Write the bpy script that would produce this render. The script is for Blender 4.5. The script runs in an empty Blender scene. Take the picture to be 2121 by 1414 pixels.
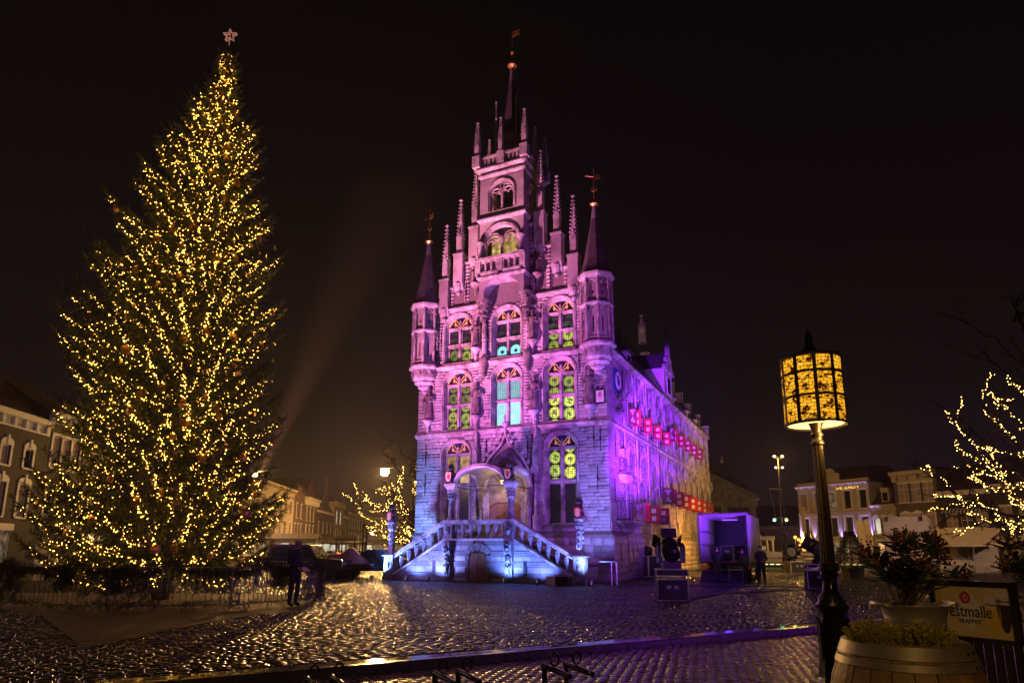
import bpy, bmesh, math, random
import numpy as np
from mathutils import Vector, Matrix, Euler

random.seed(11)
rng = np.random.default_rng(11)
R = math.radians
PI = math.pi
sc = bpy.context.scene
COL = sc.collection

# ------------------------------------------------------------------ camera
F_PX, PITCH, ROLL, CY, IMG_W, IMG_H = 1356.0, R(11.425), R(0.15), 862.0, 2121.0, 1414.0
EYE = Vector((0, 0, 1.6))
_r = Vector((1, 0, 0)); _u = Vector((0, -math.sin(PITCH), math.cos(PITCH)))
C_F = Vector((0, math.cos(PITCH), math.sin(PITCH)))
C_R = math.cos(ROLL) * _r + math.sin(ROLL) * _u
C_U = -math.sin(ROLL) * _r + math.cos(ROLL) * _u
cam_d = bpy.data.cameras.new('camera')
cam = bpy.data.objects.new('camera', cam_d)
COL.objects.link(cam)
cam.matrix_world = Matrix(((C_R.x, C_U.x, -C_F.x, EYE.x), (C_R.y, C_U.y, -C_F.y, EYE.y), (C_R.z, C_U.z, -C_F.z, EYE.z), (0, 0, 0, 1)))
cam_d.sensor_fit = 'HORIZONTAL'; cam_d.sensor_width = 36.0
cam_d.lens = 36.0 * F_PX / IMG_W
cam_d.shift_y = (CY - IMG_H / 2) / IMG_W
cam_d.clip_start = 0.1; cam_d.clip_end = 3000
sc.camera = cam

def at(px, py, Y):
    """the point at depth Y that the photograph shows at pixel px, py"""
    d = C_R * ((px - 1060.5) / F_PX) - C_U * ((py - CY) / F_PX) + C_F
    return EYE + d * (Y / d.y)

def on_ground(px, py, z=0.0):
    d = C_R * ((px - 1060.5) / F_PX) - C_U * ((py - CY) / F_PX) + C_F
    return EYE + d * ((z - EYE.z) / d.z)

# ------------------------------------------------------------------ render, world
sc.render.engine = 'CYCLES'
sc.view_settings.view_transform = 'Standard'; sc.view_settings.look = 'None'
sc.view_settings.exposure = 0.0; sc.view_settings.gamma = 1.0
sc.view_settings.use_curve_mapping = False
sc.cycles.use_denoising = True
sc.cycles.max_bounces = 5; sc.cycles.diffuse_bounces = 2; sc.cycles.glossy_bounces = 3
sc.cycles.transmission_bounces = 4; sc.cycles.volume_bounces = 0; sc.cycles.transparent_max_bounces = 6
sc.cycles.sample_clamp_indirect = 3.0; sc.cycles.sample_clamp_direct = 0.0
sc.cycles.caustics_reflective = False; sc.cycles.caustics_refractive = False
sc.cycles.use_light_tree = True

world = bpy.data.worlds.new('World'); sc.world = world; world.use_nodes = True
wn, wl = world.node_tree.nodes, world.node_tree.links
wn.clear()
w_out = wn.new('ShaderNodeOutputWorld'); w_bg = wn.new('ShaderNodeBackground')
w_sky = wn.new('ShaderNodeTexSky'); w_sky.sky_type = 'NISHITA'; w_sky.sun_disc = False
w_sky.sun_elevation = R(-6.0); w_sky.sun_rotation = R(200)
w_tc = wn.new('ShaderNodeTexCoord'); w_sep = wn.new('ShaderNodeSeparateXYZ'); w_ramp = wn.new('ShaderNodeValToRGB')
wl.new(w_tc.outputs['Generated'], w_sep.inputs[0]); wl.new(w_sep.outputs['Z'], w_ramp.inputs[0])
e = w_ramp.color_ramp.elements                     # town glow on low cloud, the same all round
e[0].position = 0.0; e[0].color = (0.0120, 0.0068, 0.0078, 1)
e[1].position = 0.75; e[1].color = (0.0014, 0.0009, 0.0013, 1)
m_ = e.new(0.22); m_.color = (0.0056, 0.0031, 0.0042, 1)
w_add = wn.new('ShaderNodeMixRGB'); w_add.blend_type = 'ADD'; w_add.inputs[0].default_value = 0.02
wl.new(w_ramp.outputs[0], w_add.inputs[1]); wl.new(w_sky.outputs[0], w_add.inputs[2])
wl.new(w_add.outputs[0], w_bg.inputs[0]); w_bg.inputs[1].default_value = 1.0
wl.new(w_bg.outputs[0], w_out.inputs[0])

# ------------------------------------------------------------------ helpers: objects
def link(o, parent=None, label=None, cat=None, group=None, kind=None):
    COL.objects.link(o)
    if parent is not None: o.parent = parent
    if label: o['label'] = label
    if cat: o['category'] = cat
    if group: o['group'] = group
    if kind: o['kind'] = kind
    return o

def thing(name, label, cat, loc=(0, 0, 0), rz=0.0, group=None):
    o = bpy.data.objects.new(name, None)
    o.location = loc; o.rotation_euler = (0, 0, rz); o.empty_display_size = .2
    return link(o, None, label, cat, group)

def part(parent, name, loc=(0, 0, 0), rz=0.0):
    o = bpy.data.objects.new(name, None); o.location = loc; o.rotation_euler = (0, 0, rz); o.empty_display_size = .1
    return link(o, parent)

def copy_tree(o, parent=None):
    c = o.copy(); COL.objects.link(c); c.parent = parent
    for ch in list(o.children): copy_tree(ch, c)
    return c

class MB:
    """collects faces for one mesh"""
    def __init__(s): s.v = []; s.f = []; s.m = []; s.mi = 0; s.M = None
    def add(s, verts, faces, mi=None):
        n = len(s.v)
        if s.M is not None: verts = [tuple(s.M @ Vector(p)) for p in verts]
        s.v += [tuple(p) for p in verts]
        s.f += [tuple(i + n for i in f) for f in faces]
        s.m += [s.mi if mi is None else mi] * len(faces)
        return s
    def box(s, x0, x1, y0, y1, z0, z1, mi=None):
        return s.add([(x0, y0, z0), (x1, y0, z0), (x1, y1, z0), (x0, y1, z0), (x0, y0, z1), (x1, y0, z1), (x1, y1, z1), (x0, y1, z1)],
                     [(0, 3, 2, 1), (4, 5, 6, 7), (0, 1, 5, 4), (1, 2, 6, 5), (2, 3, 7, 6), (3, 0, 4, 7)], mi)
    def cbox(s, c, d, mi=None):
        return s.box(c[0] - d[0] / 2, c[0] + d[0] / 2, c[1] - d[1] / 2, c[1] + d[1] / 2, c[2] - d[2] / 2, c[2] + d[2] / 2, mi)
    def bar(s, a, b, w, h=None, mi=None, up=(0, 0, 1)):
        """a straight rectangular bar from a to b"""
        a, b = Vector(a), Vector(b); h = h or w
        d = (b - a).normalized(); u = Vector(up)
        if abs(d.dot(u)) > .98: u = Vector((0, 1, 0))
        x = d.cross(u).normalized() * (w / 2); y = x.cross(d).normalized() * (h / 2)
        vs = [a - x - y, a + x - y, a + x + y, a - x + y, b - x - y, b + x - y, b + x + y, b - x + y]
        return s.add(vs, [(0, 1, 2, 3), (7, 6, 5, 4), (0, 4, 5, 1), (1, 5, 6, 2), (2, 6, 7, 3), (3, 7, 4, 0)], mi)
    def prism(s, poly, a, b, axis='y', mi=None):
        """polygon (2-D list) extruded along an axis from a to b"""
        n = len(poly)
        def P(p, t): return {'y': (p[0], t, p[1]), 'x': (t, p[0], p[1]), 'z': (p[0], p[1], t)}[axis]
        vs = [P(p, a) for p in poly] + [P(p, b) for p in poly]
        fs = [tuple(range(n)), tuple(range(2 * n - 1, n - 1, -1))] + [(i, n + i, n + (i + 1) % n, (i + 1) % n) for i in range(n)]
        return s.add(vs, fs, mi)
    def lathe(s, prof, n=16, c=(0, 0, 0), rot=0.0, mi=None, sx=1.0, sy=1.0, a0=0.0, a1=2 * PI):
        full = abs(a1 - a0 - 2 * PI) < 1e-6
        k = n if full else n + 1
        vs = []
        for r, z in prof:
            for i in range(k):
                a = a0 + (a1 - a0) * i / n + rot
                vs.append((c[0] + r * math.cos(a) * sx, c[1] + r * math.sin(a) * sy, c[2] + z))
        fs = []
        for j in range(len(prof) - 1):
            for i in range(n if full else n):
                i2 = (i + 1) % k if full else i + 1
                fs.append((j * k + i, j * k + i2, (j + 1) * k + i2, (j + 1) * k + i))
        capped = full and prof[0] != prof[-1] and not (len(prof) == 2 and abs(prof[0][1] - prof[1][1]) < .05)
        if capped and prof[0][0] > 1e-4: fs.append(tuple(range(k - 1, -1, -1)))
        if capped and prof[-1][0] > 1e-4: fs.append(tuple(range((len(prof) - 1) * k, len(prof) * k)))
        return s.add(vs, fs, mi)
    def tube(s, pts, r, n=6, mi=None, close=False):
        pts = [Vector(p) for p in pts]; m = len(pts)
        rs = r if isinstance(r, (list, tuple)) else [r] * m
        vs = []; prev = None
        for i in range(m):
            if close: d = pts[(i + 1) % m] - pts[i - 1]
            else: d = pts[min(i + 1, m - 1)] - pts[max(i - 1, 0)]
            d = d.normalized() if d.length > 1e-9 else Vector((0, 0, 1))
            if prev is None:
                u = Vector((0, 0, 1)) if abs(d.z) < .9 else Vector((1, 0, 0))
                x = d.cross(u).normalized()
            else:
                x = prev - d * prev.dot(d); x = x.normalized() if x.length > 1e-6 else d.orthogonal().normalized()
            prev = x; y = d.cross(x)
            for k in range(n):
                a = 2 * PI * k / n; vs.append(pts[i] + (x * math.cos(a) + y * math.sin(a)) * rs[i])
        fs = []
        for i in range(m if close else m - 1):
            j = (i + 1) % m
            for k in range(n): fs.append((i * n + k, i * n + (k + 1) % n, j * n + (k + 1) % n, j * n + k))
        if not close: fs += [tuple(range(n - 1, -1, -1)), tuple(range((m - 1) * n, m * n))]
        return s.add(vs, fs, mi)
    def ball(s, c, r, n=8, m=6, mi=None):
        rx, ry, rz = (r, r, r) if not isinstance(r, (tuple, list)) else r
        vs = [(c[0], c[1], c[2] - rz)]
        for j in range(1, m):
            a = -PI / 2 + PI * j / m
            for i in range(n):
                b = 2 * PI * i / n; vs.append((c[0] + rx * math.cos(a) * math.cos(b), c[1] + ry * math.cos(a) * math.sin(b), c[2] + rz * math.sin(a)))
        vs.append((c[0], c[1], c[2] + rz)); t = len(vs) - 1
        fs = [(0, 1 + (i + 1) % n, 1 + i) for i in range(n)]
        for j in range(m - 2):
            for i in range(n): fs.append((1 + j * n + i, 1 + j * n + (i + 1) % n, 1 + (j + 1) * n + (i + 1) % n, 1 + (j + 1) * n + i))
        fs += [(t, 1 + (m - 2) * n + i, 1 + (m - 2) * n + (i + 1) % n) for i in range(n)]
        return s.add(vs, fs, mi)
    def loft(s, rings, mi=None, caps=True):
        n = len(rings[0]); vs = [p for r in rings for p in r]; fs = []
        for j in range(len(rings) - 1):
            for i in range(n): fs.append((j * n + i, j * n + (i + 1) % n, (j + 1) * n + (i + 1) % n, (j + 1) * n + i))
        if caps: fs += [tuple(range(n - 1, -1, -1)), tuple(range((len(rings) - 1) * n, len(rings) * n))]
        return s.add(vs, fs, mi)
    def strip(s, A, B, mi=None):
        """quads between two point lists of equal length"""
        n = len(A); return s.add(list(A) + list(B), [(i, i + 1, n + i + 1, n + i) for i in range(n - 1)], mi)
    def mesh(s, name, mats, smooth=False, fix=True, angle=None):
        me = bpy.data.meshes.new(name)
        me.from_pydata(s.v, [], s.f)
        if not isinstance(mats, (list, tuple)): mats = [mats]
        for m in mats: me.materials.append(m)
        if len(mats) > 1: me.polygons.foreach_set('material_index', s.m)
        if fix:
            b = bmesh.new(); b.from_mesh(me); bmesh.ops.recalc_face_normals(b, faces=b.faces); b.to_mesh(me); b.free()
        if smooth:
            me.polygons.foreach_set('use_smooth', [True] * len(me.polygons))
            if angle: me.set_sharp_from_angle(angle=R(angle))
        me.update(); return me
    def build(s, name, mats, parent=None, loc=None, rot=None, smooth=False, fix=True, angle=None, **kw):
        o = bpy.data.objects.new(name, s.mesh(name, mats, smooth, fix, angle))
        if loc is not None: o.location = loc
        if rot is not None: o.rotation_euler = rot
        return link(o, parent, **kw)

def obj(name, mesh, parent=None, loc=(0, 0, 0), rot=(0, 0, 0), scale=(1, 1, 1), **kw):
    o = bpy.data.objects.new(name, mesh); o.location = loc; o.rotation_euler = rot; o.scale = scale
    return link(o, parent, **kw)

def np_mesh(name, V, Fq, mat, smooth=False):
    """a mesh from numpy arrays: vertices (n,3), faces (m,k) all with k corners"""
    me = bpy.data.meshes.new(name)
    V = np.asarray(V, np.float32).reshape(-1, 3); Fq = np.asarray(Fq, np.int32); k = Fq.shape[1]
    me.vertices.add(len(V)); me.vertices.foreach_set('co', V.ravel())
    me.loops.add(Fq.size); me.loops.foreach_set('vertex_index', Fq.ravel())
    me.polygons.add(len(Fq)); me.polygons.foreach_set('loop_start', np.arange(0, Fq.size, k, dtype=np.int32))
    me.polygons.foreach_set('loop_total', np.full(len(Fq), k, np.int32))
    if smooth: me.polygons.foreach_set('use_smooth', np.ones(len(Fq), bool))
    me.materials.append(mat); me.update(calc_edges=True); me.validate(); return me

def stamp(V, Fq, M):
    """copies of a small mesh (V n×3, faces m×k) under transforms M (c×4×4): one vertex and one face array"""
    V = np.asarray(V, float); Fq = np.asarray(Fq, int)
    W = np.einsum('cij,nj->cni', M[:, :3, :3], V) + M[:, None, :3, 3]
    FF = Fq[None] + (np.arange(len(M)) * len(V))[:, None, None]
    return W.reshape(-1, 3), FF.reshape(-1, Fq.shape[1])

def frames(P, D, roll=None, scale=None, up=(0, 0, 1)):
    """4×4 matrices at points P with local z along D"""
    P = np.asarray(P, float); D = np.asarray(D, float); D = D / np.linalg.norm(D, axis=1, keepdims=True)
    u = np.tile(np.asarray(up, float), (len(P), 1)); bad = np.abs((u * D).sum(1)) > .97; u[bad] = (1, 0, 0)
    X = np.cross(u, D); X /= np.linalg.norm(X, axis=1, keepdims=True); Yv = np.cross(D, X)
    if roll is not None:
        c, s_ = np.cos(roll)[:, None], np.sin(roll)[:, None]; X, Yv = X * c + Yv * s_, -X * s_ + Yv * c
    if scale is None: scale = np.ones(len(P))
    sc_ = np.asarray(scale, float)[:, None]
    M = np.zeros((len(P), 4, 4)); M[:, :3, 0] = X * sc_; M[:, :3, 1] = Yv * sc_; M[:, :3, 2] = D * sc_; M[:, :3, 3] = P; M[:, 3, 3] = 1
    return M

_txt_cache = {}
def text_polys(s, size=1.0, extrude=0.0):
    """vertices and faces of a line of lettering, centred, in the xz plane facing -y"""
    cu = bpy.data.curves.new('lettering', 'FONT'); cu.body = s; cu.size = size; cu.extrude = extrude
    cu.align_x = 'CENTER'; cu.align_y = 'CENTER'; cu.resolution_u = 2
    o = bpy.data.objects.new('lettering', cu); COL.objects.link(o)
    dg = bpy.context.evaluated_depsgraph_get(); me = bpy.data.meshes.new_from_object(o.evaluated_get(dg))
    vs = [(v.co.x, -v.co.z, v.co.y) for v in me.vertices]; fs = [tuple(p.vertices) for p in me.polygons]
    bpy.data.objects.remove(o); bpy.data.curves.remove(cu); bpy.data.meshes.remove(me)
    return vs, fs

# ------------------------------------------------------------------ helpers: materials
def mat(name, col, rough=.6, metal=0., noise=0., nscale=3., island=0., bump=0., bscale=20., emit=None, estr=0., spec=.5, rvar=0., coat=0., sheen=0., trans=0., stain=None, stain_amt=0., stain_scale=.6, coords='Object', both=None):
    m = bpy.data.materials.new(name); m.use_nodes = True
    N, L = m.node_tree.nodes, m.node_tree.links; b = N['Principled BSDF']
    b.inputs['Base Color'].default_value = (*col, 1); b.inputs['Roughness'].default_value = rough
    b.inputs['Metallic'].default_value = metal; b.inputs['Specular IOR Level'].default_value = spec
    if coat: b.inputs['Coat Weight'].default_value = coat
    if trans: b.inputs['Transmission Weight'].default_value = trans
    tc = N.new('ShaderNodeTexCoord'); src = tc.outputs[coords]
    c = None
    if noise:
        n = N.new('ShaderNodeTexNoise'); n.inputs['Scale'].default_value = nscale; n.inputs['Detail'].default_value = 6; n.inputs['Roughness'].default_value = .65
        L.new(src, n.inputs['Vector'])
        mr = N.new('ShaderNodeMapRange'); mr.inputs[1].default_value = .25; mr.inputs[2].default_value = .75
        mr.inputs[3].default_value = 1 - noise; mr.inputs[4].default_value = 1 + noise
        L.new(n.outputs[0], mr.inputs[0])
        x = N.new('ShaderNodeMixRGB'); x.blend_type = 'MULTIPLY'; x.inputs[0].default_value = 1; x.inputs[1].default_value = (*col, 1)
        L.new(mr.outputs[0], x.inputs[2]); c = x.outputs[0]
        if rvar:
            rr = N.new('ShaderNodeMapRange'); rr.inputs[1].default_value = .3; rr.inputs[2].default_value = .7
            rr.inputs[3].default_value = max(.03, rough - rvar); rr.inputs[4].default_value = min(1, rough + rvar)
            L.new(n.outputs[0], rr.inputs[0]); L.new(rr.outputs[0], b.inputs['Roughness'])
    if both is not None and c is None:
        x = N.new('ShaderNodeMixRGB'); x.inputs[0].default_value = 0; x.inputs[1].default_value = (*col, 1); c = x.outputs[0]
    if both is not None:                     # a second tone picked piece by piece
        g = N.new('ShaderNodeNewGeometry'); x = N.new('ShaderNodeMixRGB'); x.inputs[2].default_value = (*both, 1)
        pw = N.new('ShaderNodeMath'); pw.operation = 'POWER'; pw.inputs[1].default_value = 2.2
        L.new(g.outputs['Random Per Island'], pw.inputs[0]); L.new(pw.outputs[0], x.inputs[0]); L.new(c, x.inputs[1]); c = x.outputs[0]
    if island:
        g = N.new('ShaderNodeNewGeometry'); oi = N.new('ShaderNodeObjectInfo')
        ad = N.new('ShaderNodeMath'); ad.operation = 'ADD'; L.new(g.outputs['Random Per Island'], ad.inputs[0]); L.new(oi.outputs['Random'], ad.inputs[1])
        fr = N.new('ShaderNodeMath'); fr.operation = 'FRACT'; L.new(ad.outputs[0], fr.inputs[0])
        mr = N.new('ShaderNodeMapRange'); mr.inputs[3].default_value = 1 - island; mr.inputs[4].default_value = 1 + island; L.new(fr.outputs[0], mr.inputs[0])
        x = N.new('ShaderNodeMixRGB'); x.blend_type = 'MULTIPLY'; x.inputs[0].default_value = 1
        if c is None: x.inputs[1].default_value = (*col, 1)
        else: L.new(c, x.inputs[1])
        L.new(mr.outputs[0], x.inputs[2]); c = x.outputs[0]
    if stain is not None:
        n2 = N.new('ShaderNodeTexNoise'); n2.inputs['Scale'].default_value = stain_scale; n2.inputs['Detail'].default_value = 8; n2.inputs['Roughness'].default_value = .7
        L.new(src, n2.inputs['Vector'])
        mr = N.new('ShaderNodeMapRange'); mr.inputs[1].default_value = .42; mr.inputs[2].default_value = .64; mr.inputs[4].default_value = stain_amt; L.new(n2.outputs[0], mr.inputs[0])
        x = N.new('ShaderNodeMixRGB'); x.inputs[2].default_value = (*stain, 1); L.new(mr.outputs[0], x.inputs[0])
        if c is None: x.inputs[1].default_value = (*col, 1)
        else: L.new(c, x.inputs[1])
        c = x.outputs[0]
    if c is not None: L.new(c, b.inputs['Base Color'])
    if bump:
        n = N.new('ShaderNodeTexNoise'); n.inputs['Scale'].default_value = bscale; n.inputs['Detail'].default_value = 4; L.new(src, n.inputs['Vector'])
        bp = N.new('ShaderNodeBump'); bp.inputs['Strength'].default_value = bump; bp.inputs['Distance'].default_value = .02
        L.new(n.outputs[0], bp.inputs['Height']); L.new(bp.outputs[0], b.inputs['Normal'])
    if emit is not None:
        b.inputs['Emission Color'].default_value = (*emit, 1); b.inputs['Emission Strength'].default_value = estr
    return m

def brick_mat(name, c1, c2, mortar, scale=(1, 1), bw=.22, bh=.065, rough=.75, bump=.5, axis='xz', msize=.012, noise=.25, rvar=0.):
    m = bpy.data.materials.new(name); m.use_nodes = True
    N, L = m.node_tree.nodes, m.node_tree.links; b = N['Principled BSDF']; b.inputs['Roughness'].default_value = rough
    tc = N.new('ShaderNodeTexCoord'); sp = N.new('ShaderNodeSeparateXYZ'); cb = N.new('ShaderNodeCombineXYZ')
    L.new(tc.outputs['Object'], sp.inputs[0])
    ad = N.new('ShaderNodeMath'); ad.operation = 'ADD'
    if axis == 'xz': L.new(sp.outputs[0], ad.inputs[0]); L.new(sp.outputs[1], ad.inputs[1]); L.new(ad.outputs[0], cb.inputs[0]); L.new(sp.outputs[2], cb.inputs[1])
    else: L.new(sp.outputs[0], cb.inputs[0]); L.new(sp.outputs[1], cb.inputs[1])
    t = N.new('ShaderNodeTexBrick'); t.inputs['Scale'].default_value = 1; t.inputs['Brick Width'].default_value = bw; t.inputs['Row Height'].default_value = bh
    t.inputs['Mortar Size'].default_value = msize; t.inputs['Color1'].default_value = (*c1, 1); t.inputs['Color2'].default_value = (*c2, 1); t.inputs['Mortar'].default_value = (*mortar, 1)
    L.new(cb.outputs[0], t.inputs['Vector'])
    n = N.new('ShaderNodeTexNoise'); n.inputs['Scale'].default_value = 1.3; n.inputs['Detail'].default_value = 7; L.new(tc.outputs['Object'], n.inputs['Vector'])
    mr = N.new('ShaderNodeMapRange'); mr.inputs[1].default_value = .3; mr.inputs[2].default_value = .7; mr.inputs[3].default_value = 1 - noise; mr.inputs[4].default_value = 1 + noise; L.new(n.outputs[0], mr.inputs[0])
    x = N.new('ShaderNodeMixRGB'); x.blend_type = 'MULTIPLY'; x.inputs[0].default_value = 1; L.new(t.outputs[0], x.inputs[1]); L.new(mr.outputs[0], x.inputs[2])
    L.new(x.outputs[0], b.inputs['Base Color'])
    if rvar:
        rr = N.new('ShaderNodeMapRange'); rr.inputs[1].default_value = .35; rr.inputs[2].default_value = .65; rr.inputs[3].default_value = max(.05, rough - rvar); rr.inputs[4].default_value = rough + rvar
        L.new(n.outputs[0], rr.inputs[0]); L.new(rr.outputs[0], b.inputs['Roughness'])
    bp = N.new('ShaderNodeBump'); bp.inputs['Strength'].default_value = bump; bp.inputs['Distance'].default_value = .01; bp.invert = True
    L.new(t.outputs['Fac'], bp.inputs['Height']); L.new(bp.outputs[0], b.inputs['Normal'])
    return m

def glow(name, col, strength):
    m = bpy.data.materials.new(name); m.use_nodes = True
    N, L = m.node_tree.nodes, m.node_tree.links; N.clear()
    o = N.new('ShaderNodeOutputMaterial'); e = N.new('ShaderNodeEmission'); e.inputs[0].default_value = (*col, 1); e.inputs[1].default_value = strength
    L.new(e.outputs[0], o.inputs[0]); return m

def lamp(name, kind, loc, energy, col, parent=None, size=.1, target=None, spot=40, blend=.5, radius=None):
    d = bpy.data.lights.new(name, kind); d.energy = energy; d.color = col
    if kind in ('POINT', 'SPOT'): d.shadow_soft_size = size
    if kind == 'SPOT': d.spot_size = R(spot); d.spot_blend = blend
    o = bpy.data.objects.new(name, d); o.location = loc
    if target is not None:
        o.rotation_euler = (Vector(target) - Vector(loc)).to_track_quat('-Z', 'Y').to_euler()
    COL.objects.link(o)
    if parent is not None:
        o.parent = parent; o.matrix_parent_inverse = parent.matrix_world.inverted()
    return o

def smoothstep(a, b, x):
    t = min(1, max(0, (x - a) / (b - a))); return t * t * (3 - 2 * t)
# ------------------------------------------------------------------ materials shared by many things
M = {}
M['stone'] = mat('sandstone', (.47, .44, .41), .8, noise=.25, nscale=2.2, island=.2, bump=.35, bscale=14, stain=(.085, .07, .065), stain_amt=.85, stain_scale=.55)
M['trim'] = mat('carved_stone', (.53, .50, .46), .75, noise=.25, nscale=3.5, bump=.4, bscale=18, stain=(.08, .068, .06), stain_amt=.88, stain_scale=1.3)
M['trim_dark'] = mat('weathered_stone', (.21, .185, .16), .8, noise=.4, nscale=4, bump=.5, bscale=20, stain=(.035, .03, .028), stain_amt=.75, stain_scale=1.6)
M['mortar'] = mat('mortar', (.20, .175, .155), .9, noise=.2, nscale=5)
M['stair_stone'] = mat('stair_stone', (.27, .26, .25), .62, noise=.45, nscale=5, bump=.6, bscale=22, stain=(.03, .028, .03), stain_amt=.85, stain_scale=2.6)
M['slate'] = brick_mat('slate', (.13, .11, .12), (.09, .08, .085), (.035, .03, .032), bw=.25, bh=.16, rough=.5, bump=.6, msize=.012)
M['lead'] = mat('lead', (.30, .29, .29), .45, .3, noise=.2, nscale=6)
M['gold'] = mat('gilding', (.85, .55, .14), .3, .85, noise=.1, nscale=9)
M['iron'] = mat('iron', (.035, .033, .032), .45, .6, noise=.2, nscale=12)
M['black'] = mat('black_paint', (.012, .012, .013), .35, 0, noise=.15, nscale=8)
M['black_gloss'] = mat('black_gloss', (.012, .012, .012), .12, 0, noise=.2, nscale=10, rvar=.06, bump=.15, bscale=60, spec=.6)
M['rubber'] = mat('rubber', (.018, .018, .018), .8)
M['chrome'] = mat('steel', (.55, .55, .56), .3, .9, noise=.1, nscale=9)
M['galv'] = mat('galvanised', (.42, .42, .41), .42, .75, noise=.2, nscale=7)
M['oak'] = mat('oak', (.20, .095, .035), .5, noise=.35, nscale=5, bump=.2, bscale=25)
M['glass_dark'] = mat('dark_glass', (.012, .013, .017), .08, spec=.7)
M['white'] = mat('white_paint', (.70, .67, .60), .55, noise=.12, nscale=3)
M['red'] = mat('red_paint', (.42, .022, .014), .5, noise=.12, nscale=5)
M['white_sq'] = mat('white_square', (.80, .77, .72), .6)
M['blue_paint'] = mat('blue_paint', (.04, .06, .28), .5)
M['cobble'] = mat('wet_cobble', (.034, .030, .028), .22, noise=.3, nscale=6, island=.4, rvar=.07, bump=.08, bscale=30, spec=.6)
M['paver'] = mat('wet_paving_brick', (.080, .046, .040), .30, noise=.25, nscale=9, island=.3, rvar=.14, bump=.25, bscale=50, spec=.5)
M['joint'] = mat('joint_sand', (.022, .018, .015), .6, noise=.3, nscale=20)
M['kerb'] = mat('wet_kerb', (.055, .050, .048), .2, noise=.3, nscale=4, rvar=.12, bump=.2, bscale=30)
M['ground'] = brick_mat('wet_setts', (.040, .034, .030), (.030, .026, .023), (.014, .012, .011), bw=.27, bh=.18, rough=.26, bump=.9, axis='xy', msize=.02, rvar=.08)
M['band'] = brick_mat('clay_paving', (.10, .06, .034), (.075, .046, .028), (.045, .03, .02), bw=.21, bh=.10, rough=.66, bump=.6, axis='xy', msize=.008, rvar=.10)
M['gutter'] = mat('wet_gutter', (.035, .032, .03), .08, noise=.3, nscale=2.5, rvar=.06, bump=.06, bscale=9)

# ------------------------------------------------------------------ ground
KA = Vector((-4.43, 8.39)); KD = Vector((10.89, 6.11)).normalized(); KN = Vector((-KD.y, KD.x))
def kp(a, b, z=0.0):
    p = KA + KD * a + KN * b; return Vector((p.x, p.y, z))
K_ANG = math.atan2(KD.y, KD.x)

g = MB()
g.add([tuple(kp(-1500, .0, -.03)), tuple(kp(1500, .0, -.03)), tuple(kp(1500, 2500, -.03)), tuple(kp(-1500, 2500, -.03))], [(0, 1, 2, 3)])
square = g.build('square', M['ground'], kind='structure', label='wet cobbled market square in front of the town hall')

def in_poly(x, y, poly):
    ins = np.zeros(len(x), bool); n = len(poly)
    for i in range(n):
        x0, y0 = poly[i]; x1, y1 = poly[(i + 1) % n]
        c = ((y0 > y) != (y1 > y)) & (x < (x1 - x0) * (y - y0) / (y1 - y0 + 1e-12) + x0); ins ^= c
    return ins
def gpoly(pts): return [tuple(on_ground(*p)[:2]) for p in pts]
FLATS = [gpoly([(86, 1272), (172, 1340), (262, 1322), (420, 1290), (520, 1273), (640, 1263), (650, 1238), (540, 1228), (0, 1226), (0, 1262)])]
for i, p in enumerate(FLATS):
    f = MB(); f.add([(x, y, -.004 + .0015 * i) for x, y in p], [tuple(range(len(p)))])
    f.build('clay_paving_band', M['band'], square)
HALL_K = Vector((4.972, 33.327, 0)); PHI = R(25.45)
HU = Vector((math.cos(PHI), -math.sin(PHI), 0)); HV = Vector((math.sin(PHI), math.cos(PHI), 0))
def hall_pt(u, v): p = HALL_K + HU * u + HV * v; return (p.x, p.y)
HALLFOOT = [hall_pt(-11.3, -2.9), hall_pt(-.4, -2.9), hall_pt(.0, 33), hall_pt(-11.6, 33)]

CL, CW, GAP = .25, .155, .015
nb = int(62 / CW); rows = []
for j in range(nb):
    b = .42 + (j + .5) * CW
    na = int(120 / CL)
    a = -60 + (np.arange(na) + (.5 if j % 2 else 0) + rng.uniform(-.07, .07, na)) * CL + 9 + rng.uniform(-.1, .1)
    rows.append(np.stack([a, np.full(na, b) + .09 * np.sin(a * .55 + j * .05) + .05 * np.sin(a * 1.7 + j * .31) + rng.normal(0, .009, na)], 1))
ab = np.concatenate(rows)
px_ = KA.x + KD.x * ab[:, 0] + KN.x * ab[:, 1]; py_ = KA.y + KD.y * ab[:, 0] + KN.y * ab[:, 1]
ratio = px_ / np.maximum(py_, .1)
keep = (py_ > 5) & (py_ < 47) & (np.abs(ratio) < .86)
for p in FLATS + [HALLFOOT]: keep &= ~in_poly(px_, py_, p)
keep &= ~((px_ > 5) & (py_ > 40) & (ratio < .33))          # behind the hall
keep &= ~((py_ > 34) & (ratio < -.5))                      # behind the fir
cx, cy = px_[keep], py_[keep]
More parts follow.
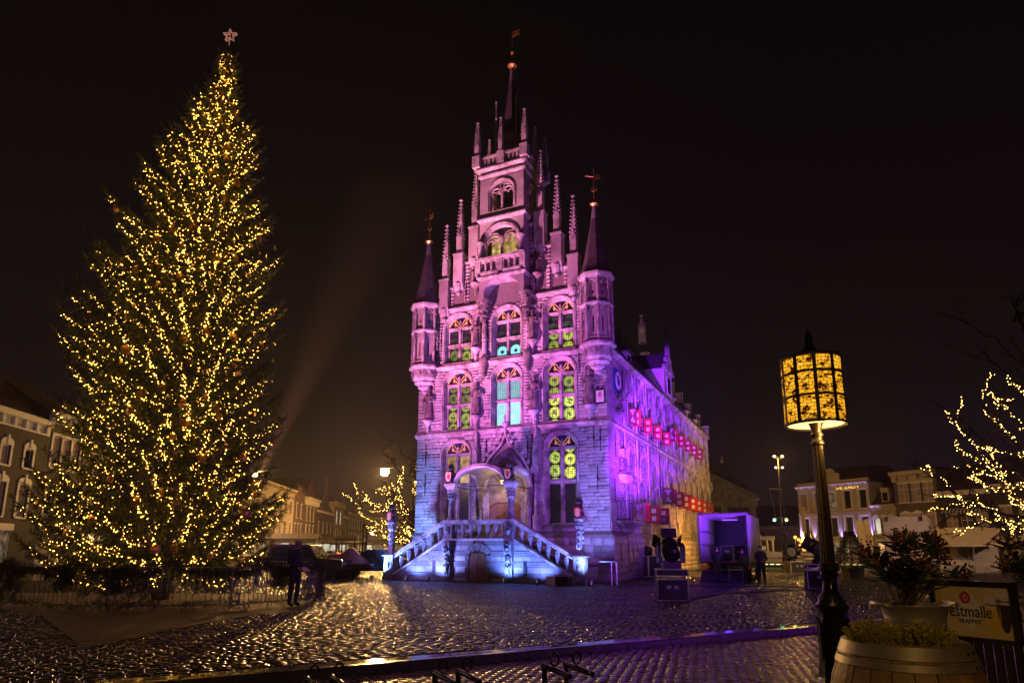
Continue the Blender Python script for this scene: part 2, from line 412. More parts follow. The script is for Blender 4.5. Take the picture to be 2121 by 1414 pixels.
# one cobble: a domed top on a skirt
T = []
for jy, y in enumerate((-.5, 0, .5)):
    for ix, x in enumerate((-.5, 0, .5)):
        c = (ix != 1) + (jy != 1)
        k_ = .90 if c == 2 else .97 if c == 1 else 1
        T.append((x * k_, y * k_, (.0045, .0015, -.007)[c]))
ring = [0, 1, 2, 5, 8, 7, 6, 3]
for i in ring: T.append((T[i][0] * 1.06, T[i][1] * 1.06, -.045))
T = np.array(T); T[:, 0] *= CL - GAP; T[:, 1] *= CW - GAP
TF = [(0, 1, 4, 3), (1, 2, 5, 4), (3, 4, 7, 6), (4, 5, 8, 7)] + [(ring[i], 9 + i, 9 + (i + 1) % 8, ring[(i + 1) % 8]) for i in range(8)]
n = len(cx)
ang = K_ANG + .07 * np.sin(cx * .8 + cy * .5) + rng.normal(0, .06, n); tx = rng.normal(0, .015, n); ty = rng.normal(0, .015, n); hz = rng.normal(0, .0025, n)
sx, sy = rng.uniform(.84, 1.02, n), rng.uniform(.86, 1.03, n)
Mx = np.zeros((n, 4, 4)); ca, sa = np.cos(ang), np.sin(ang)
Mx[:, 0, 0] = ca * sx; Mx[:, 0, 1] = -sa * sy; Mx[:, 1, 0] = sa * sx; Mx[:, 1, 1] = ca * sy; Mx[:, 2, 2] = 1; Mx[:, 3, 3] = 1
Mx[:, 2, 0] = tx * sx; Mx[:, 2, 1] = ty * sy
Mx[:, 0, 3] = cx; Mx[:, 1, 3] = cy; Mx[:, 2, 3] = hz
pyx = CY - 0 * cx
def ypix(x, y, z=0):
    vx, vy, vz = x - EYE.x, y - EYE.y, z - EYE.z
    d = vx * C_F.x + vy * C_F.y + vz * C_F.z
    return 1060.5 + F_PX * (vx * C_R.x + vy * C_R.y + vz * C_R.z) / d, CY - F_PX * (vx * C_U.x + vy * C_U.y + vz * C_U.z) / d
qx, qy = ypix(cx, cy)
vis = (qx > 5) & (qx < 1690) & (qy < 1410)
score = np.where(vis, cy, 1e6)
near = np.argsort(score)[:300]
cob_me = np_mesh('cobble', T, TF, M['cobble'], True)
mask = np.ones(n, bool); mask[near] = False
for i in near:
    o = bpy.data.objects.new('cobble', cob_me); o.matrix_local = Matrix(Mx[i].tolist()); link(o, square)
W, FF = stamp(T, TF, Mx[mask])
obj('cobbles', np_mesh('cobbles', W, FF, M['cobble'], True), square, kind='stuff')

# gutter of flat wet slabs, kerb stones, brick pavement
a = -3.4
while a < 24:
    l = .98
    s = MB(); s.box(0, l - .012, .13, .395, -.04, .0)
    s.build('gutter_slab', M['gutter'], square, loc=kp(a, 0, rng.normal(0, .0015)), rot=(0, 0, K_ANG)); a += l
PVZ = -.11
pave = MB(); pave.add([tuple(kp(-60, .02, PVZ - .025)), tuple(kp(60, .02, PVZ - .025)), tuple(kp(60, -30, PVZ - .025)), tuple(kp(-60, -30, PVZ - .025))], [(3, 2, 1, 0)])
pavement = pave.build('pavement', M['joint'], kind='structure', label='brick pavement a step below the near edge of the square')
a = -3.6
kb = MB(); kb.prism([(-.02, -.2), (.125, -.2), (.125, .004), (.0, .004), (-.02, -.012)], 0, .985, 'x')
kme = kb.mesh('kerb_stone', M['kerb'])
while a < 24:
    obj('kerb_stone', kme, pavement, loc=kp(a, 0, rng.normal(0, .002)), rot=(0, 0, K_ANG)); a += 1.0
BL, BW = .205, .103
T2 = []
for (x, y) in ((-.5, -.5), (.5, -.5), (.5, .5), (-.5, .5)): T2.append((x * (BW - .010), y * (BL - .010), 0))
for (x, y) in ((-.5, -.5), (.5, -.5), (.5, .5), (-.5, .5)): T2.append((x * (BW - .003), y * (BL - .003), -.02))
T2 = np.array(T2); T2F = [(0, 1, 2, 3), (0, 4, 5, 1), (1, 5, 6, 2), (2, 6, 7, 3), (3, 7, 4, 0)]
pts = []
for j in range(int(9 / BW * 3)):
    a0 = -8 + j * BW
    if a0 > 22: break
    for i in range(46): pts.append((a0, -.13 - i * BL - (BL / 2 if j % 2 else 0)))
pts = np.array(pts)
bx_ = KA.x + KD.x * pts[:, 0] + KN.x * pts[:, 1]; by_ = KA.y + KD.y * pts[:, 0] + KN.y * pts[:, 1]
kx, ky = ypix(bx_, by_, PVZ)
ok = (by_ > 3) & (kx > -60) & (kx < 2200) & (ky < 1440)
bx_, by_, kx, ky = bx_[ok], by_[ok], kx[ok], ky[ok]; n = len(bx_)
ang = K_ANG + rng.normal(0, .012, n); tx = rng.normal(0, .010, n); ty = rng.normal(0, .010, n)
Mx = np.zeros((n, 4, 4)); Mx[:, 0, 0] = np.cos(ang); Mx[:, 0, 1] = -np.sin(ang); Mx[:, 1, 0] = np.sin(ang); Mx[:, 1, 1] = np.cos(ang); Mx[:, 2, 2] = 1; Mx[:, 3, 3] = 1
Mx[:, 2, 0] = tx; Mx[:, 2, 1] = ty; Mx[:, 0, 3] = bx_; Mx[:, 1, 3] = by_; Mx[:, 2, 3] = PVZ + rng.normal(0, .0018, n)
vis = (kx > 620) & (kx < 1700) & (ky < 1410)
near = np.argsort(np.where(vis, by_, 1e6))[:300]; mask = np.ones(n, bool); mask[near] = False
pme = np_mesh('paving_brick', T2, T2F, M['paver'])
for i in near:
    o = bpy.data.objects.new('paving_brick', pme); o.matrix_local = Matrix(Mx[i].tolist()); link(o, pavement)
W, FF = stamp(T2, T2F, Mx[mask])
obj('paving_bricks', np_mesh('paving_bricks', W, FF, M['paver']), pavement, kind='stuff')
# ------------------------------------------------------------------ town hall
HO = HALL_K + HU * (-5.85)
hall = thing('town_hall', 'tall gothic stone town hall washed in pink and purple light, with stepped gable and spire', 'town hall', HO, -PHI)
HM = Matrix.Translation(HO) @ Matrix.Rotation(-PHI, 4, 'Z')
def hl(x, y, z): return HM @ Vector((x, y, z))
HWID = 5.85; HLEN = 32.2

def arch_path(hw, zs, spring, rise, n=14):
    p = [(-hw, zs), (-hw, spring)]
    p += [(-hw * math.cos(PI * i / n), spring + rise * math.sin(PI * i / n)) for i in range(1, n)]
    return p + [(hw, spring), (hw, zs)]
def point_path(hw, zs, spring, rise, n=8):
    """pointed arch"""
    p = [(-hw, zs), (-hw, spring)]
    def q(t): return (-hw * (1 - t) ** .0 * math.cos(t * PI / 2) ** 1.0, spring + rise * math.sin(t * PI / 2) ** 1.25)
    L_ = [(-hw + hw * (1 - math.cos(t * PI / 2)) * .55 + hw * t * .45, spring + rise * (math.sin(t * PI / 2) * .6 + t * .4)) for t in [i / n for i in range(1, n + 1)]]
    p += L_; p += [(-x, z) for x, z in reversed(L_[:-1])]
    return p + [(hw, spring), (hw, zs)]
def sweep(mb, pathf, hw, zs, spring, rise, prof, cx=0., mi=None, y0=0., side=None):
    """a moulding round an opening; prof: (outward offset, y)"""
    prev = None
    for d, y in prof:
        P = [(cx + x, y0 + y, z) for x, z in pathf(hw + d, zs, spring, rise + d)]
        if side: P = [side(p) for p in P]
        if prev is not None: mb.strip(prev, P, mi)
        prev = P
def wall_with_openings(mb, x0, x1, z0, z1, cols, y=0., mi=None):
    """front face with stacked arched openings. cols: (cx, hw, [(sill, spring, rise), ...])"""
    xs = x0
    def q(a, b, c, d):
        if b - a > 1e-5 and d - c > 1e-5: mb.add([(a, y, c), (b, y, c), (b, y, d), (a, y, d)], [(0, 1, 2, 3)], mi)
    for cx_, hw, ops in sorted(cols):
        q(xs, cx_ - hw, z0, z1); zl = z0; xs = cx_ + hw
        for (s_, sp, ri) in ops:
            q(cx_ - hw, cx_ + hw, zl, s_)
            zt = sp + ri
            P = [(cx_ + x, y, z) for x, z in arch_path(hw, s_, sp, ri)[1:-1]]
            mb.strip(P, [(p[0], y, zt) for p in P], mi); zl = zt
        q(cx_ - hw, cx_ + hw, zl, z1)
    q(xs, x1, z0, z1)

WX = (-3.2, 0.0, 3.2)
OPEN = {}                                           # (column, floor): sill, spring, rise
for c in range(3):
    OPEN[c, 3] = (12.42, 14.55, .78); OPEN[c, 2] = (8.32, 11.06, .80)
OPEN[0, 1] = OPEN[2, 1] = (2.85, 6.90, .80)
HWO = .90

# --- masonry core
wall = MB()
cols = [(WX[0], HWO, [OPEN[0, 1], OPEN[0, 2], OPEN[0, 3]]), (WX[2], HWO, [OPEN[2, 1], OPEN[2, 2], OPEN[2, 3]]), (0., HWO, [OPEN[1, 2], OPEN[1, 3]])]
wall_with_openings(wall, -HWID, HWID, 2.45, 15.75, cols)
# plinth (wider, battered top)
wall.prism([(-HWID - .22, 0), (HWID + .22, 0), (HWID + .16, 2.3), (-HWID - .16, 2.3)], -.20, -.05)
wall.add([(-HWID - .16, -.20, 2.3), (HWID + .16, -.20, 2.3), (HWID + .02, -.0, 2.5), (-HWID - .02, -.0, 2.5)], [(0, 1, 2, 3)])
wall.box(HWID, HWID + .2, -.05, HLEN, 0, 2.3)
wall.add([(HWID + .16, -.2, 2.3), (HWID + .2, HLEN, 2.3), (HWID + .02, HLEN, 2.5), (HWID + .02, 0, 2.5)], [(0, 1, 2, 3)])
wall.box(-HWID - .2, -HWID, -.05, HLEN, 0, 2.3)
# gable above the cornice
GP = [(-4.45, 15.75), (-4.45, 17.1), (-3.2, 17.1), (-3.2, 18.6), (-2.15, 18.6), (-2.15, 20.15), (2.15, 20.15), (2.15, 18.6), (3.2, 18.6), (3.2, 17.1), (4.45, 17.1), (4.45, 15.75)]
wall.prism(GP, 0, .62)
# left flank, back wall, interior floor and ceiling so that windows look into rooms
wall.box(-HWID, -HWID + .4, .5, HLEN, 2.3, 12.24); wall.box(-HWID + .4, HWID - .4, HLEN - .4, HLEN, 2.3, 12.2)
for z in (2.3, 8.1, 12.15): wall.box(-HWID + .4, HWID - .4, .5, HLEN - .4, z - .05, z)
wall.box(-HWID + .4, HWID - .4, 2.6, 2.7, 2.3, 15.7)
hall_wall = wall.build('wall', M['mortar'], hall)
# right flank as a face with openings
BAYS = [4.28 + 2.63 * k for k in range(11)]
SIDE_UP = [(8.62, 10.0, .36) if k < 4 else (9.25, 10.3, .36) for k in range(11)]
SIDE_LO = [(3.15, 5.05, .36) if k < 3 else (4.6, 6.5, .36) for k in range(11)]
sw = MB()
sw.M = Matrix(((0, -1, 0, HWID), (1, 0, 0, 0), (0, 0, 1, 0), (0, 0, 0, 1)))     # local x -> y, face looks to +x
wall_with_openings(sw, 0, HLEN, 2.3, 12.24, [(BAYS[k], .48, [SIDE_LO[k], SIDE_UP[k]]) for k in range(11)])
for k in range(11):
    for (s_, sp, ri) in (SIDE_LO[k], SIDE_UP[k]):
        sweep(sw, arch_path, .48, s_, sp, ri, [(0, 0), (0, .3)], cx=BAYS[k])
        sw.box(BAYS[k] - .48, BAYS[k] + .48, 0, .3, s_ - .05, s_)
side_wall = sw.build('side_wall', M['mortar'], hall)

# --- ashlar: separate blocks proud of the mortar
UNIT = MB(); UNIT.add([(0, .03, 0), (1, .03, 0), (1, .03, 1), (0, .03, 1), (.012, 0, .03), (.988, 0, .03), (.988, 0, .97), (.012, 0, .97)],
                      [(4, 5, 6, 7), (0, 1, 5, 4), (1, 2, 6, 5), (2, 3, 7, 6), (3, 0, 4, 7)])
unit_me = UNIT.mesh('stone', M['stone'], fix=False)
UV_ = np.array(UNIT.v); UF_ = np.array(UNIT.f)
def half_at(op, hw, z0, z1):
    """half width that an opening and its moulding take up between two heights"""
    s_, sp, ri = op
    if z1 < s_ - .12 or z0 > sp + ri + .14: return 0
    if z0 <= sp: return hw + .13
    t = (z0 - sp) / (ri + .14)
    return (hw + .14) * math.sqrt(max(0, 1 - t * t))
def courses(x0, x1, z0, z1, blocked, h=(.15, .21), ln=(.30, .66), gap=.011):
    out = []; z = z0; r = random.Random(5)
    while z < z1 - .12:
        hh = min(r.uniform(*h), z1 - z)
        iv = [(x0, x1)]
        for a, b in blocked(z, z + hh):
            nv = []
            for p, q in iv:
                if b <= p or a >= q: nv.append((p, q)); continue
                if a > p: nv.append((p, a))
                if b < q: nv.append((b, q))
            iv = nv
        for p, q in iv:
            x = p
            while x < q - .05:
                l = r.uniform(*ln)
                if q - (x + l) < .25: l = q - x
                out.append((x + gap / 2, x + l - gap / 2, z + gap / 2, z + hh - gap / 2)); x += l
        z += hh
    return out
def front_blocked(z0, z1):
    o = []
    for (c, fl), op in OPEN.items():
        w = half_at(op, HWO, z0, z1)
        if w: o.append((WX[c] - w, WX[c] + w))
    if z0 < 7.9:                                             # portal arch
        w = float(np.interp(z0, [2.5, 5.0, 6.0, 7.0, 7.8], [1.6, 1.5, 1.2, .55, .08])); o.append((-w, w))
    if 12.2 < z1 and z0 < 15.7: o += [(-1.60, -1.26), (1.26, 1.60)]
    if z1 > 11.0: o += [(-9, -4.75), (4.75, 9)]
    for zz in (8.2, 12.22):
        if z0 < zz + .08 and z1 > zz - .14: o.append((-9, 9))
    if z1 > 15.6: o.append((-9, 9))
    return o
rects = courses(-HWID, HWID, 2.5, 15.7, front_blocked)
def gable_blocked(z0, z1):
    w = 4.45 if z1 <= 17.1 else 3.2 if z1 <= 18.6 else 2.15 if z1 <= 20.15 else 0
    return [(-9, -w), (w, 9), (-1.45, 1.45)] + [(s_ - .36, s_ + .36) for s_ in (-4.15, -3.18, -2.12, 2.12, 3.18, 4.15)]
rects += courses(-4.5, 4.5, 15.85, 20.1, gable_blocked, h=(.2, .27), ln=(.35, .8))
rr = random.Random(3)
fm = [(r, -.030 - rr.random() * .012) for r in rects]
fm.sort(key=lambda t: -(t[0][1] - t[0][0]) * (t[0][3] - t[0][2]) / (1 + .02 * (6 - t[0][0]) + .05 * t[0][2]))
for (r_, y) in fm[:300]:
    obj('stone', unit_me, hall_wall, loc=(r_[0], y, r_[2]), scale=(r_[1] - r_[0], 1, r_[3] - r_[2]))
def rect_mats(L_):
    A_ = np.zeros((len(L_), 4, 4)); A_[:, 3, 3] = 1; A_[:, 1, 1] = 1
    for i, (r_, y) in enumerate(L_): A_[i, 0, 0] = r_[1] - r_[0]; A_[i, 2, 2] = r_[3] - r_[2]; A_[i, 0, 3] = r_[0]; A_[i, 1, 3] = y; A_[i, 2, 3] = r_[2]
    return A_
W, FF = stamp(UV_, UF_, rect_mats(fm[300:]))
obj('stones', np_mesh('stones', W, FF, M['stone']), hall_wall, kind='stuff')
# side ashlar
def side_blocked(z0, z1):
    o = []
    for k in range(11):
        for op in (SIDE_LO[k], SIDE_UP[k]):
            w = half_at(op, .48, z0, z1)
            if w: o.append((BAYS[k] - w, BAYS[k] + w))
    for k in range(12):
        b = 4.28 + 2.63 * (k - .5); o.append((b - .16, b + .16))
    if z0 < 8.3 and z1 > 8.05: o.append((-1, 99))
    return o
srects = courses(.02, HLEN, 2.5, 12.1, side_blocked, h=(.14, .19), ln=(.26, .5))
prects = courses(-.2, HLEN, .05, 2.25, lambda a, b: [(BAYS[k] - .3, BAYS[k] + .3) for k in range(1, 11, 2) if .5 < b and a < 1.3], h=(.3, .42), ln=(.5, 1.0))
sm = [(r, -.030 - rr.random() * .012) for r in srects] + [(r, -.232 - rr.random() * .01) for r in prects]
sm.sort(key=lambda t: t[0][0] - .6 * (t[0][1] - t[0][0]))
SMX = Matrix(((0, -1, 0, HWID), (1, 0, 0, 0), (0, 0, 1, 0), (0, 0, 0, 1)))
def side_m(r_, y): return SMX @ Matrix(((r_[1] - r_[0], 0, 0, r_[0]), (0, 1, 0, y), (0, 0, r_[3] - r_[2], r_[2]), (0, 0, 0, 1)))
for (r_, y) in sm[:300]:
    o = bpy.data.objects.new('stone', unit_me); o.matrix_local = side_m(r_, y); link(o, side_wall)
A_ = np.array([[list(row) for row in side_m(r_, y)] for r_, y in sm[300:]])
W, FF = stamp(UV_, UF_, A_)
obj('stones', np_mesh('stones', W, FF, M['stone']), side_wall, kind='stuff')
# plinth blocks in front
pr = courses(-HWID - .2, HWID + .2, .05, 2.28, lambda a, b: [], h=(.3, .42), ln=(.5, 1.1))
W, FF = stamp(UV_, UF_, rect_mats([(r, -.23) for r in pr])); obj('plinth_stones', np_mesh('plinth_stones', W, FF, M['stone']), hall_wall, kind='stuff')

# --- string courses and cornices
def ledge(mb, x0, x1, z, p=.16, h=.26, y=0.):
    """weathered moulding, sloping top"""
    prof = [(y, z - h), (y - p * .35, z - h * .8), (y - p * .5, z - h * .55), (y - p, z - h * .4), (y - p, z - h * .15), (y - p * .55, z + .04), (y + .0, z + .16)]
    mb.prism([(a, b) for a, b in prof], x0, x1, 'x')
ls = MB(); ledge(ls, -HWID - .12, HWID + .12, 8.2); ls.build('string_course', M['trim'], hall)
ls = MB(); ledge(ls, -4.75, 4.75, 12.2, .2, .3); ls.build('string_course', M['trim'], hall)
ls = MB(); ledge(ls, -4.5, -1.42, 15.75, .2, .3); ledge(ls, 1.42, 4.5, 15.75, .2, .3); ls.build('cornice', M['trim'], hall)
def side_ledge(z, p=.18, h=.3, name='string_course'):
    m_ = MB(); m_.M = SMX; ledge(m_, -.05, HLEN + .1, z, p, h); m_.build(name, M['trim'], hall)
side_ledge(8.2, .12, .24); side_ledge(12.2, .26, .36, 'cornice')

# --- windows of the front
def pane_mat(kind, seed, strength):
    """leaded glass lit from the room behind. kinds: roundel, daylight, lattice, dark, warm"""
    m = bpy.data.materials.new('leaded_glass_' + kind); m.use_nodes = True
    N, L = m.node_tree.nodes, m.node_tree.links; b = N['Principled BSDF']
    b.inputs['Base Color'].default_value = (.02, .02, .025, 1); b.inputs['Roughness'].default_value = .15
    tc = N.new('ShaderNodeTexCoord'); sp = N.new('ShaderNodeSeparateXYZ'); L.new(tc.outputs['Object'], sp.inputs[0])
    def mth(op, a, b_=None, c_=None):
        n = N.new('ShaderNodeMath'); n.operation = op
        for i, v in enumerate((a, b_, c_)):
            if v is None: continue
            if isinstance(v, (int, float)): n.inputs[i].default_value = v
            else: L.new(v, n.inputs[i])
        return n.outputs[0]
    X, Z = sp.outputs[0], sp.outputs[2]
    gx = mth('ABSOLUTE', mth('SUBTRACT', mth('FRACT', mth('DIVIDE', X, .115)), .5)); gz = mth('ABSOLUTE', mth('SUBTRACT', mth('FRACT', mth('DIVIDE', Z, .125)), .5))
    grid = mth('LESS_THAN', mth('MAXIMUM', gx, gz), .41)
    nz = N.new('ShaderNodeTexNoise'); nz.inputs['Scale'].default_value = 3.2; nz.inputs['Detail'].default_value = 5; L.new(tc.outputs['Object'], nz.inputs['Vector'])
    if kind == 'roundel':
        P = .70
        zz = mth('SUBTRACT', mth('FRACT', mth('DIVIDE', mth('ADD', Z, seed * .13), P)), .5); zz = mth('MULTIPLY', zz, P)
        d = mth('SQRT', mth('ADD', mth('MULTIPLY', X, X), mth('MULTIPLY', zz, zz)))
        disc = mth('LESS_THAN', d, .325)
        ringm = mth('LESS_THAN', mth('ABSOLUTE', mth('SUBTRACT', d, .29)), .012)
        n3 = N.new('ShaderNodeTexNoise'); n3.inputs['Scale'].default_value = 7.5; n3.inputs['Detail'].default_value = 3; n3.noise_dimensions = '4D'; n3.inputs['W'].default_value = seed * 3.7; L.new(tc.outputs['Object'], n3.inputs['Vector'])
        fig = mth('GREATER_THAN', mth('SUBTRACT', n3.outputs[0], mth('MULTIPLY', d, 1.15)), .36)
        fig2 = mth('GREATER_THAN', nz.outputs[0], .58)
        f = mth('MULTIPLY', disc, mth('SUBTRACT', 1, mth('MULTIPLY', mth('MAXIMUM', mth('MAXIMUM', fig, ringm), mth('MULTIPLY', fig2, .55)), .8)))
        f = mth('MULTIPLY', f, mth('ADD', mth('MULTIPLY', grid, .8), .2)); col = ((.75, .78, .12), (.50, .62, .10))[seed % 2]
        f = mth('ADD', f, .012)
    elif kind == 'daylight':
        f = mth('MULTIPLY', mth('ADD', mth('MULTIPLY', grid, .75), .25), mth('ADD', .55, mth('MULTIPLY', nz.outputs[0], .7))); col = (.42, .86, .95)
    elif kind == 'half':
        c1 = mth('SQRT', mth('ADD', mth('MULTIPLY', X, X), mth('MULTIPLY', mth('ADD', Z, .22), mth('ADD', Z, .22))))
        f = mth('MULTIPLY', mth('LESS_THAN', c1, .34), mth('GREATER_THAN', c1, .10)); f = mth('MULTIPLY', mth('ADD', f, .02), mth('ADD', mth('MULTIPLY', grid, .7), .3)); col = (.30, .85, .95)
    elif kind == 'lattice':
        v = N.new('ShaderNodeTexVoronoi'); v.feature = 'DISTANCE_TO_EDGE'; v.inputs['Scale'].default_value = 8; L.new(tc.outputs['Object'], v.inputs['Vector'])
        f = mth('MULTIPLY', mth('GREATER_THAN', v.outputs['Distance'], .10), mth('MULTIPLY', mth('GREATER_THAN', nz.outputs[0], .5), .35)); f = mth('ADD', mth('MULTIPLY', f, grid), .01); col = (.22, .40, .20)
    elif kind == 'warm':
        f = mth('MULTIPLY', mth('ADD', mth('MULTIPLY', grid, .5), .5), mth('ADD', .10, mth('MULTIPLY', mth('POWER', nz.outputs[0], 3.0), 2.6))); col = (1.0, .62, .20)
    else:
        f = mth('ADD', mth('MULTIPLY', grid, .012), .003); col = (.5, .4, .5)
    b.inputs['Emission Color'].default_value = (*col, 1); L.new(mth('MULTIPLY', f, strength), b.inputs['Emission Strength'])
    gb = mth('MULTIPLY', grid, 1.0); bp = N.new('ShaderNodeBump'); bp.inputs['Strength'].default_value = .3; bp.inputs['Distance'].default_value = .01; L.new(gb, bp.inputs['Height']); L.new(bp.outputs[0], b.inputs['Normal'])
    return m
M['tympanum'] = mat('painted_tympanum', (.02, .014, .06), .5, noise=.3, nscale=6)
M['tracery'] = mat('gilt_glow_tracery', (.85, .58, .20), .5, noise=.15, nscale=8, emit=(1, .52, .12), estr=.30)  # glow put into the gilt bars for light from inside
M['shield'] = mat('gilt_glow_shield', (.80, .42, .08), .4, noise=.3, nscale=18, emit=(1, .40, .04), estr=.35)  # painted shields given a glow of their own, though no lamps
PROF = [(.13, .0), (.13, -.07), (.05, -.09), (.03, -.04), (.0, -.02), (.0, .08), (-.05, .10), (-.05, .20), (-.10, .22), (-.10, .34)]
PROF = [(.13 + .0, -.02)] + PROF[1:]
def shield_mesh(mb, cx_, y, cz, w, h, d=.03):
    mb.prism([(cx_ - w, cz + h), (cx_ + w, cz + h), (cx_ + w, cz - h * .2), (cx_ + w * .6, cz - h * .75), (cx_, cz - h), (cx_ - w * .6, cz - h * .75), (cx_ - w, cz - h * .2)], y - d, y)
def tall_window(c, fl, tz, ta, kinds, strengths):
    """tz: main transom height, ta: transom under the arch"""
    s_, sp, ri = OPEN[c, fl]; cx_ = WX[c]; hw = HWO - .10
    fr = MB(); yb = .30
    sweep(fr, arch_path, HWO, s_, sp, ri, PROF, cx=cx_)
    w = part(hall, 'window', (0, 0, 0))
    fr.build('surround', M['trim'], w)
    mu = MB()
    mu.box(cx_ - .055, cx_ + .055, yb - .13, yb + .06, s_, sp + ri * .55)
    mu.box(cx_ - hw, cx_ + hw, yb - .11, yb + .05, tz - .05, tz + .05); mu.box(cx_ - hw - .02, cx_ + hw + .02, yb - .15, yb - .08, tz + .03, tz + .075)
    mu.box(cx_ - hw, cx_ + hw, yb - .12, yb + .05, ta - .05, ta + .06)
    for sg in (-1, 1):
        for (za, zb) in ((s_ + .02, tz - .05), (tz + .08, ta - .05)):
            xa = cx_ + sg * .055; xb = cx_ + sg * hw
            x0_, x1_ = min(xa, xb), max(xa, xb); t = .065
            mu.box(x0_, x0_ + t, yb - .05, yb + .04, za, zb); mu.box(x1_ - t, x1_, yb - .05, yb + .04, za, zb)
            mu.box(x0_ + t, x1_ - t, yb - .05, yb + .04, za, za + t); mu.box(x0_ + t, x1_ - t, yb - .05, yb + .04, zb - t, zb)
    mu.build('mullion', M['trim'], w)
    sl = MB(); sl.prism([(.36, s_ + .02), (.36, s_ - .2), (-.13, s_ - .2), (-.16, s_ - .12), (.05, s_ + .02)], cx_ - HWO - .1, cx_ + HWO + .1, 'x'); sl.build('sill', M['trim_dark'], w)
    i = 0
    for row, (za, zb) in enumerate(((s_, tz), (tz, ta))):
        for sg in (-1, 1):
            k, st = kinds[i], strengths[i]; pm = pane_mat(k, i + c + fl, st); i += 1
            xc = cx_ + sg * (hw + .05) / 2; zc = (za + zb) / 2
            p = MB(); p.box(-hw / 2 + .02, hw / 2 - .02, 0, .02, -(zb - za) / 2, (zb - za) / 2)
            p.build('pane', pm, w, loc=(xc, yb + .01, zc))
    ty = MB(); P = [q for q in arch_path(hw, ta + .04, max(sp, ta + .05), ri - .08)]
    ty.prism([(cx_ + x, z) for x, z in P], yb + .02, yb + .05); ty.build('tympanum', M['tympanum'], w)
    tr = MB(); r_ = .024; ya = yb - .03
    sp2 = max(sp, ta + .05); ri2 = ri - .1
    tr.tube([(cx_ + x, ya, z) for x, z in arch_path(hw - .02, ta + .05, sp2, ri2)[1:-1]], .024, 5)
    for sg in (-1, 1):
        tr.tube([(cx_ + sg * hw * .55 * math.sin(t * PI / 2) ** 1.2, ya, ta + .1 + (sp2 + ri2 * .86 - ta - .1) * (1 - math.cos(t * PI / 2) * .9 - .1 * (1 - t))) for t in [j / 8 for j in range(9)]], r_, 5)
        # cusped inner arch of each half
        mid = cx_ + sg * hw * .5
        cusp = []
        for j in range(13):
            t = j / 12; a = PI * t
            q = .40 * hw * (1 + .12 * math.cos(4 * a)); cusp.append((mid - q * math.cos(a), ya, ta + .12 + (sp2 + ri2 * .72 - ta - .12) * math.sin(a) * (1 + .06 * math.cos(4 * a))))
        tr.tube(cusp, r_ * .8, 5)
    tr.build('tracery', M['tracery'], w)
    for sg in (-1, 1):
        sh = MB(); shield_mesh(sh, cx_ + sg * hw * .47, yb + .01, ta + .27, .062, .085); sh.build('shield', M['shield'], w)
    return w
tall_window(0, 3, 13.45, 14.52, ('roundel', 'roundel', 'lattice', 'lattice'), (.45, .75, .5, .5))
tall_window(1, 3, 13.45, 14.52, ('half', 'half', 'lattice', 'lattice'), (1.3, 1.5, .35, .35))
tall_window(2, 3, 13.45, 14.52, ('roundel', 'roundel', 'lattice', 'lattice'), (.9, 1.0, .8, .9))
tall_window(0, 2, 9.78, 11.03, ('roundel', 'roundel', 'roundel', 'roundel'), (.75, .95, .35, .5))
tall_window(1, 2, 9.78, 11.03, ('daylight', 'daylight', 'daylight', 'daylight'), (1.4, 1.7, .85, .8))
tall_window(2, 2, 9.78, 11.03, ('roundel', 'roundel', 'roundel', 'roundel'), (1.6, 2.2, .75, .9))
tall_window(0, 1, 5.1, 6.92, ('dark', 'dark', 'warm', 'warm'), (1, 1, .7, 1.0))
tall_window(2, 1, 5.1, 6.92, ('dark', 'dark', 'roundel', 'roundel'), (1, 1, 1.5, 1.7))

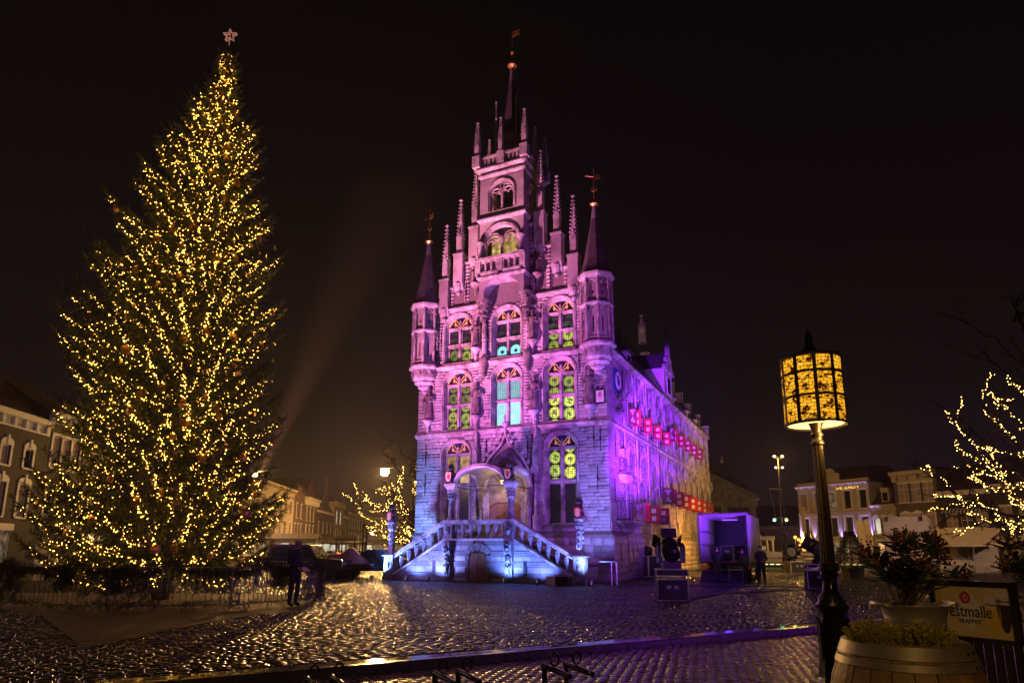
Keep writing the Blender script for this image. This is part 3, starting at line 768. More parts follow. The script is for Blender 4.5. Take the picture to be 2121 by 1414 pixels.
# --- statues in shallow niches
def statue(parent, x, y, z, h, seed, crown=True, staff=False, shieldp=False):
    r = random.Random(seed); m = MB(); n = 12; rings = []
    prof = [(0, .34, .26), (.12, .33, .25), (.3, .29, .22), (.45, .25, .2), (.56, .23, .18), (.66, .27, .19), (.76, .31, .18), (.80, .26, .15), (.825, .10, .10), (.85, .085, .09), (.88, .115, .12), (.93, .12, .13), (.97, .09, .10), (.99, .03, .03)]
    lean = r.uniform(-.03, .03)
    for t, rx, ry in prof:
        fold = .035 if t < .6 else 0
        rings.append([(x + lean * math.sin(t * 3) + h * .44 * rx * (1 + fold * 2 * math.cos(5 * a + seed)) * math.cos(a), y + h * .44 * ry * (1 + fold * 3 * math.cos(6 * a + seed * 2)) * math.sin(a), z + t * h) for a in [2 * PI * i / n for i in range(n)]])
    m.loft(rings)
    for sg in (-1, 1):
        up = r.random()
        sh = (x + sg * .13 * h, y - .02, z + .76 * h); el = (x + sg * .18 * h, y - .07, z + (.58 + .02 * up) * h); hd = (x + sg * (.05 + .08 * up) * h, y - .16, z + (.55 + .08 * up) * h)
        m.tube([sh, el, hd], [.045 * h, .038 * h, .026 * h], 6); m.ball(hd, .03 * h, 6, 5)
    if crown:
        for i in range(7):
            a = 2 * PI * i / 7; m.bar((x + .05 * h * math.cos(a), y + .05 * h * math.sin(a), z + .955 * h), (x + .062 * h * math.cos(a), y + .062 * h * math.sin(a), z + 1.02 * h), .014 * h)
        m.lathe([(.05 * h, 0), (.056 * h, .02 * h)], 10, (x, y, z + .95 * h))
    if staff: m.tube([(x + .2 * h, y - .14, z + .1 * h), (x + .18 * h, y - .16, z + 1.0 * h)], .012 * h, 5)
    if shieldp: shield_mesh(m, x - .08 * h, y - .17, z + .42 * h, .09 * h, .13 * h)
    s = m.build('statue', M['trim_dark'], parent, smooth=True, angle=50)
    # bracket and canopy
    b = MB(); b.lathe([(.02, -.75), (.055, -.7), (.05, -.42), (.09, -.36), (.16, -.22), (.25, -.14), (.31, -.06), (.31, 0)], 10, (x, y - .02, z)); b.build('bracket', M['trim'], parent, smooth=True, angle=40)
    ni = MB(); P = arch_path(.24, z - .0, z + h * 1.08, .22, 8)
    sweep(ni, arch_path, .24, z, z + h * 1.08, .22, [(.08, -.045), (.05, -.075), (.0, -.06), (-.02, -.035)], cx=x); ni.build('niche', M['trim'], parent)
    return s
for i, (x, z, h, st, sp_) in enumerate(((-5.05, 9.0, 1.85, 0, 1), (-1.86, 9.0, 1.9, 0, 0), (1.74, 9.0, 1.95, 0, 1), (4.93, 9.0, 1.92, 0, 0), (-1.92, 13.0, 1.7, 1, 0), (1.68, 13.0, 1.75, 0, 0), (-2.0, 17.0, 1.3, 1, 0), (1.98, 16.9, 1.4, 1, 0))):
    statue(hall, x, -.16, z, h, 20 + i, True, bool(st), bool(sp_))

# --- iron wall anchors
anch = MB(); anch.bar((0, 0, -.62), (0, 0, .62), .035, .03); anch.bar((0, -.01, -.09), (0, -.01, .09), .075, .04)
ame = anch.mesh('wall_anchor', M['iron'])
for x, z in ((-5.2, 6.9), (-5.2, 5.2), (5.1, 7.3), (5.25, 5.2), (-5.0, 11.3), (4.35, 11.5), (-1.22, 7.0), (1.35, 7.0), (-4.35, 13.8), (2.15, 14.5), (-2.45, 14.5), (2.75, 16.6), (-2.7, 16.6), (5.45, 7.2)):
    obj('wall_anchor', ame, hall, loc=(x, -.07, z), scale=(1, 1, 1.0))
for k in range(0, 11):
    for z in (11.1, 7.1, 2.9 if k > 2 else 6.9):
        obj('wall_anchor', ame, hall, loc=(HWID + .08, 4.28 + 2.63 * (k + .5) + .32, z), rot=(0, 0, PI / 2))
for y, z in ((1.0, 7.0), (2.6, 7.2), (.7, 4.6), (2.8, 10.9), (2.2, 1.5), (.9, 1.3)):
    obj('wall_anchor', ame, hall, loc=(HWID + (.08 if z > 2.4 else .27), y, z), rot=(0, 0, PI / 2))
# --- pinnacles
def crocketed(mb, x, y, z0, z1, w, shaft=.3):
    """square shaft with gablets, crocketed spirelet and finial"""
    H = z1 - z0; zs = z0 + H * shaft
    mb.box(x - w / 2, x + w / 2, y - w / 2, y + w / 2, z0, zs)
    mb.box(x - w * .62, x + w * .62, y - w * .62, y + w * .62, z0, z0 + .07)
    for k in range(4):
        a = k * PI / 2; dx, dy = math.cos(a), math.sin(a); tx, ty = -dy, dx; q = w * .56
        base = [(x + dx * q + tx * w * .6, y + dy * q + ty * w * .6, zs - .08), (x + dx * q - tx * w * .6, y + dy * q - ty * w * .6, zs - .08), (x + dx * q, y + dy * q, zs + w * 1.05)]
        back = [(x + tx * w * .5, y + ty * w * .5, zs - .08), (x - tx * w * .5, y - ty * w * .5, zs - .08), (x, y, zs + w * 1.05)]
        mb.add(base + back, [(0, 1, 2), (0, 3, 4, 1), (1, 4, 5, 2), (2, 5, 3, 0)])
        mb.ball((x + dx * q, y + dy * q, zs + w * 1.1), w * .14, 5, 4)
    zb = zs + .02; zt = z1 - w * .35
    mb.lathe([(w * .60, zb), (w * .11, zt)], 4, (x, y, 0), rot=PI / 4)
    n = max(4, int((zt - zb) / (w * .62)))
    for j in range(1, n):
        t = j / n; rr_ = (w * .60 * (1 - t) + w * .11 * t); z = zb + (zt - zb) * t
        for k in range(4):
            a = PI / 4 + k * PI / 2; c = rr_ + w * .10
            mb.ball((x + c * math.cos(a), y + c * math.sin(a), z), (w * .15, w * .15, w * .12), 5, 4)
    mb.ball((x, y, zt + w * .06), (w * .26, w * .26, w * .12), 6, 4)
    for k in range(4):
        a = PI / 4 + k * PI / 2; mb.ball((x + w * .26 * math.cos(a), y + w * .26 * math.sin(a), zt + w * .1), w * .14, 5, 4)
    mb.ball((x, y, zt + w * .26), w * .17, 6, 5)
POSTS = [(4.15, 17.6, 21.35), (3.18, 19.1, 22.85), (2.14, 20.65, 24.75)]
for sg in (-1, 1):
    for (px0, zt, zp) in POSTS:
        x = px0 * sg
        m = MB(); z_low = {4.15: 15.3, 3.18: 16.8, 2.14: 18.2}[px0]
        m.prism([(-.28, z_low + .5), (-.05, z_low), (.3, z_low), (.3, zt), (-.28, zt)], x - .31, x + .31, 'x')
        m.box(x - .35, x + .35, -.32, .34, zt - .06, zt + .05)
        m.lathe([(.04, z_low - .35), (.14, z_low - .2), (.10, z_low - .05), (.22, z_low + .18), (.26, z_low + .4)], 8, (x, -.12, 0))
        q = m.build('gable_post', M['stone'], hall)
        m = MB(); crocketed(m, x, 0.0, zt + .05, zp, .36, .3); m.build('pinnacle', M['trim'], hall)
# coping of the gable steps
for sg in (-1, 1):
    for (xa, xb, z) in ((3.48, 3.86, 17.1), (2.46, 2.88, 18.6), (1.44, 1.84, 20.15)):
        c = MB(); ledge(c, min(xa * sg, xb * sg), max(xa * sg, xb * sg), z, .13, .2); c.box(min(xa * sg, xb * sg), max(xa * sg, xb * sg), .0, .68, z - .02, z + .09)
        c.box((xa + xb) / 2 * sg - .1, (xa + xb) / 2 * sg + .1, .1, .3, z + .09, z + .32)
        c.build('coping', M['trim'], hall)

# --- projecting centre bay and bell tower
TF_ = -.80; TB = 2.05; TW = 1.42
tower = part(hall, 'bell_tower')
t = MB()
# big arch carrying the bay
P = arch_path(1.12, 15.75, 16.05, .80, 14)[1:-1]
t.strip([(x, TF_, z) for x, z in P], [(x, TF_, 17.0) for x, z in P]); t.add([(-TW, TF_, 15.75), (-1.12, TF_, 15.75), (-1.12, TF_, 17.0), (-TW, TF_, 17.0)], [(0, 1, 2, 3)]); t.add([(TW, TF_, 15.75), (1.12, TF_, 15.75), (1.12, TF_, 17.0), (TW, TF_, 17.0)], [(0, 1, 2, 3)])
sweep(t, arch_path, 1.12, 15.75, 16.05, .80, [(0, 0), (0, .8)], y0=TF_)
for sg in (-1, 1): t.add([(sg * TW, TF_, 15.75), (sg * TW, 0, 15.75), (sg * TW, 0, 17.0), (sg * TW, TF_, 17.0)], [(0, 1, 2, 3)]); t.add([(sg * TW, TF_, 15.75), (sg * 1.12, TF_, 15.75), (sg * 1.12, 0, 15.75), (sg * TW, 0, 15.75)], [(0, 1, 2, 3)])
# open gallery storey 17.0 - 20.6
hwA = 1.02
def pierced(mb, axis_m, z0, z1, op):
    mb.M = axis_m; wall_with_openings(mb, -TW, TW, z0, z1, [(0., op[3], [op[:3]])], y=0); sweep(mb, arch_path, op[3], op[0], op[1], op[2], [(0, 0), (0, .32)]); mb.M = None
def face_m(k):
    cx_, cy_ = 0, (TF_ + TB) / 2; a = k * PI / 2
    return Matrix.Translation((cx_, cy_, 0)) @ Matrix.Rotation(a, 4, 'Z') @ Matrix.Translation((0, -TW, 0))
OPG = (18.1, 19.05, .98, hwA); OPB = (21.05, 22.1, .80, .76)
for k in range(4):
    pierced(t, face_m(k), 17.0, 20.6, OPG if k == 0 else (18.6, 19.2, .7, .6)); pierced(t, face_m(k), 20.75, 23.2, OPB)
t.box(-TW, TW, TF_, TB, 17.0, 17.12); t.box(-TW, TW, TF_, TB, 20.55, 20.7); t.box(-TW + .3, TW - .3, TF_ + .9, TB - .3, 18, 20.5); t.box(-TW, TW, TF_, TB, 23.1, 23.2)
t.build('tower_wall', M['stone'], tower)
m = MB()
for k in range(4):
    m.M = face_m(k)
    for (op, pr) in ((OPG if k == 0 else None, [(.22, -.01), (.22, -.08), (.12, -.11), (.10, -.05), (.02, -.04), (.0, .02)]), (OPB, [(.16, -.01), (.16, -.06), (.08, -.08), (.05, -.03), (.0, .0)])):
        if op: sweep(m, arch_path, op[3], op[0] if op is not OPG else 19.0, op[1], op[2], pr)
    # bell openings: mullion, two lights and an oculus
    s_, sp, ri, hw = OPB
    m.box(-.06, .06, .05, .2, s_, sp + .25)
    for sg in (-1, 1):
        m.tube([(sg * hw * .5 - .34 * math.cos(a), .12, sp + .05 + .36 * math.sin(a)) for a in [PI * j / 8 for j in range(9)]], .05, 5)
        for q2 in (-1, 1): m.tube([(sg * hw * .5 + q2 * .16 - .14 * math.cos(a), .12, sp + .03 + .16 * math.sin(a)) for a in [PI * j / 6 for j in range(7)]], .03, 5)
    m.tube([(.13 * math.cos(a), .12, sp + .52 + .2 * math.sin(a)) for a in [2 * PI * j / 10 for j in range(10)]], .04, 5, close=True)
    if k == 0:
        m.box(-.06, .06, .05, .2, 18.1, 19.4)
        for sg in (-1, 1):
            m.tube([(sg * hwA * .5 - .46 * math.cos(a), .12, 19.0 + .5 * math.sin(a)) for a in [PI * j / 8 for j in range(9)]], .055, 5)
            for q2 in (-1, 1): m.tube([(sg * .5 + q2 * .2 - .17 * math.cos(a), .12, 19.02 + .2 * math.sin(a)) for a in [PI * j / 6 for j in range(7)]], .03, 5)
            m.tube([(sg * .06, .12, 19.3), (sg * .3, .12, 19.62), (sg * .75, .12, 19.68)], .04, 5)
    m.M = None
m.build('tracery', M['trim'], tower)
def band(name, w, z, p, h, mtl='trim'):
    b = MB(); w0 = w
    prof = [(w0, z - h), (w0 + p * .4, z - h * .7), (w0 + p, z - h * .35), (w0 + p, z), (w0 + p * .3, z + .12), (w0 - .1, z + .2)]
    cy_ = (TF_ + TB) / 2
    b.lathe([(r_ * math.sqrt(2), zz) for r_, zz in prof], 4, (0, cy_, 0), rot=PI / 4); return b.build(name, M[mtl], tower)
band('cornice', TW, 17.0, .14, .2); band('cornice', TW, 20.62, .16, .22); band('cornice', TW, 23.45, .12, .2); band('cornice', TW, 23.85, .24, .2)
# balcony parapet and corner shafts in front of the gallery
bp = MB()
for x in (-1.42, 0, 1.42): bp.box(x - .16, x + .16, TF_ - .2, TF_ + .06, 17.12, 18.12)
bp.box(-1.5, 1.5, TF_ - .2, TF_ + .04, 17.12, 17.24); bp.box(-1.55, 1.55, TF_ - .24, TF_ + .06, 17.95, 18.1)
for sg in (-1, 1):
    for i in range(4): x = sg * (.2 + i * .36); bp.box(x - .05, x + .05, TF_ - .16, TF_ - .02, 17.24, 17.95)
    for i in range(3):
        x = sg * (.38 + i * .36); bp.tube([(x - .14 * math.cos(a), TF_ - .09, 17.72 + .14 * math.sin(a)) for a in [PI * j / 5 for j in range(6)]], .035, 4)
        bp.box(x - .13, x + .13, TF_ - .14, TF_ - .05, 17.84, 17.95)
bp.build('balcony_parapet', M['trim'], tower)
for sg in (-1, 1):
    c = MB(); c.lathe([(.2, 18.1), (.16, 18.2), (.13, 18.25), (.13, 18.9), (.2, 19.0), (.24, 19.1)], 10, (sg * 1.3, TF_ - .1, 0)); c.build('shaft', M['trim'], tower, smooth=True, angle=40)
# parapet, corner pinnacles
pp = MB(); pw = TW + .14; cy_ = (TF_ + TB) / 2
for k in range(4):
    pp.M = Matrix.Translation((0, cy_, 0)) @ Matrix.Rotation(k * PI / 2, 4, 'Z') @ Matrix.Translation((0, -pw, 0))
    pp.box(-pw, pw, -.0, .16, 23.95, 24.08); pp.box(-pw, pw, -.03, .18, 24.5, 24.64)
    for i in range(11):
        x = -pw + .25 + i * (2 * pw - .5) / 10; pp.box(x - .07, x + .07, .02, .14, 24.08, 24.5)
    pp.M = None
for sx_ in (-1, 1):
    for sy_ in (-1, 1): pp.box(sx_ * pw - .24, sx_ * pw + .24, cy_ + sy_ * pw - .24, cy_ + sy_ * pw + .24, 23.95, 24.7)
pp.box(-.24, .24, cy_ - pw - .08, cy_ - pw + .2, 23.95, 24.7)
pp.build('parapet', M['trim'], tower)
for sx_ in (-1, 1):
    for sy_ in (-1, 1):
        q = MB(); crocketed(q, sx_ * pw, cy_ + sy_ * pw, 24.7, 27.1, .3, .3); q.build('pinnacle', M['trim'], tower)
for (x, y, zt) in ((0, cy_ - pw, 27.0), (-pw, cy_, 26.9), (pw, cy_, 26.9)):
    q = MB(); crocketed(q, x, y, 24.65, zt, .24, .3); q.build('pinnacle', M['trim'], tower)
for (x, y) in ((-.7, cy_ - .8), (.65, cy_ - .8)):
    q = MB(); q.tube([(x, y, 24.2), (x, y, 28.7)], .04, 6); q.ball((x, y, 28.72), .08, 6, 5); q.ball((x, y, 27.6), .08, 6, 5); q.build('flag_pole', M['trim'], tower)
# lantern and spire
sy0 = cy_ - .0
q = MB(); q.lathe([(.95, 23.9), (.95, 24.3), (.78, 24.6), (.78, 26.2), (.92, 26.35), (.92, 26.5), (.74, 26.7)], 8, (0, sy0, 0), rot=PI / 8); q.build('lantern', M['trim_dark'], tower)
q = MB(); q.lathe([(.74, 26.65), (.58, 27.6), (.21, 30.5)], 8, (0, sy0, 0), rot=PI / 8); q.build('spire', M['slate'], tower)
q = MB(); q.lathe([(.215, 30.45), (.12, 31.55)], 8, (0, sy0, 0), rot=PI / 8); q.build('spire_cap', M['lead'], tower)
q = MB(); q.lathe([(.12, 31.5), (.30, 31.62), (.32, 31.72), (.14, 31.82), (.09, 31.9), (.05, 32.45), (.05, 32.5)], 8, (0, sy0, 0)); q.ball((0, sy0, 32.65), .15, 8, 6); q.tube([(0, sy0, 32.7), (0, sy0, 34.25)], .018, 5); q.build('finial', M['gold'], tower)
q = MB(); q.prism([(.05, 33.75), (.5, 33.85), (.42, 34.0), (.52, 34.2), (.05, 34.15)], sy0 - .012, sy0 + .012); q.build('vane', M['gold'], tower)
# carved corbels and engaged shafts under the bay
for sg in (-1, 1):
    c = MB(); c.lathe([(.06, 14.35), (.14, 14.5), (.12, 14.62), (.26, 14.85), (.22, 15.0), (.34, 15.2), (.32, 15.35), (.46, 15.6), (.50, 15.72), (.50, 15.85)], 10, (sg * 1.34, -.28, 0))
    for i in range(26):
        a = rr.uniform(PI, 2 * PI); z = rr.uniform(14.6, 15.6); r_ = .12 + (z - 14.5) * .29; c.ball((sg * 1.34 + r_ * math.cos(a), -.28 + r_ * math.sin(a), z), rr.uniform(.04, .09), 5, 4)
    c.build('corbel', M['trim_dark'], hall, smooth=True, angle=40)
    s2 = MB(); s2.lathe([(.26, 12.3), (.2, 12.5), (.15, 12.55), (.15, 13.4), (.19, 13.45), (.15, 13.5), (.14, 14.4)], 8, (sg * 1.38, -.12, 0)); s2.build('engaged_shaft', M['trim'], hall)
    c = MB(); c.lathe([(.04, 11.2), (.10, 11.4), (.08, 11.5), (.2, 11.75), (.18, 11.85), (.3, 12.05), (.32, 12.22), (.3, 12.34)], 8, (sg * 1.38, -.14, 0)); c.build('corbel', M['trim_dark'], hall, smooth=True, angle=40)
# glowing panel put in for the warm light inside the gallery
q = MB(); q.box(-.98, .98, -.05, -.03, 18.15, 19.75); q.build('gallery_glow', pane_mat('warm', 3, 1.1), tower)

# --- corner turrets
def turret(sg):
    tx, ty = sg * 5.42, -.06
    T_ = part(hall, 'corner_turret', (tx, ty, 0))
    b = MB(); b.lathe([(.05, 10.6), (.22, 10.72), (.2, 10.85), (.42, 11.0), (.40, 11.1), (.66, 11.25), (.62, 11.34), (.80, 11.5), (.80, 12.0), (.90, 12.06), (1.0, 12.12), (1.0, 12.24), (.84, 12.42)], 8, rot=PI / 8)
    for k in range(8):
        a = k * PI / 4; b.tube([(.80 * math.cos(a + .22 * math.cos(w_)), .80 * math.sin(a + .22 * math.cos(w_)), 11.62 + .3 * math.sin(w_)) for w_ in [PI * j / 6 for j in range(7)]], .03, 4)
    b.build('corbel', M['trim'], T_)
    b = MB(); b.lathe([(.80, 12.38), (.80, 12.55), (.70, 12.6), (.70, 14.22), (.80, 14.3), (.80, 14.6), (.70, 14.66), (.70, 15.68), (.80, 15.75), (.80, 15.85)], 8, rot=PI / 8); b.build('shaft', M['stone'], T_)
    b = MB()
    for k in range(8):
        a = PI / 8 + k * PI / 4; b.tube([(.82 * math.cos(a), .82 * math.sin(a), z) for z in (12.4, 15.85)], .075, 6)
        am = k * PI / 4; ax = .72
        for z1_ in (14.05, 15.5):
            pts_ = []
            for j in range(9):
                w_ = PI * j / 8; off = .24 * math.cos(w_); z = z1_ + .22 * math.sin(w_)
                pts_.append((ax * math.cos(am) - off * math.sin(am), ax * math.sin(am) + off * math.cos(am), z))
            b.tube(pts_, .035, 4)
            for s2_ in (-1, 1):
                off = .12 * s2_; b.tube([(ax * math.cos(am) - (off + .1 * math.cos(w_)) * math.sin(am), ax * math.sin(am) + (off + .1 * math.cos(w_)) * math.cos(am), z1_ - .02 + .12 * math.sin(w_)) for w_ in [PI * j / 5 for j in range(6)]], .022, 4)
    b.lathe([(.82, 14.28), (.93, 14.36), (.93, 14.44), (.82, 14.56)], 8, rot=PI / 8)
    b.build('blind_tracery', M['trim'], T_)
    for k in range(8):
        am = k * PI / 4; p = MB(); p.M = Matrix.Rotation(am - PI / 2, 4, 'Z')
        for (za, zb) in ((12.55, 14.0), (14.65, 15.45)): p.box(-.035, .035, .635, .655, za + .25, zb - .35)
        p.build('arrow_slit', M['black'], T_)
    b = MB(); b.lathe([(.82, 15.8), (.98, 15.92), (1.03, 16.02), (1.03, 16.1)], 8, rot=PI / 8); b.build('eaves', M['trim'], T_)
    b = MB(); b.lathe([(1.0, 16.1), (.78, 16.55), (.66, 16.95), (.20, 19.5)], 8, rot=PI / 8); b.build('spire', M['slate'], T_)
    b = MB(); b.lathe([(.205, 19.45), (.11, 20.35)], 8, rot=PI / 8); b.build('spire_cap', M['lead'], T_)
    b = MB(); b.lathe([(.11, 20.3), (.24, 20.4), (.25, 20.48), (.10, 20.58), (.05, 20.7), (.03, 21.2)], 8); b.tube([(0, 0, 21.1), (0, 0, 22.7)], .016, 5)
    for k in range(4):
        a = k * PI / 2; b.tube([(0, 0, 21.2), (.16 * math.cos(a), .16 * math.sin(a), 21.3), (.14 * math.cos(a), .14 * math.sin(a), 21.45)], .018, 4)
    b.build('finial', M['gold'], T_)
    b = MB(); b.prism([(.05, 21.95), (.40, 22.0), (.33, 22.12), (.42, 22.28), (.05, 22.25)], -.01, .01); b.tube([(0, 0, 22.1), (-.45, 0, 22.15)], .014, 4); b.ball((-.46, 0, 22.16), .05, 5, 4); b.build('vane', M['gold'], T_, rot=(0, 0, .5 if sg > 0 else -.4))
for sg in (-1, 1): turret(sg)

# --- roof, dormers, rear gable
rf = MB(); RZ = 21.0; EZ = 12.3
rf.add([(HWID + .1, .5, EZ), (HWID + .1, HLEN - .3, EZ), (0, HLEN - .3, RZ), (0, .5, RZ), (-HWID - .1, .5, EZ), (-HWID - .1, HLEN - .3, EZ)], [(0, 1, 2, 3), (4, 3, 2, 5)])
roof = rf.build('roof', M['slate'], hall)
rg = MB(); st = []
xs_ = 6.1; z = 13.1
while xs_ > .5: st += [(xs_, z), (xs_ - .77, z)]; xs_ -= .77; z += 1.18
prof = [(HWID, 12.0)] + [(a, b) for a, b in [(6.1, 12.0)]] + st
full = prof + [(-a, b) for a, b in reversed(prof)]
rg.prism(full, HLEN - .45, HLEN); rg.build('rear_gable', M['stone'], hall)
q = MB(); crocketed(q, 0, HLEN - .2, 22.4, 25.5, .6, .45); q.build('pinnacle', M['trim'], hall)
i = 0; xs_ = 6.1; z = 13.1
while xs_ > .9:
    q = MB(); q.box(xs_ - .80, xs_ + .04, HLEN - .5, HLEN + .05, z, z + .12); q.build('coping', M['trim'], hall); xs_ -= .77; z += 1.18
# big dormer on the right flank
dm = part(hall, 'dormer')
d = MB(); y0, y1 = 13.9, 16.6
d.box(HWID - 2.6, HWID + .05, y0, y1, 12.2, 14.5); d.build('wall', M['stone'], dm)
d = MB(); d.prism([(y0 - .1, 14.5), (y1 + .1, 14.5), ((y0 + y1) / 2, 16.0)], HWID - 3.6, HWID - .05, 'x'); d.build('roof', M['slate'], dm)
d = MB(); yc = (y0 + y1) / 2
d.prism([(y0 - .1, 14.45), (y0 - .05, 14.8), (y0 + .5, 14.95), (y0 + .6, 15.5), (yc - .35, 15.7), (yc - .3, 16.3), (yc, 16.6), (yc + .3, 16.3), (yc + .35, 15.7), (y1 - .6, 15.5), (y1 - .5, 14.95), (y1 + .05, 14.8), (y1 + .1, 14.45)], HWID - .05, HWID + .2, 'x')
d.box(HWID - .02, HWID + .24, y0 - .14, y1 + .14, 14.4, 14.55); d.build('gable', M['trim'], dm)
d = MB(); d.tube([(HWID + .05, yc, 16.5), (HWID + .05, yc, 18.2)], [.1, .015], 6); d.ball((HWID + .05, yc, 16.8), .12, 6, 5); d.build('finial', M['iron'], dm)
d = MB(); d.box(HWID + .03, HWID + .10, yc - .5, yc + .5, 12.7, 14.1); d.build('window', M['white'], dm)
for sg in (-1, 1):
    d = MB(); d.box(HWID + .09, HWID + .115, yc + sg * .24 - .19, yc + sg * .24 + .19, 12.8, 14.0); d.build('pane', M['glass_dark'], dm)
# small roof dormers
for y in (5.9, 19.8, 25.2, 29.6):
    s = part(hall, 'roof_dormer')
    d = MB(); d.box(HWID - 1.6, HWID - .35, y - .5, y + .5, 12.4, 13.5); d.build('wall', M['white'], s)
    d = MB(); d.add([(HWID - .1, y - .75, 13.45), (HWID - .1, y + .75, 13.45), (HWID - 1.9, y + .75, 13.45), (HWID - 1.9, y - .75, 13.45), (HWID - .9, y - .0, 14.35), (HWID - 2.2, y, 14.35)], [(0, 1, 4), (1, 2, 5, 4), (0, 4, 5, 3), (0, 3, 2, 1)]); d.build('roof', M['slate'], s)
    d = MB(); d.box(HWID - .36, HWID - .33, y - .35, y + .35, 12.55, 13.3); d.build('pane', M['glass_dark'], s)
    d = MB(); d.tube([(HWID - .9, y, 14.3), (HWID - .9, y, 15.4)], .03, 5); d.ball((HWID - .9, y, 14.5), .09, 6, 4); d.bar((HWID - .9, y - .2, 14.95), (HWID - .9, y + .2, 14.95), .04); d.build('finial', M['iron'], s)

# --- right flank: pilasters, blind arches, windows, shutters, clock, sundial, balcony
for k in range(12):
    y = 4.28 + 2.63 * (k - .5)
    m = MB(); m.box(HWID, HWID + .10, y - .13, y + .13, 2.5, 7.95); m.box(HWID, HWID + .10, y - .13, y + .13, 8.3, 11.85); m.build('pilaster', M['trim'], hall)
def side_arch(y, zs, spring, rise, hw, prof):
    m = MB(); m.M = SMX; sweep(m, arch_path, hw, zs, spring, rise, prof, cx=y)
    for sg in (-1, 1): m.tube([(y + sg * hw * .45 + .22 * math.cos(a), -.05, spring + rise * .15 + .22 * math.sin(a)) for a in [2 * PI * j / 8 for j in range(8)]], .035, 4, close=True)
    m.tube([(y + .16 * math.cos(a), -.05, spring + rise * .6 + .16 * math.sin(a)) for a in [2 * PI * j / 8 for j in range(8)]], .035, 4, close=True)
    m.build('blind_arch', M['trim'], hall)
for k in range(11):
    side_arch(BAYS[k], SIDE_UP[k][1] + .4, 11.2, .62, .72, [(.1, -.03), (.1, -.08), (.02, -.10), (0, -.03)])
    zt = SIDE_LO[k][1] + .4
    side_arch(BAYS[k], zt, 7.05, .62, .72, [(.1, -.03), (.1, -.08), (.02, -.10), (0, -.03)])
M['maroon'] = mat('maroon_paint', (.10, .010, .018), .5, noise=.15, nscale=5); M['pale_wedge'] = mat('pale_wedge', (.36, .30, .30), .6)
def shutter(y, z0, z1, hinge_side, ang, faces):
    """leaf hinged at the wall; local x runs out from the hinge, faces -y (towards the square) when ang = 0"""
    h = z1 - z0; w = .50 + .28 * (h > .95)
    s = part(hall, 'shutter', (HWID + .06, y, z0)); s.rotation_euler = (0, 0, ang)
    b = MB(); b.box(0, w, -.025, .025, 0, h); b.build('leaf', M['red'] if faces == 'squares' else M['maroon'], s)
    if faces == 'squares':
        q = min(w * .40, h * .27)
        for zc in (h * .28, h * .72):
            p = MB(); p.box(w / 2 - q / 2, w / 2 + q / 2, -.032, -.025, zc - q / 2, zc + q / 2); p.build('white_square', M['white_sq'], s)
    else:
        for (a_, b_) in ((.10, .49), (.90, .51)):
            p = MB(); p.prism([(w * .18, h * a_), (w * .82, h * a_), (w * .5, h * b_)], -.034, -.025); p.build('pale_wedge', M['pale_wedge'], s)
    for zc in (h * .12, h * .55 if faces == 'squares' else h * .9):
        p = MB(); p.box(-.03, w * .45, -.045, -.033, zc - .02, zc + .02); p.build('hinge', M['iron'], s)
for k in range(11):
    for lvl, (s_, sp, ri) in enumerate((SIDE_LO[k], SIDE_UP[k])):
        w = part(hall, 'window'); yb = BAYS[k]
        f = MB(); f.M = SMX
        f.box(yb - .48, yb - .42, .18, .26, s_, sp + .1); f.box(yb + .42, yb + .48, .18, .26, s_, sp + .1); f.box(yb - .04, yb + .04, .17, .26, s_, sp + ri * .9); f.box(yb - .42, yb + .42, .18, .26, s_, s_ + .06); f.box(yb - .42, yb + .42, .17, .26, sp - .04, sp + .05)
        sweep(f, arch_path, .48, s_, sp, ri, [(.10, -.03), (.10, -.06), (0, -.05), (0, .02)], cx=yb)
        f.build('frame', M['trim'], w)
        p = MB(); p.M = SMX; p.prism([(yb + x, z) for x, z in arch_path(.47, s_, sp, ri - .02)], .24, .26); p.build('pane', M['glass_dark'], w)
        sh_h = 1.0 if lvl == 0 else .92
        zt0 = s_ if lvl == 1 else s_
        if lvl == 1 and k < 9 or lvl == 0 and k < 10:
            shutter(yb + .50, zt0 - .02, zt0 + sh_h, 1, R(rr.uniform(-6, 4)), 'squares')
            if (lvl, k) in ((1, 0), (0, 0), (0, 3), (1, 4), (0, 9)): shutter(yb - .50, zt0 - .02, zt0 + sh_h, -1, R(28), 'wedges')
            else: shutter(yb - .50, zt0 - .02, zt0 + sh_h, -1, R(78), 'wedges')
# clock
ck = part(hall, 'clock', (HWID + .05, 1.62, 10.62)); c = MB(); c.box(0, .1, -.55, .55, -.6, .6); c.build('board', M['blue_paint'], ck)
c = MB(); c.M = Matrix.Rotation(PI / 2, 4, 'Y'); c.lathe([(.30, .10), (.50, .10), (.50, .125), (.30, .125), (.30, .10)], 24); c.build('dial_ring', M['white_sq'], ck)
c = MB(); c.bar((.14, 0, 0), (.14, .1, .40), .04, .02); c.bar((.14, 0, 0), (.14, -.22, .12), .05, .02); c.build('hand', M['gold'], ck)
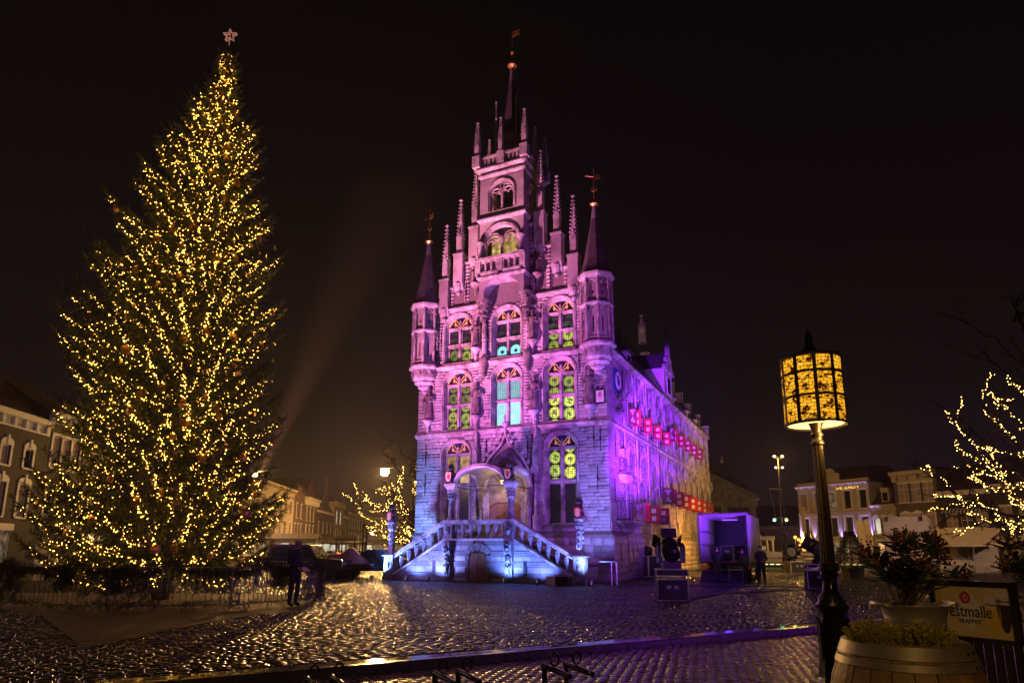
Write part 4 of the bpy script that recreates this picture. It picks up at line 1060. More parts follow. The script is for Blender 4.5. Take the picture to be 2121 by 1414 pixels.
# sundial on the front
sd = part(hall, 'sundial', (5.55, -.24, 9.42)); c = MB(); c.box(-.27, .27, -.05, .05, -.42, .36); c.build('board', M['black'], sd)
c = MB(); c.box(-.205, .205, -.062, -.05, -.33, .29); c.build('face', M['white_sq'], sd)
for i in range(9):
    a = R(-70 + 17.5 * i); c = MB(); c.bar((0, -.066, .17), (.48 * math.sin(a) * .45, -.066, .17 - .45 * math.cos(a)), .012, .006); c.build('hour_line', M['red'], sd)
c = MB(); c.M = Matrix.Rotation(PI / 2, 4, 'X'); c.lathe([(.075, .06), (.075, .08)], 14, (0, .19, 0)); c.build('sun_disc', M['gold'], sd)
c = MB(); c.bar((0, -.08, .2), (0, -.3, -.12), .02); c.build('gnomon', M['gold'], sd)
for i in range(6):
    for (x, z) in ((-.24, -.37 + i * .135), (.24, -.37 + i * .135)): c = MB(); c.box(x - .014, x + .014, -.058, -.05, z - .035, z + .035); c.build('gilt_mark', M['gold'], sd)
# relief with bracket on the flank
c = MB()
for i in range(40): c.ball((HWID + .12 + rr.uniform(0, .1), 2.2 + rr.uniform(-.55, .55), 5.95 + rr.uniform(-.4, .4)), rr.uniform(.06, .13), 5, 4)
c.build('carved_relief', M['trim_dark'], hall, smooth=True)
c = MB(); c.M = SMX; c.prism([(1.5, 5.5), (2.9, 5.5), (2.75, 5.25), (2.4, 5.05), (2.0, 5.05), (1.65, 5.25)], -.45, 0); c.box(1.9, 2.5, -.28, 0, 6.4, 6.9); c.build('console', M['trim'], hall)
for z in (9.75, 8.95):
    c = MB()
    for i in range(26): c.ball((HWID + .1 + rr.uniform(0, .18), 1.75 + rr.uniform(-.5, .5), z + rr.uniform(-.16, .18)), rr.uniform(.05, .10), 5, 4)
    c.build('carved_relief', M['trim_dark'], hall, smooth=True)
# stone balcony with iron rail
bc = part(hall, 'side_balcony')
c = MB(); c.M = SMX
prof = [(0, 2.0, .12), (.25, 2.12, .3), (.22, 2.3, .3), (.48, 2.5, .62), (.45, 2.62, .62), (.78, 2.8, .95), (.95, 2.92, 1.12), (.95, 3.05, 1.12)]
for (d0, z0, h0), (d1, z1, h1) in zip(prof, prof[1:]):
    c.add([(2.05 - h0, 0, z0), (2.05 - h0, -d0, z0), (2.05 + h0, -d0, z0), (2.05 + h0, 0, z0), (2.05 - h1, 0, z1), (2.05 - h1, -d1, z1), (2.05 + h1, -d1, z1), (2.05 + h1, 0, z1)], [(0, 1, 5, 4), (1, 2, 6, 5), (2, 3, 7, 6), (4, 5, 6, 7), (0, 3, 2, 1)])
c.build('bracket', M['trim_dark'], bc)
c = MB(); c.M = SMX
for z in (3.12, 4.05): c.bar((.98, -.9, z), (3.12, -.9, z), .035); c.bar((.98, -.9, z), (.98, 0, z), .035); c.bar((3.12, -.9, z), (3.12, 0, z), .035)
for i in range(13): c.bar((.98 + i * .178, -.9, 3.05), (.98 + i * .178, -.9, 4.05), .018)
for i in range(1, 5):
    for x in (.98, 3.12): c.bar((x, -.9 + i * .2, 3.05), (x, -.9 + i * .2, 4.05), .018)
c.build('railing', M['iron'], bc)
c = MB(); c.M = SMX; c.prism([(2.05 + x, z) for x, z in arch_path(.42, 3.05, 4.6, .4)], -.03, -.0); c.build('door', M['black'], bc)
# low arched cellar openings
for k in range(1, 11, 2):
    c = MB(); c.M = SMX; c.prism([(BAYS[k] + x, z) for x, z in arch_path(.26, .35, 1.0, .25)], -.235, -.21); c.build('cellar_door', M['black'], hall)
# ------------------------------------------------------------------ entrance staircase with its porch
stair = thing('entrance_staircase', 'double stone staircase with carved balusters and vaulted porch, lit blue from below', 'staircase', HO, -PHI)
YF = -3.1
def lattice_material():
    m = bpy.data.materials.new('diaper_carving'); m.use_nodes = True
    N, L = m.node_tree.nodes, m.node_tree.links; b = N['Principled BSDF']; b.inputs['Roughness'].default_value = .75
    tc = N.new('ShaderNodeTexCoord'); mp = N.new('ShaderNodeMapping'); mp.inputs['Rotation'].default_value = (0, R(45), 0); mp.inputs['Scale'].default_value = (1, .001, 1)
    L.new(tc.outputs['Object'], mp.inputs[0])
    ck = N.new('ShaderNodeTexChecker'); ck.inputs['Scale'].default_value = 17; ck.inputs['Color1'].default_value = (.33, .31, .29, 1); ck.inputs['Color2'].default_value = (.09, .085, .085, 1)
    L.new(mp.outputs[0], ck.inputs['Vector']); L.new(ck.outputs[0], b.inputs['Base Color'])
    bp = N.new('ShaderNodeBump'); bp.inputs['Strength'].default_value = .6; bp.inputs['Distance'].default_value = .02; L.new(ck.outputs['Fac'], bp.inputs['Height']); L.new(bp.outputs[0], b.inputs['Normal'])
    return m
M['lattice'] = lattice_material()
def half_w(z): return 5.0 if z <= .25 else 5.0 - (z - .25) * 3.05 / 1.75
body = MB(); body.prism([(-5.0, 0), (-5.0, .25), (-1.95, 2.0), (1.95, 2.0), (5.0, .25), (5.0, 0)], YF + .05, YF + .35)
body.prism([(-1.95, 0), (-1.95, 1.98), (1.95, 1.98), (1.95, 0)], YF + .35, -.22)
for sg in (-1, 1):
    for i in range(11):
        x0 = 4.9 - i * .27; z = .16 + i * .166; a, b_ = sorted((sg * x0, sg * (x0 - .28))); body.box(a, b_, YF + .35, YF + 1.75, 0, z)
    body.prism([(sg * 5.0, 0), (sg * 5.0, .2), (sg * 1.95, 1.95), (sg * 1.95, 0)], YF + 1.75, YF + 2.0)
body.build('core', M['mortar'], stair)
bands = [(.02, .20, 'b'), (.20, .44, 'l'), (.44, .74, 'w'), (.74, .99, 'l'), (.99, 1.24, 'w'), (1.24, 1.49, 'l'), (1.49, 1.75, 'w'), (1.75, 1.985, 'l')]
for z0, z1, kd in bands:
    for sg in (-1, 1):
        lo = .66 if z0 < 1.45 else .30
        x = lo
        while x < half_w(z0) - .08:
            l = rr.uniform(.55, .8); x2 = x + l
            if half_w(z0) - x2 < .25: x2 = half_w(z0)
            x1t = min(x2, half_w(z1)); g_ = .006
            P = [(x + g_, z0 + g_), (x2 - g_, z0 + g_), (max(x1t, x + .02) - g_, z1 - g_), (x + g_, z1 - g_)]
            if abs(x - lo) > .01 and x > half_w(z1): P = P[:3]
            m = MB(); m.prism([(sg * a, b_) for a, b_ in P], YF + (.0 if kd == 'w' else -.03), YF + .06)
            m.build('lattice_panel' if kd == 'l' else 'stone_panel', M['lattice'] if kd == 'l' else M['stone'], stair); x = x2
# slit lights
for sg in (-1, 1):
    m = MB(); m.box(sg * 2.55 - .09, sg * 2.55 + .09, YF - .045, YF - .02, .35, 1.0); m.build('slit_light', M['black'], stair)
# cellar door with rusticated surround
m = MB(); m.prism([(-.52, .02), (.52, .02), (.52, 1.25), (.35, 1.42), (-.35, 1.42), (-.52, 1.25)], YF - .0, YF + .03); m.build('door_recess', M['black'], stair)
for sg in (-1, 1):
    d = part(stair, 'cellar_door_leaf')
    for i in range(4):
        a, b_ = sorted((sg * (.015 + i * .122), sg * (.015 + (i + 1) * .122 - .008))); m = MB(); zt = 1.38 - max(0, (abs(a + b_) / 2 - .33)) * .8
        m.box(a, b_, YF - .06, YF - .02, .03, zt); m.build('plank', M['oak'], d)
for i, (x, z, w, h) in enumerate([(s_ * .6, .1 + .3 * j, .16 + .06 * (j % 2), .29) for s_ in (-1, 1) for j in range(4)]):
    m = MB(); m.box(x - w / 2, x + w / 2, YF - .10, YF, z, z + h - .012); m.build('surround_block', M['stair_stone'], stair)
for i in range(5):
    a0, a1 = PI * (.15 + i * .14), PI * (.15 + (i + 1) * .14) - .03
    m = MB(); m.prism([(-.62 * math.cos(a0), 1.14 + .36 * math.sin(a0)), (-.62 * math.cos(a1), 1.14 + .36 * math.sin(a1)), (-.80 * math.cos(a1), 1.14 + .74 * math.sin(a1)), (-.80 * math.cos(a0), 1.14 + .74 * math.sin(a0))], YF - .12 - .04 * (i == 2), YF); m.build('surround_block', M['stair_stone'], stair)
# base plinth, string under the balustrade
m = MB(); m.box(-5.1, 5.1, YF - .07, YF - .0, 0.0, .05); m.build('base', M['trim_dark'], stair)
m = MB(); m.box(-1.95, 1.95, YF - .09, YF + .3, 1.99, 2.10)
for sg in (-1, 1):
    m.prism([(sg * 1.95, 1.99), (sg * 5.02, .22), (sg * 5.02, .32), (sg * 1.95, 2.10)], YF - .09, YF + .3)
m.build('stringer', M['trim'], stair)
# balusters
bal = MB(); pf = [(.055, 0), (.075, .03), (.06, .08), (.05, .1), (.07, .28), (.098, .5), (.105, .58), (.08, .62), (.10, .66), (.10, .70)]
bal.lathe([(r_ * 1.2, z) for r_, z in pf], 8, rot=PI / 8)
bal.ball((0, -.10, .46), (.05, .045, .07), 6, 5); bal.ball((0, -.105, .33), (.035, .03, .05), 5, 4)
bme = bal.mesh('baluster', M['stair_stone'])
for i in range(7): obj('baluster', bme, stair, loc=(-1.38 + i * .46, YF + .09, 2.1))
for sg in (-1, 1):
    for i in range(6):
        x = 2.32 + i * .46; z = 2.05 - (x - 1.95) * 1.77 / 3.07 + .03; obj('baluster', bme, stair, loc=(sg * x, YF + .09, z), scale=(1, 1, 1.0))
m = MB(); m.box(-1.95, 1.95, YF - .10, YF + .28, 2.82, 2.9); m.box(-1.98, 1.98, YF - .15, YF + .33, 2.9, 3.02)
for sg in (-1, 1):
    m.prism([(sg * 1.95, 2.82), (sg * 5.05, 1.06), (sg * 5.05, 1.14), (sg * 1.95, 2.9)], YF - .10, YF + .28)
    m.prism([(sg * 1.98, 2.9), (sg * 5.08, 1.14), (sg * 5.08, 1.26), (sg * 1.98, 3.02)], YF - .15, YF + .33)
m.build('handrail', M['trim'], stair)
# caryatid brackets and pedestals under the porch columns
def face_mask(mb, x, y, z, s):
    mb.ball((x, y, z), (s, s * .7, s * 1.25), 8, 6); mb.ball((x, y - s * .65, z - s * .1), (s * .22, s * .3, s * .3), 5, 4)
    for q in (-1, 1): mb.ball((x + q * s * .38, y - s * .5, z + s * .25), s * .2, 5, 4); mb.ball((x + q * s * .75, y, z + s * .9), s * .4, 5, 4); mb.ball((x + q * s * .7, y, z - s * .9), s * .35, 5, 4)
    mb.ball((x, y - s * .1, z + s * 1.3), (s * .9, s * .5, s * .35), 6, 4); mb.ball((x, y - s * .3, z - s * 1.2), (s * .5, s * .4, s * .5), 5, 4)
for sg in (-1, 1):
    x = sg * 1.72
    m = MB(); m.box(x - .24, x + .24, YF - .16, YF + .3, 2.1, 2.82); m.build('pedestal', M['stair_stone'], stair)
    m = MB(); face_mask(m, x, YF - .2, 2.48, .13); m.build('carved_mask', M['stair_stone'], stair, smooth=True)
    m = MB(); m.prism([(YF, 0.05), (YF - .22, .05), (YF - .2, .5), (YF - .14, .9), (YF - .2, 1.3), (YF - .34, 1.75), (YF - .34, 1.98), (YF, 1.98)], x - .2, x + .2, 'x'); m.build('bracket', M['stair_stone'], stair)
    m = MB(); face_mask(m, x, YF - .32, 1.62, .15); face_mask(m, x, YF - .24, 1.05, .13); m.tube([(x - .1, YF - .2, .85), (x, YF - .26, .6), (x + .1, YF - .2, .35)], .06, 6); m.tube([(x + .1, YF - .2, .85), (x, YF - .26, .6), (x - .1, YF - .2, .35)], .06, 6); m.build('carved_figure', M['stair_stone'], stair, smooth=True)
# lions with shields
M['lion'] = mat('painted_lion', (.05, .035, .03), .4, noise=.3, nscale=10)
M['arms_red'] = mat('arms_red', (.50, .03, .03), .45)
M['arms_gold'] = mat('arms_gold', (.80, .62, .30), .4)
def lion(parent, x, y, z, s=1.0, arms=0):
    m = MB(); n = 10
    rings = []
    for t, cx_, rx, ry in ((0, .02, .17, .19), (.12, .02, .19, .22), (.35, 0, .17, .19), (.55, -.02, .19, .19), (.68, -.04, .15, .16)):
        rings.append([(x + s * rx * math.cos(a), y + s * (cx_ + ry * math.sin(a)), z + s * t) for a in [2 * PI * i / n for i in range(n)]])
    m.loft(rings)
    m.ball((x, y - .08 * s, z + .80 * s), (.17 * s, .18 * s, .19 * s), 9, 7)                   # mane
    for k in range(14):
        a = 2 * PI * k / 14; m.ball((x + .16 * s * math.cos(a), y - .06 * s, z + .79 * s + .17 * s * math.sin(a)), .06 * s, 5, 4)
    m.ball((x, y - .24 * s, z + .77 * s), (.085 * s, .12 * s, .08 * s), 7, 5)                  # muzzle
    for q in (-1, 1):
        m.ball((x + q * .12 * s, y - .06 * s, z + .98 * s), .045 * s, 5, 4)
        m.tube([(x + q * .14 * s, y - .10 * s, z + .55 * s), (x + q * .19 * s, y - .24 * s, z + .40 * s), (x + q * .13 * s, y - .30 * s, z + .48 * s)], [.075 * s, .065 * s, .05 * s], 6)
        m.ball((x + q * .17 * s, y - .02 * s, z + .12 * s), (.1 * s, .2 * s, .12 * s), 7, 5); m.ball((x + q * .15 * s, y - .22 * s, z + .04 * s), (.07 * s, .11 * s, .05 * s), 6, 4)
    m.tube([(x, y + .2 * s, z + .05 * s), (x + .1 * s, y + .3 * s, z + .3 * s), (x, y + .24 * s, z + .6 * s)], .03 * s, 5)
    o = m.build('lion', M['lion'], parent, smooth=True)
    sh = MB(); shield_mesh(sh, x, y - .30 * s, z + .30 * s, .15 * s, .25 * s, .04); sh.build('shield', M['arms_red'] if arms == 0 else M['arms_gold'], parent)
    c = MB(); yb = y - .30 * s - .046
    if arms == 0:
        for q in (-1, 1):
            for j in range(3): c.box(x + q * .075 * s - .03 * s, x + q * .075 * s + .03 * s, yb - .01, yb + .004, z + (.16 + .11 * j) * s, z + (.22 + .11 * j) * s)
        c.box(x - .018 * s, x + .018 * s, yb - .01, yb + .004, z + .1 * s, z + .52 * s); mt = M['arms_gold']
    else:
        for (dx, dz) in ((0, .42), (.03, .34), (-.03, .3), (.02, .22)): c.ball((x + dx * s, yb, z + dz * s), (.06 * s, .012, .05 * s), 6, 4)
        c.tube([(x + .07 * s, yb, z + .2 * s), (x + .10 * s, yb, z + .32 * s), (x + .06 * s, yb, z + .40 * s)], .012 * s, 4); mt = M['arms_red']
    c.build('charge', mt, parent)
# newel pedestals with banded columns
for sg in (-1, 1):
    x = sg * 5.28; y = YF + .1
    nw = part(stair, 'newel', (0, 0, 0))
    m = MB(); m.box(x - .33, x + .33, y - .33, y + .33, 0, .16); m.box(x - .26, x + .26, y - .26, y + .26, .16, 1.2); m.box(x - .35, x + .35, y - .35, y + .35, 1.2, 1.27); m.box(x - .31, x + .31, y - .31, y + .31, 1.27, 1.33)
    m.prism([(x - .19, .3), (x + .19, .3), (x + .19, .95), (x, 1.12), (x - .19, .95)], y - .285, y - .26); m.build('pedestal', M['stair_stone'], nw)
    m = MB(); face_mask(m, x, y - .28, .75, .1); m.build('carved_mask', M['stair_stone'], nw, smooth=True)
    m = MB()
    m.lathe([(.22, 1.33), (.24, 1.4), (.18, 1.5), (.19, 1.75), (.165, 2.0), (.18, 2.35), (.15, 2.5), (.23, 2.58), (.23, 2.68), (.17, 2.74), (.17, 2.82), (.28, 2.9), (.28, 2.98)], 4, (x, y, 0), rot=PI / 4)
    for k in range(12): a = 2 * PI * k / 12; m.ball((x + .2 * math.cos(a), y + .2 * math.sin(a), 2.78), .05, 5, 4)
    for (z, q) in ((1.65, .07), (1.9, .06), (2.15, .08), (2.38, .05)): m.ball((x, y - .15, z), (q, .05, q * 1.3), 6, 5); m.ball((x + .15, y, z), (.05, q, q * 1.3), 6, 5)
    m.build('column', M['stair_stone'], nw)
    lion(nw, x, y, 2.98, .95, 0)
# porch columns
for sg in (-1, 1):
    x = sg * 1.68; y = YF + .2
    pc = part(stair, 'porch_column')
    m = MB(); m.lathe([(.24, 3.02), (.25, 3.1), (.19, 3.2), (.18, 3.55), (.16, 3.9), (.17, 4.05), (.24, 4.1), (.24, 4.18), (.18, 4.24), (.19, 4.38), (.26, 4.42)], 8, (x, y, 0), rot=PI / 8)
    for k in range(10): a = 2 * PI * k / 10; m.ball((x + .21 * math.cos(a), y + .21 * math.sin(a), 4.31), .055, 5, 4)
    for z in (3.75, 3.45): m.ball((x, y - .16, z), (.07, .05, .1), 6, 5)
    m.build('shaft', M['stair_stone'], pc, smooth=True, angle=35)
    m = MB(); m.lathe([(.27, 4.42), (.29, 4.5), (.26, 4.56), (.40, 4.72), (.46, 4.76), (.46, 4.86), (.40, 4.90)], 4, (x, y, 0), rot=PI / 4); m.build('capital', M['trim'], pc)
    lion(pc, x, y - .12, 4.9, .98, 1)
# groin vault canopy
def bx(x): return .92 * math.sqrt(max(0, 1 - (x / 1.45) ** 2))
def by(y): return .88 * math.sqrt(max(0, 1 - ((y + 1.62) / 1.32) ** 2))
NX, NY = 26, 22; X_ = np.linspace(-1.62, 1.62, NX); Y_ = np.linspace(YF + .02, -.12, NY)
vt = MB(); idx = {}; vs = []; fs = []
for lay, dz in ((0, 0.), (1, .10)):
    for i in range(NX):
        for j in range(NY):
            idx[lay, i, j] = len(vs); vs.append((X_[i], Y_[j], 4.74 + max(bx(X_[i]), by(Y_[j])) + dz))
for lay in (0, 1):
    for i in range(NX - 1):
        for j in range(NY - 1): fs.append((idx[lay, i, j], idx[lay, i + 1, j], idx[lay, i + 1, j + 1], idx[lay, i, j + 1]))
for i in range(NX - 1):
    for j in (0, NY - 1): fs.append((idx[0, i, j], idx[0, i + 1, j], idx[1, i + 1, j], idx[1, i, j]))
for j in range(NY - 1):
    for i in (0, NX - 1): fs.append((idx[0, i, j], idx[0, i, j + 1], idx[1, i, j + 1], idx[1, i, j]))
vt.add(vs, fs); vt.build('vault', M['lead'], stair, smooth=True, angle=40)
m = MB(); sweep(m, lambda hw, zs, sp, ri: arch_path(hw, zs, sp, ri, 20)[1:-1], 1.42, 4.74, 4.74, .90, [(0, .22), (0, -.06), (.06, -.10), (.10, -.10), (.13, -.06), (.2, -.05), (.22, .0), (.22, .22)], y0=YF); m.build('arch_ring', M['trim'], stair, smooth=True, angle=40)
for sg in (-1, 1):
    m = MB(); m.M = Matrix(((0, sg, 0, sg * 1.60), (1, 0, 0, -1.62), (0, 0, 1, 0), (0, 0, 0, 1)))
    sweep(m, lambda hw, zs, sp, ri: arch_path(hw, zs, sp, ri, 18)[1:-1], 1.30, 4.74, 4.74, .86, [(0, -.2), (0, .05), (.06, .09), (.10, .09), (.16, .04), (.2, .03), (.2, -.2)]); m.build('arch_ring', M['trim'], stair, smooth=True, angle=40)
    m = MB(); m.lathe([(.03, 3.7), (.10, 3.9), (.09, 4.05), (.2, 4.4), (.24, 4.7), (.2, 4.85)], 8, (sg * 1.5, -.2, 0)); m.build('vault_corbel', M['trim_dark'], stair)
    m = MB(); m.lathe([(.16, 2.02), (.15, 2.1), (.09, 2.2), (.08, 3.75), (.12, 3.8)], 8, (sg * 1.42, -.24, 0)); m.build('wall_shaft', M['trim'], stair)
m = MB(); m.tube([(-1.5, YF + .22, 4.72), (1.5, YF + .22, 4.72)], .022, 6)
for sg in (-1, 1): m.tube([(sg * 1.62, YF + .3, 4.72), (sg * 1.55, -.2, 4.72)], .022, 6)
m.build('tie_rod', M['iron'], stair)
# portal: door, inscription, pointed and ogee arch
pt = part(hall, 'portal')
m = MB(); m.box(-1.3, -.95, -.18, -.0, 2.0, 4.6); m.box(.95, 1.3, -.18, 0, 2.0, 4.6); m.build('jamb', M['trim'], pt)
dr = part(hall, 'door')
for sg in (-1, 1):
    m = MB(); a, b_ = sorted((sg * .01, sg * .95)); m.box(a, b_, -.10, -.04, 2.0, 4.1); m.build('door_leaf', M['oak'], dr)
    for ix in range(2):
        for iz in range(4):
            x0 = .07 + ix * .44; z0 = 2.1 + iz * .48; a, b_ = sorted((sg * x0, sg * (x0 + .38))); zt = z0 + .40
            m = MB(); m.prism([(a, z0), (b_, z0), (b_, zt - .06), ((a + b_) / 2, zt), (a, zt - .06)], -.13, -.10); m.build('door_panel', M['oak'], dr)
    m = MB(); m.ball((sg * .08, -.15, 3.0), .035, 6, 5); m.build('door_knob', M['gold'], dr)
m = MB(); PA = [(-1.0, 3.72)] + [(-1.0 * math.cos(PI * t), 3.72 + .36 * math.sin(PI * t)) for t in [j / 10 for j in range(1, 10)]] + [(1.0, 3.72)]
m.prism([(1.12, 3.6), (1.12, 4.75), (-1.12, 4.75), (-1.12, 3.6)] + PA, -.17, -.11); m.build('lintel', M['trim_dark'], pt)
tv, tf = text_polys('AUDITE ET ALTERAM PARTEM', .19, .004)
wv = []
tw = max(v[0] for v in tv)
for (x, y, z) in tv:
    a = x / tw * .78; r_ = 1.62 + z; wv.append((r_ * math.sin(a) * 1.0 * .98, -.178 + y, 4.22 - 1.62 + r_ * math.cos(a) - (1 - math.cos(a)) * .2 + .06))
m = MB(); m.add(wv, tf); m.build('inscription', M['gold'], pt, fix=False)
m = MB(); sweep(m, point_path, 1.22, 2.0, 4.9, 1.75, [(.30, -.02), (.30, -.14), (.2, -.2), (.14, -.15), (.10, -.2), (.02, -.14), (-.04, -.14), (-.06, -.05), (-.12, -.02)]); m.build('pointed_arch', M['trim'], pt)
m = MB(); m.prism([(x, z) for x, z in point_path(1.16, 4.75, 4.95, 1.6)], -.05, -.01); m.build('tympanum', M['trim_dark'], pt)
m = MB()
for i in range(9):
    a = R(-60 + 15 * i); m.tube([(0, -.07, 4.8), (.5 * math.sin(a), -.1, 4.8 + .7 * math.cos(a)), (.95 * math.sin(a), -.07, 4.8 + 1.4 * math.cos(a))], .05, 5)
m.ball((0, -.12, 5.5), (.25, .1, .5), 7, 6); m.build('tympanum_relief', M['trim_dark'], pt)
og = [(1.52, 5.3), (1.35, 5.9), (1.0, 6.5), (.55, 6.95), (.25, 7.25), (.10, 7.6), (.0, 7.9)]
m = MB()
for sg in (-1, 1): m.tube([(sg * x, -.16, z) for x, z in og], [.07, .08, .08, .075, .07, .06, .05], 6)
m.tube([(0, -.16, 7.8), (0, -.16, 8.35)], .06, 6); m.lathe([(.05, 8.2), (.2, 8.32), (.22, 8.42), (.08, 8.5), (.05, 8.9)], 8, (0, -.18, 0)); m.build('ogee_moulding', M['trim'], pt)
for sg in (-1, 1):
    for j in range(6):
        t = (j + .5) / 6 * (len(og) - 1.6); i = int(t); f_ = t - i; x = og[i][0] * (1 - f_) + og[i + 1][0] * f_; z = og[i][1] * (1 - f_) + og[i + 1][1] * f_
        m = MB()
        for q in range(5): a = 2 * PI * q / 5; m.ball((sg * (x + .15) + .07 * math.cos(a), -.2, z + .13 + .07 * math.sin(a)), .06, 5, 4)
        m.ball((sg * (x + .15), -.23, z + .13), .05, 5, 4); m.build('crocket', M['trim'], pt)
    m = MB(); crocketed(m, sg * 1.82, -.16, 5.9, 8.6, .26, .35); m.box(sg * 1.82 - .22, sg * 1.82 + .22, -.3, 0, 5.6, 5.9); m.lathe([(.2, 2.5), (.2, 3.2), (.24, 3.3), (.1, 3.4), (.1, 5.5), (.2, 5.6)], 6, (sg * 1.82, -.14, 0)); m.build('niche_canopy', M['trim'], pt)
# warm lantern under the vault
ln = part(stair, 'porch_lantern'); m = MB(); m.tube([(0, -.5, 5.6), (0, -.5, 5.32)], .012, 4); m.lathe([(.02, 5.34), (.12, 5.26), (.12, 5.24)], 6, (0, -.5, 0)); m.build('cap', M['iron'], ln)
m = MB(); m.lathe([(.09, 5.24), (.07, 5.05), (.03, 5.02)], 6, (0, -.5, 0)); m.build('glass', glow('lantern_glass', (1, .62, .2), 3), ln)
lamp('porch_light', 'POINT', hl(0, -1.0, 4.75), 75, (1, .62, .24), size=.12)
# ------------------------------------------------------------------ houses round the square
M['brick_dark'] = brick_mat('dark_brick', (.040, .022, .020), (.030, .017, .016), (.035, .03, .028))
M['brick_brown'] = brick_mat('brown_brick', (.13, .075, .05), (.10, .06, .042), (.12, .10, .085))
M['brick_red'] = brick_mat('red_brick', (.15, .058, .04), (.12, .048, .035), (.12, .10, .09))
M['cream'] = mat('cream_plaster', (.50, .43, .33), .7, noise=.12, nscale=1.2, stain=(.25, .21, .17), stain_amt=.35)
M['cream2'] = mat('grey_plaster', (.38, .34, .28), .75, noise=.15, nscale=1.4, stain=(.2, .17, .14), stain_amt=.4)
M['tile'] = brick_mat('roof_tile', (.085, .042, .032), (.06, .034, .028), (.03, .02, .018), bw=.24, bh=.30, rough=.6, bump=.8, msize=.02)
M['curtain'] = mat('curtain', (.34, .28, .30), .8, noise=.25, nscale=9)
def room_glow(name, col, strength, scale=1.2, lo=.4, hi=.72):
    m = bpy.data.materials.new(name); m.use_nodes = True
    N, L = m.node_tree.nodes, m.node_tree.links; b = N['Principled BSDF']; b.inputs['Base Color'].default_value = (.02, .018, .016, 1); b.inputs['Roughness'].default_value = .15
    tc = N.new('ShaderNodeTexCoord'); n = N.new('ShaderNodeTexNoise'); n.inputs['Scale'].default_value = scale; n.inputs['Detail'].default_value = 5; n.inputs['Roughness'].default_value = .7; L.new(tc.outputs['Object'], n.inputs['Vector'])
    mr = N.new('ShaderNodeMapRange'); mr.inputs[1].default_value = lo; mr.inputs[2].default_value = hi; mr.inputs[3].default_value = .03 * strength; mr.inputs[4].default_value = strength; L.new(n.outputs[0], mr.inputs[0])
    n2 = N.new('ShaderNodeTexNoise'); n2.inputs['Scale'].default_value = scale * .7; L.new(tc.outputs['Object'], n2.inputs['Vector'])
    x = N.new('ShaderNodeMixRGB'); x.inputs[1].default_value = (*col, 1); x.inputs[2].default_value = (col[0] * .9, min(1, col[1] * 1.35), min(1, col[2] * 2.4 + .1), 1); L.new(n2.outputs[0], x.inputs[0])
    L.new(x.outputs[0], b.inputs['Emission Color']); L.new(mr.outputs[0], b.inputs['Emission Strength']); return m
M['lit_warm'] = room_glow('lit_window', (1, .55, .2), .45)
M['lit_cool'] = room_glow('lit_window_pale', (.95, .8, .4), .9, .8, .2, .6)
M['lit_shop'] = room_glow('shop_light', (1, .55, .15), .9)
M['lit_blue'] = glow('screen_light', (.15, .75, .95), 1.4)
M['awning'] = mat('awning_cloth', (.06, .05, .045), .8, noise=.15, nscale=2)
M['stripe_w'] = mat('awning_white', (.6, .56, .5), .8); M['stripe_b'] = mat('awning_black', (.03, .03, .03), .8)

def house_window(H, x, z, w, h, glass, style='sash', frame='white', y=0., arch=0.):
    W_ = part(H, 'window', (x, y, z))
    f = MB(); t = .07
    f.box(-w / 2, -w / 2 + t, .10, .20, 0, h); f.box(w / 2 - t, w / 2, .10, .20, 0, h); f.box(-w / 2 + t, w / 2 - t, .10, .20, 0, t); f.box(-w / 2 + t, w / 2 - t, .10, .20, h - t, h)
    if style in ('sash', 'cross', 'tall'):
        zc = h * (.55 if style == 'sash' else .68); f.box(-w / 2 + t, w / 2 - t, .09, .19, zc - .035, zc + .035)
        if w > .8 or style == 'cross': f.box(-.025, .025, .10, .19, t, h - t)
    f.build('frame', M[frame], W_)
    p = MB(); p.box(-w / 2 + .02, w / 2 - .02, .17, .19, .02, h - .02); p.build('pane', M[glass], W_)
    s = MB(); s.box(-w / 2 - .08, w / 2 + .08, -.10, .12, -.10, 0.0); s.build('sill', M[frame], W_)
    if style in ('trim', 'hood', 'pediment') or arch:
        m = MB()
        for sg in (-1, 1): m.box(sg * (w / 2 + .09) - .09, sg * (w / 2 + .09) + .09, -.06, .02, 0, h)
        if style == 'pediment': m.prism([(-w / 2 - .28, h + .05), (w / 2 + .28, h + .05), (w / 2 + .2, h + .22), (0, h + .52), (-w / 2 - .2, h + .22)], -.10, .02)
        elif arch: m.prism([(-w / 2 - .18, h), (w / 2 + .18, h), (w / 2 + .18, h + .18)] + [((w / 2 + .18) * math.cos(PI * j / 8), h + .18 + arch * math.sin(PI * j / 8)) for j in range(1, 8)] + [(-w / 2 - .18, h + .18)], -.08, .02); m.box(-.1, .1, -.13, .02, h + .05, h + arch + .36)
        else: m.box(-w / 2 - .24, w / 2 + .24, -.12, .02, h, h + .2)
        m.build('surround', M[frame], W_)
    elif style != 'plain':
        m = MB(); m.box(-w / 2 - .05, w / 2 + .05, -.03, .06, h, h + .16); m.build('lintel', M[frame], W_)

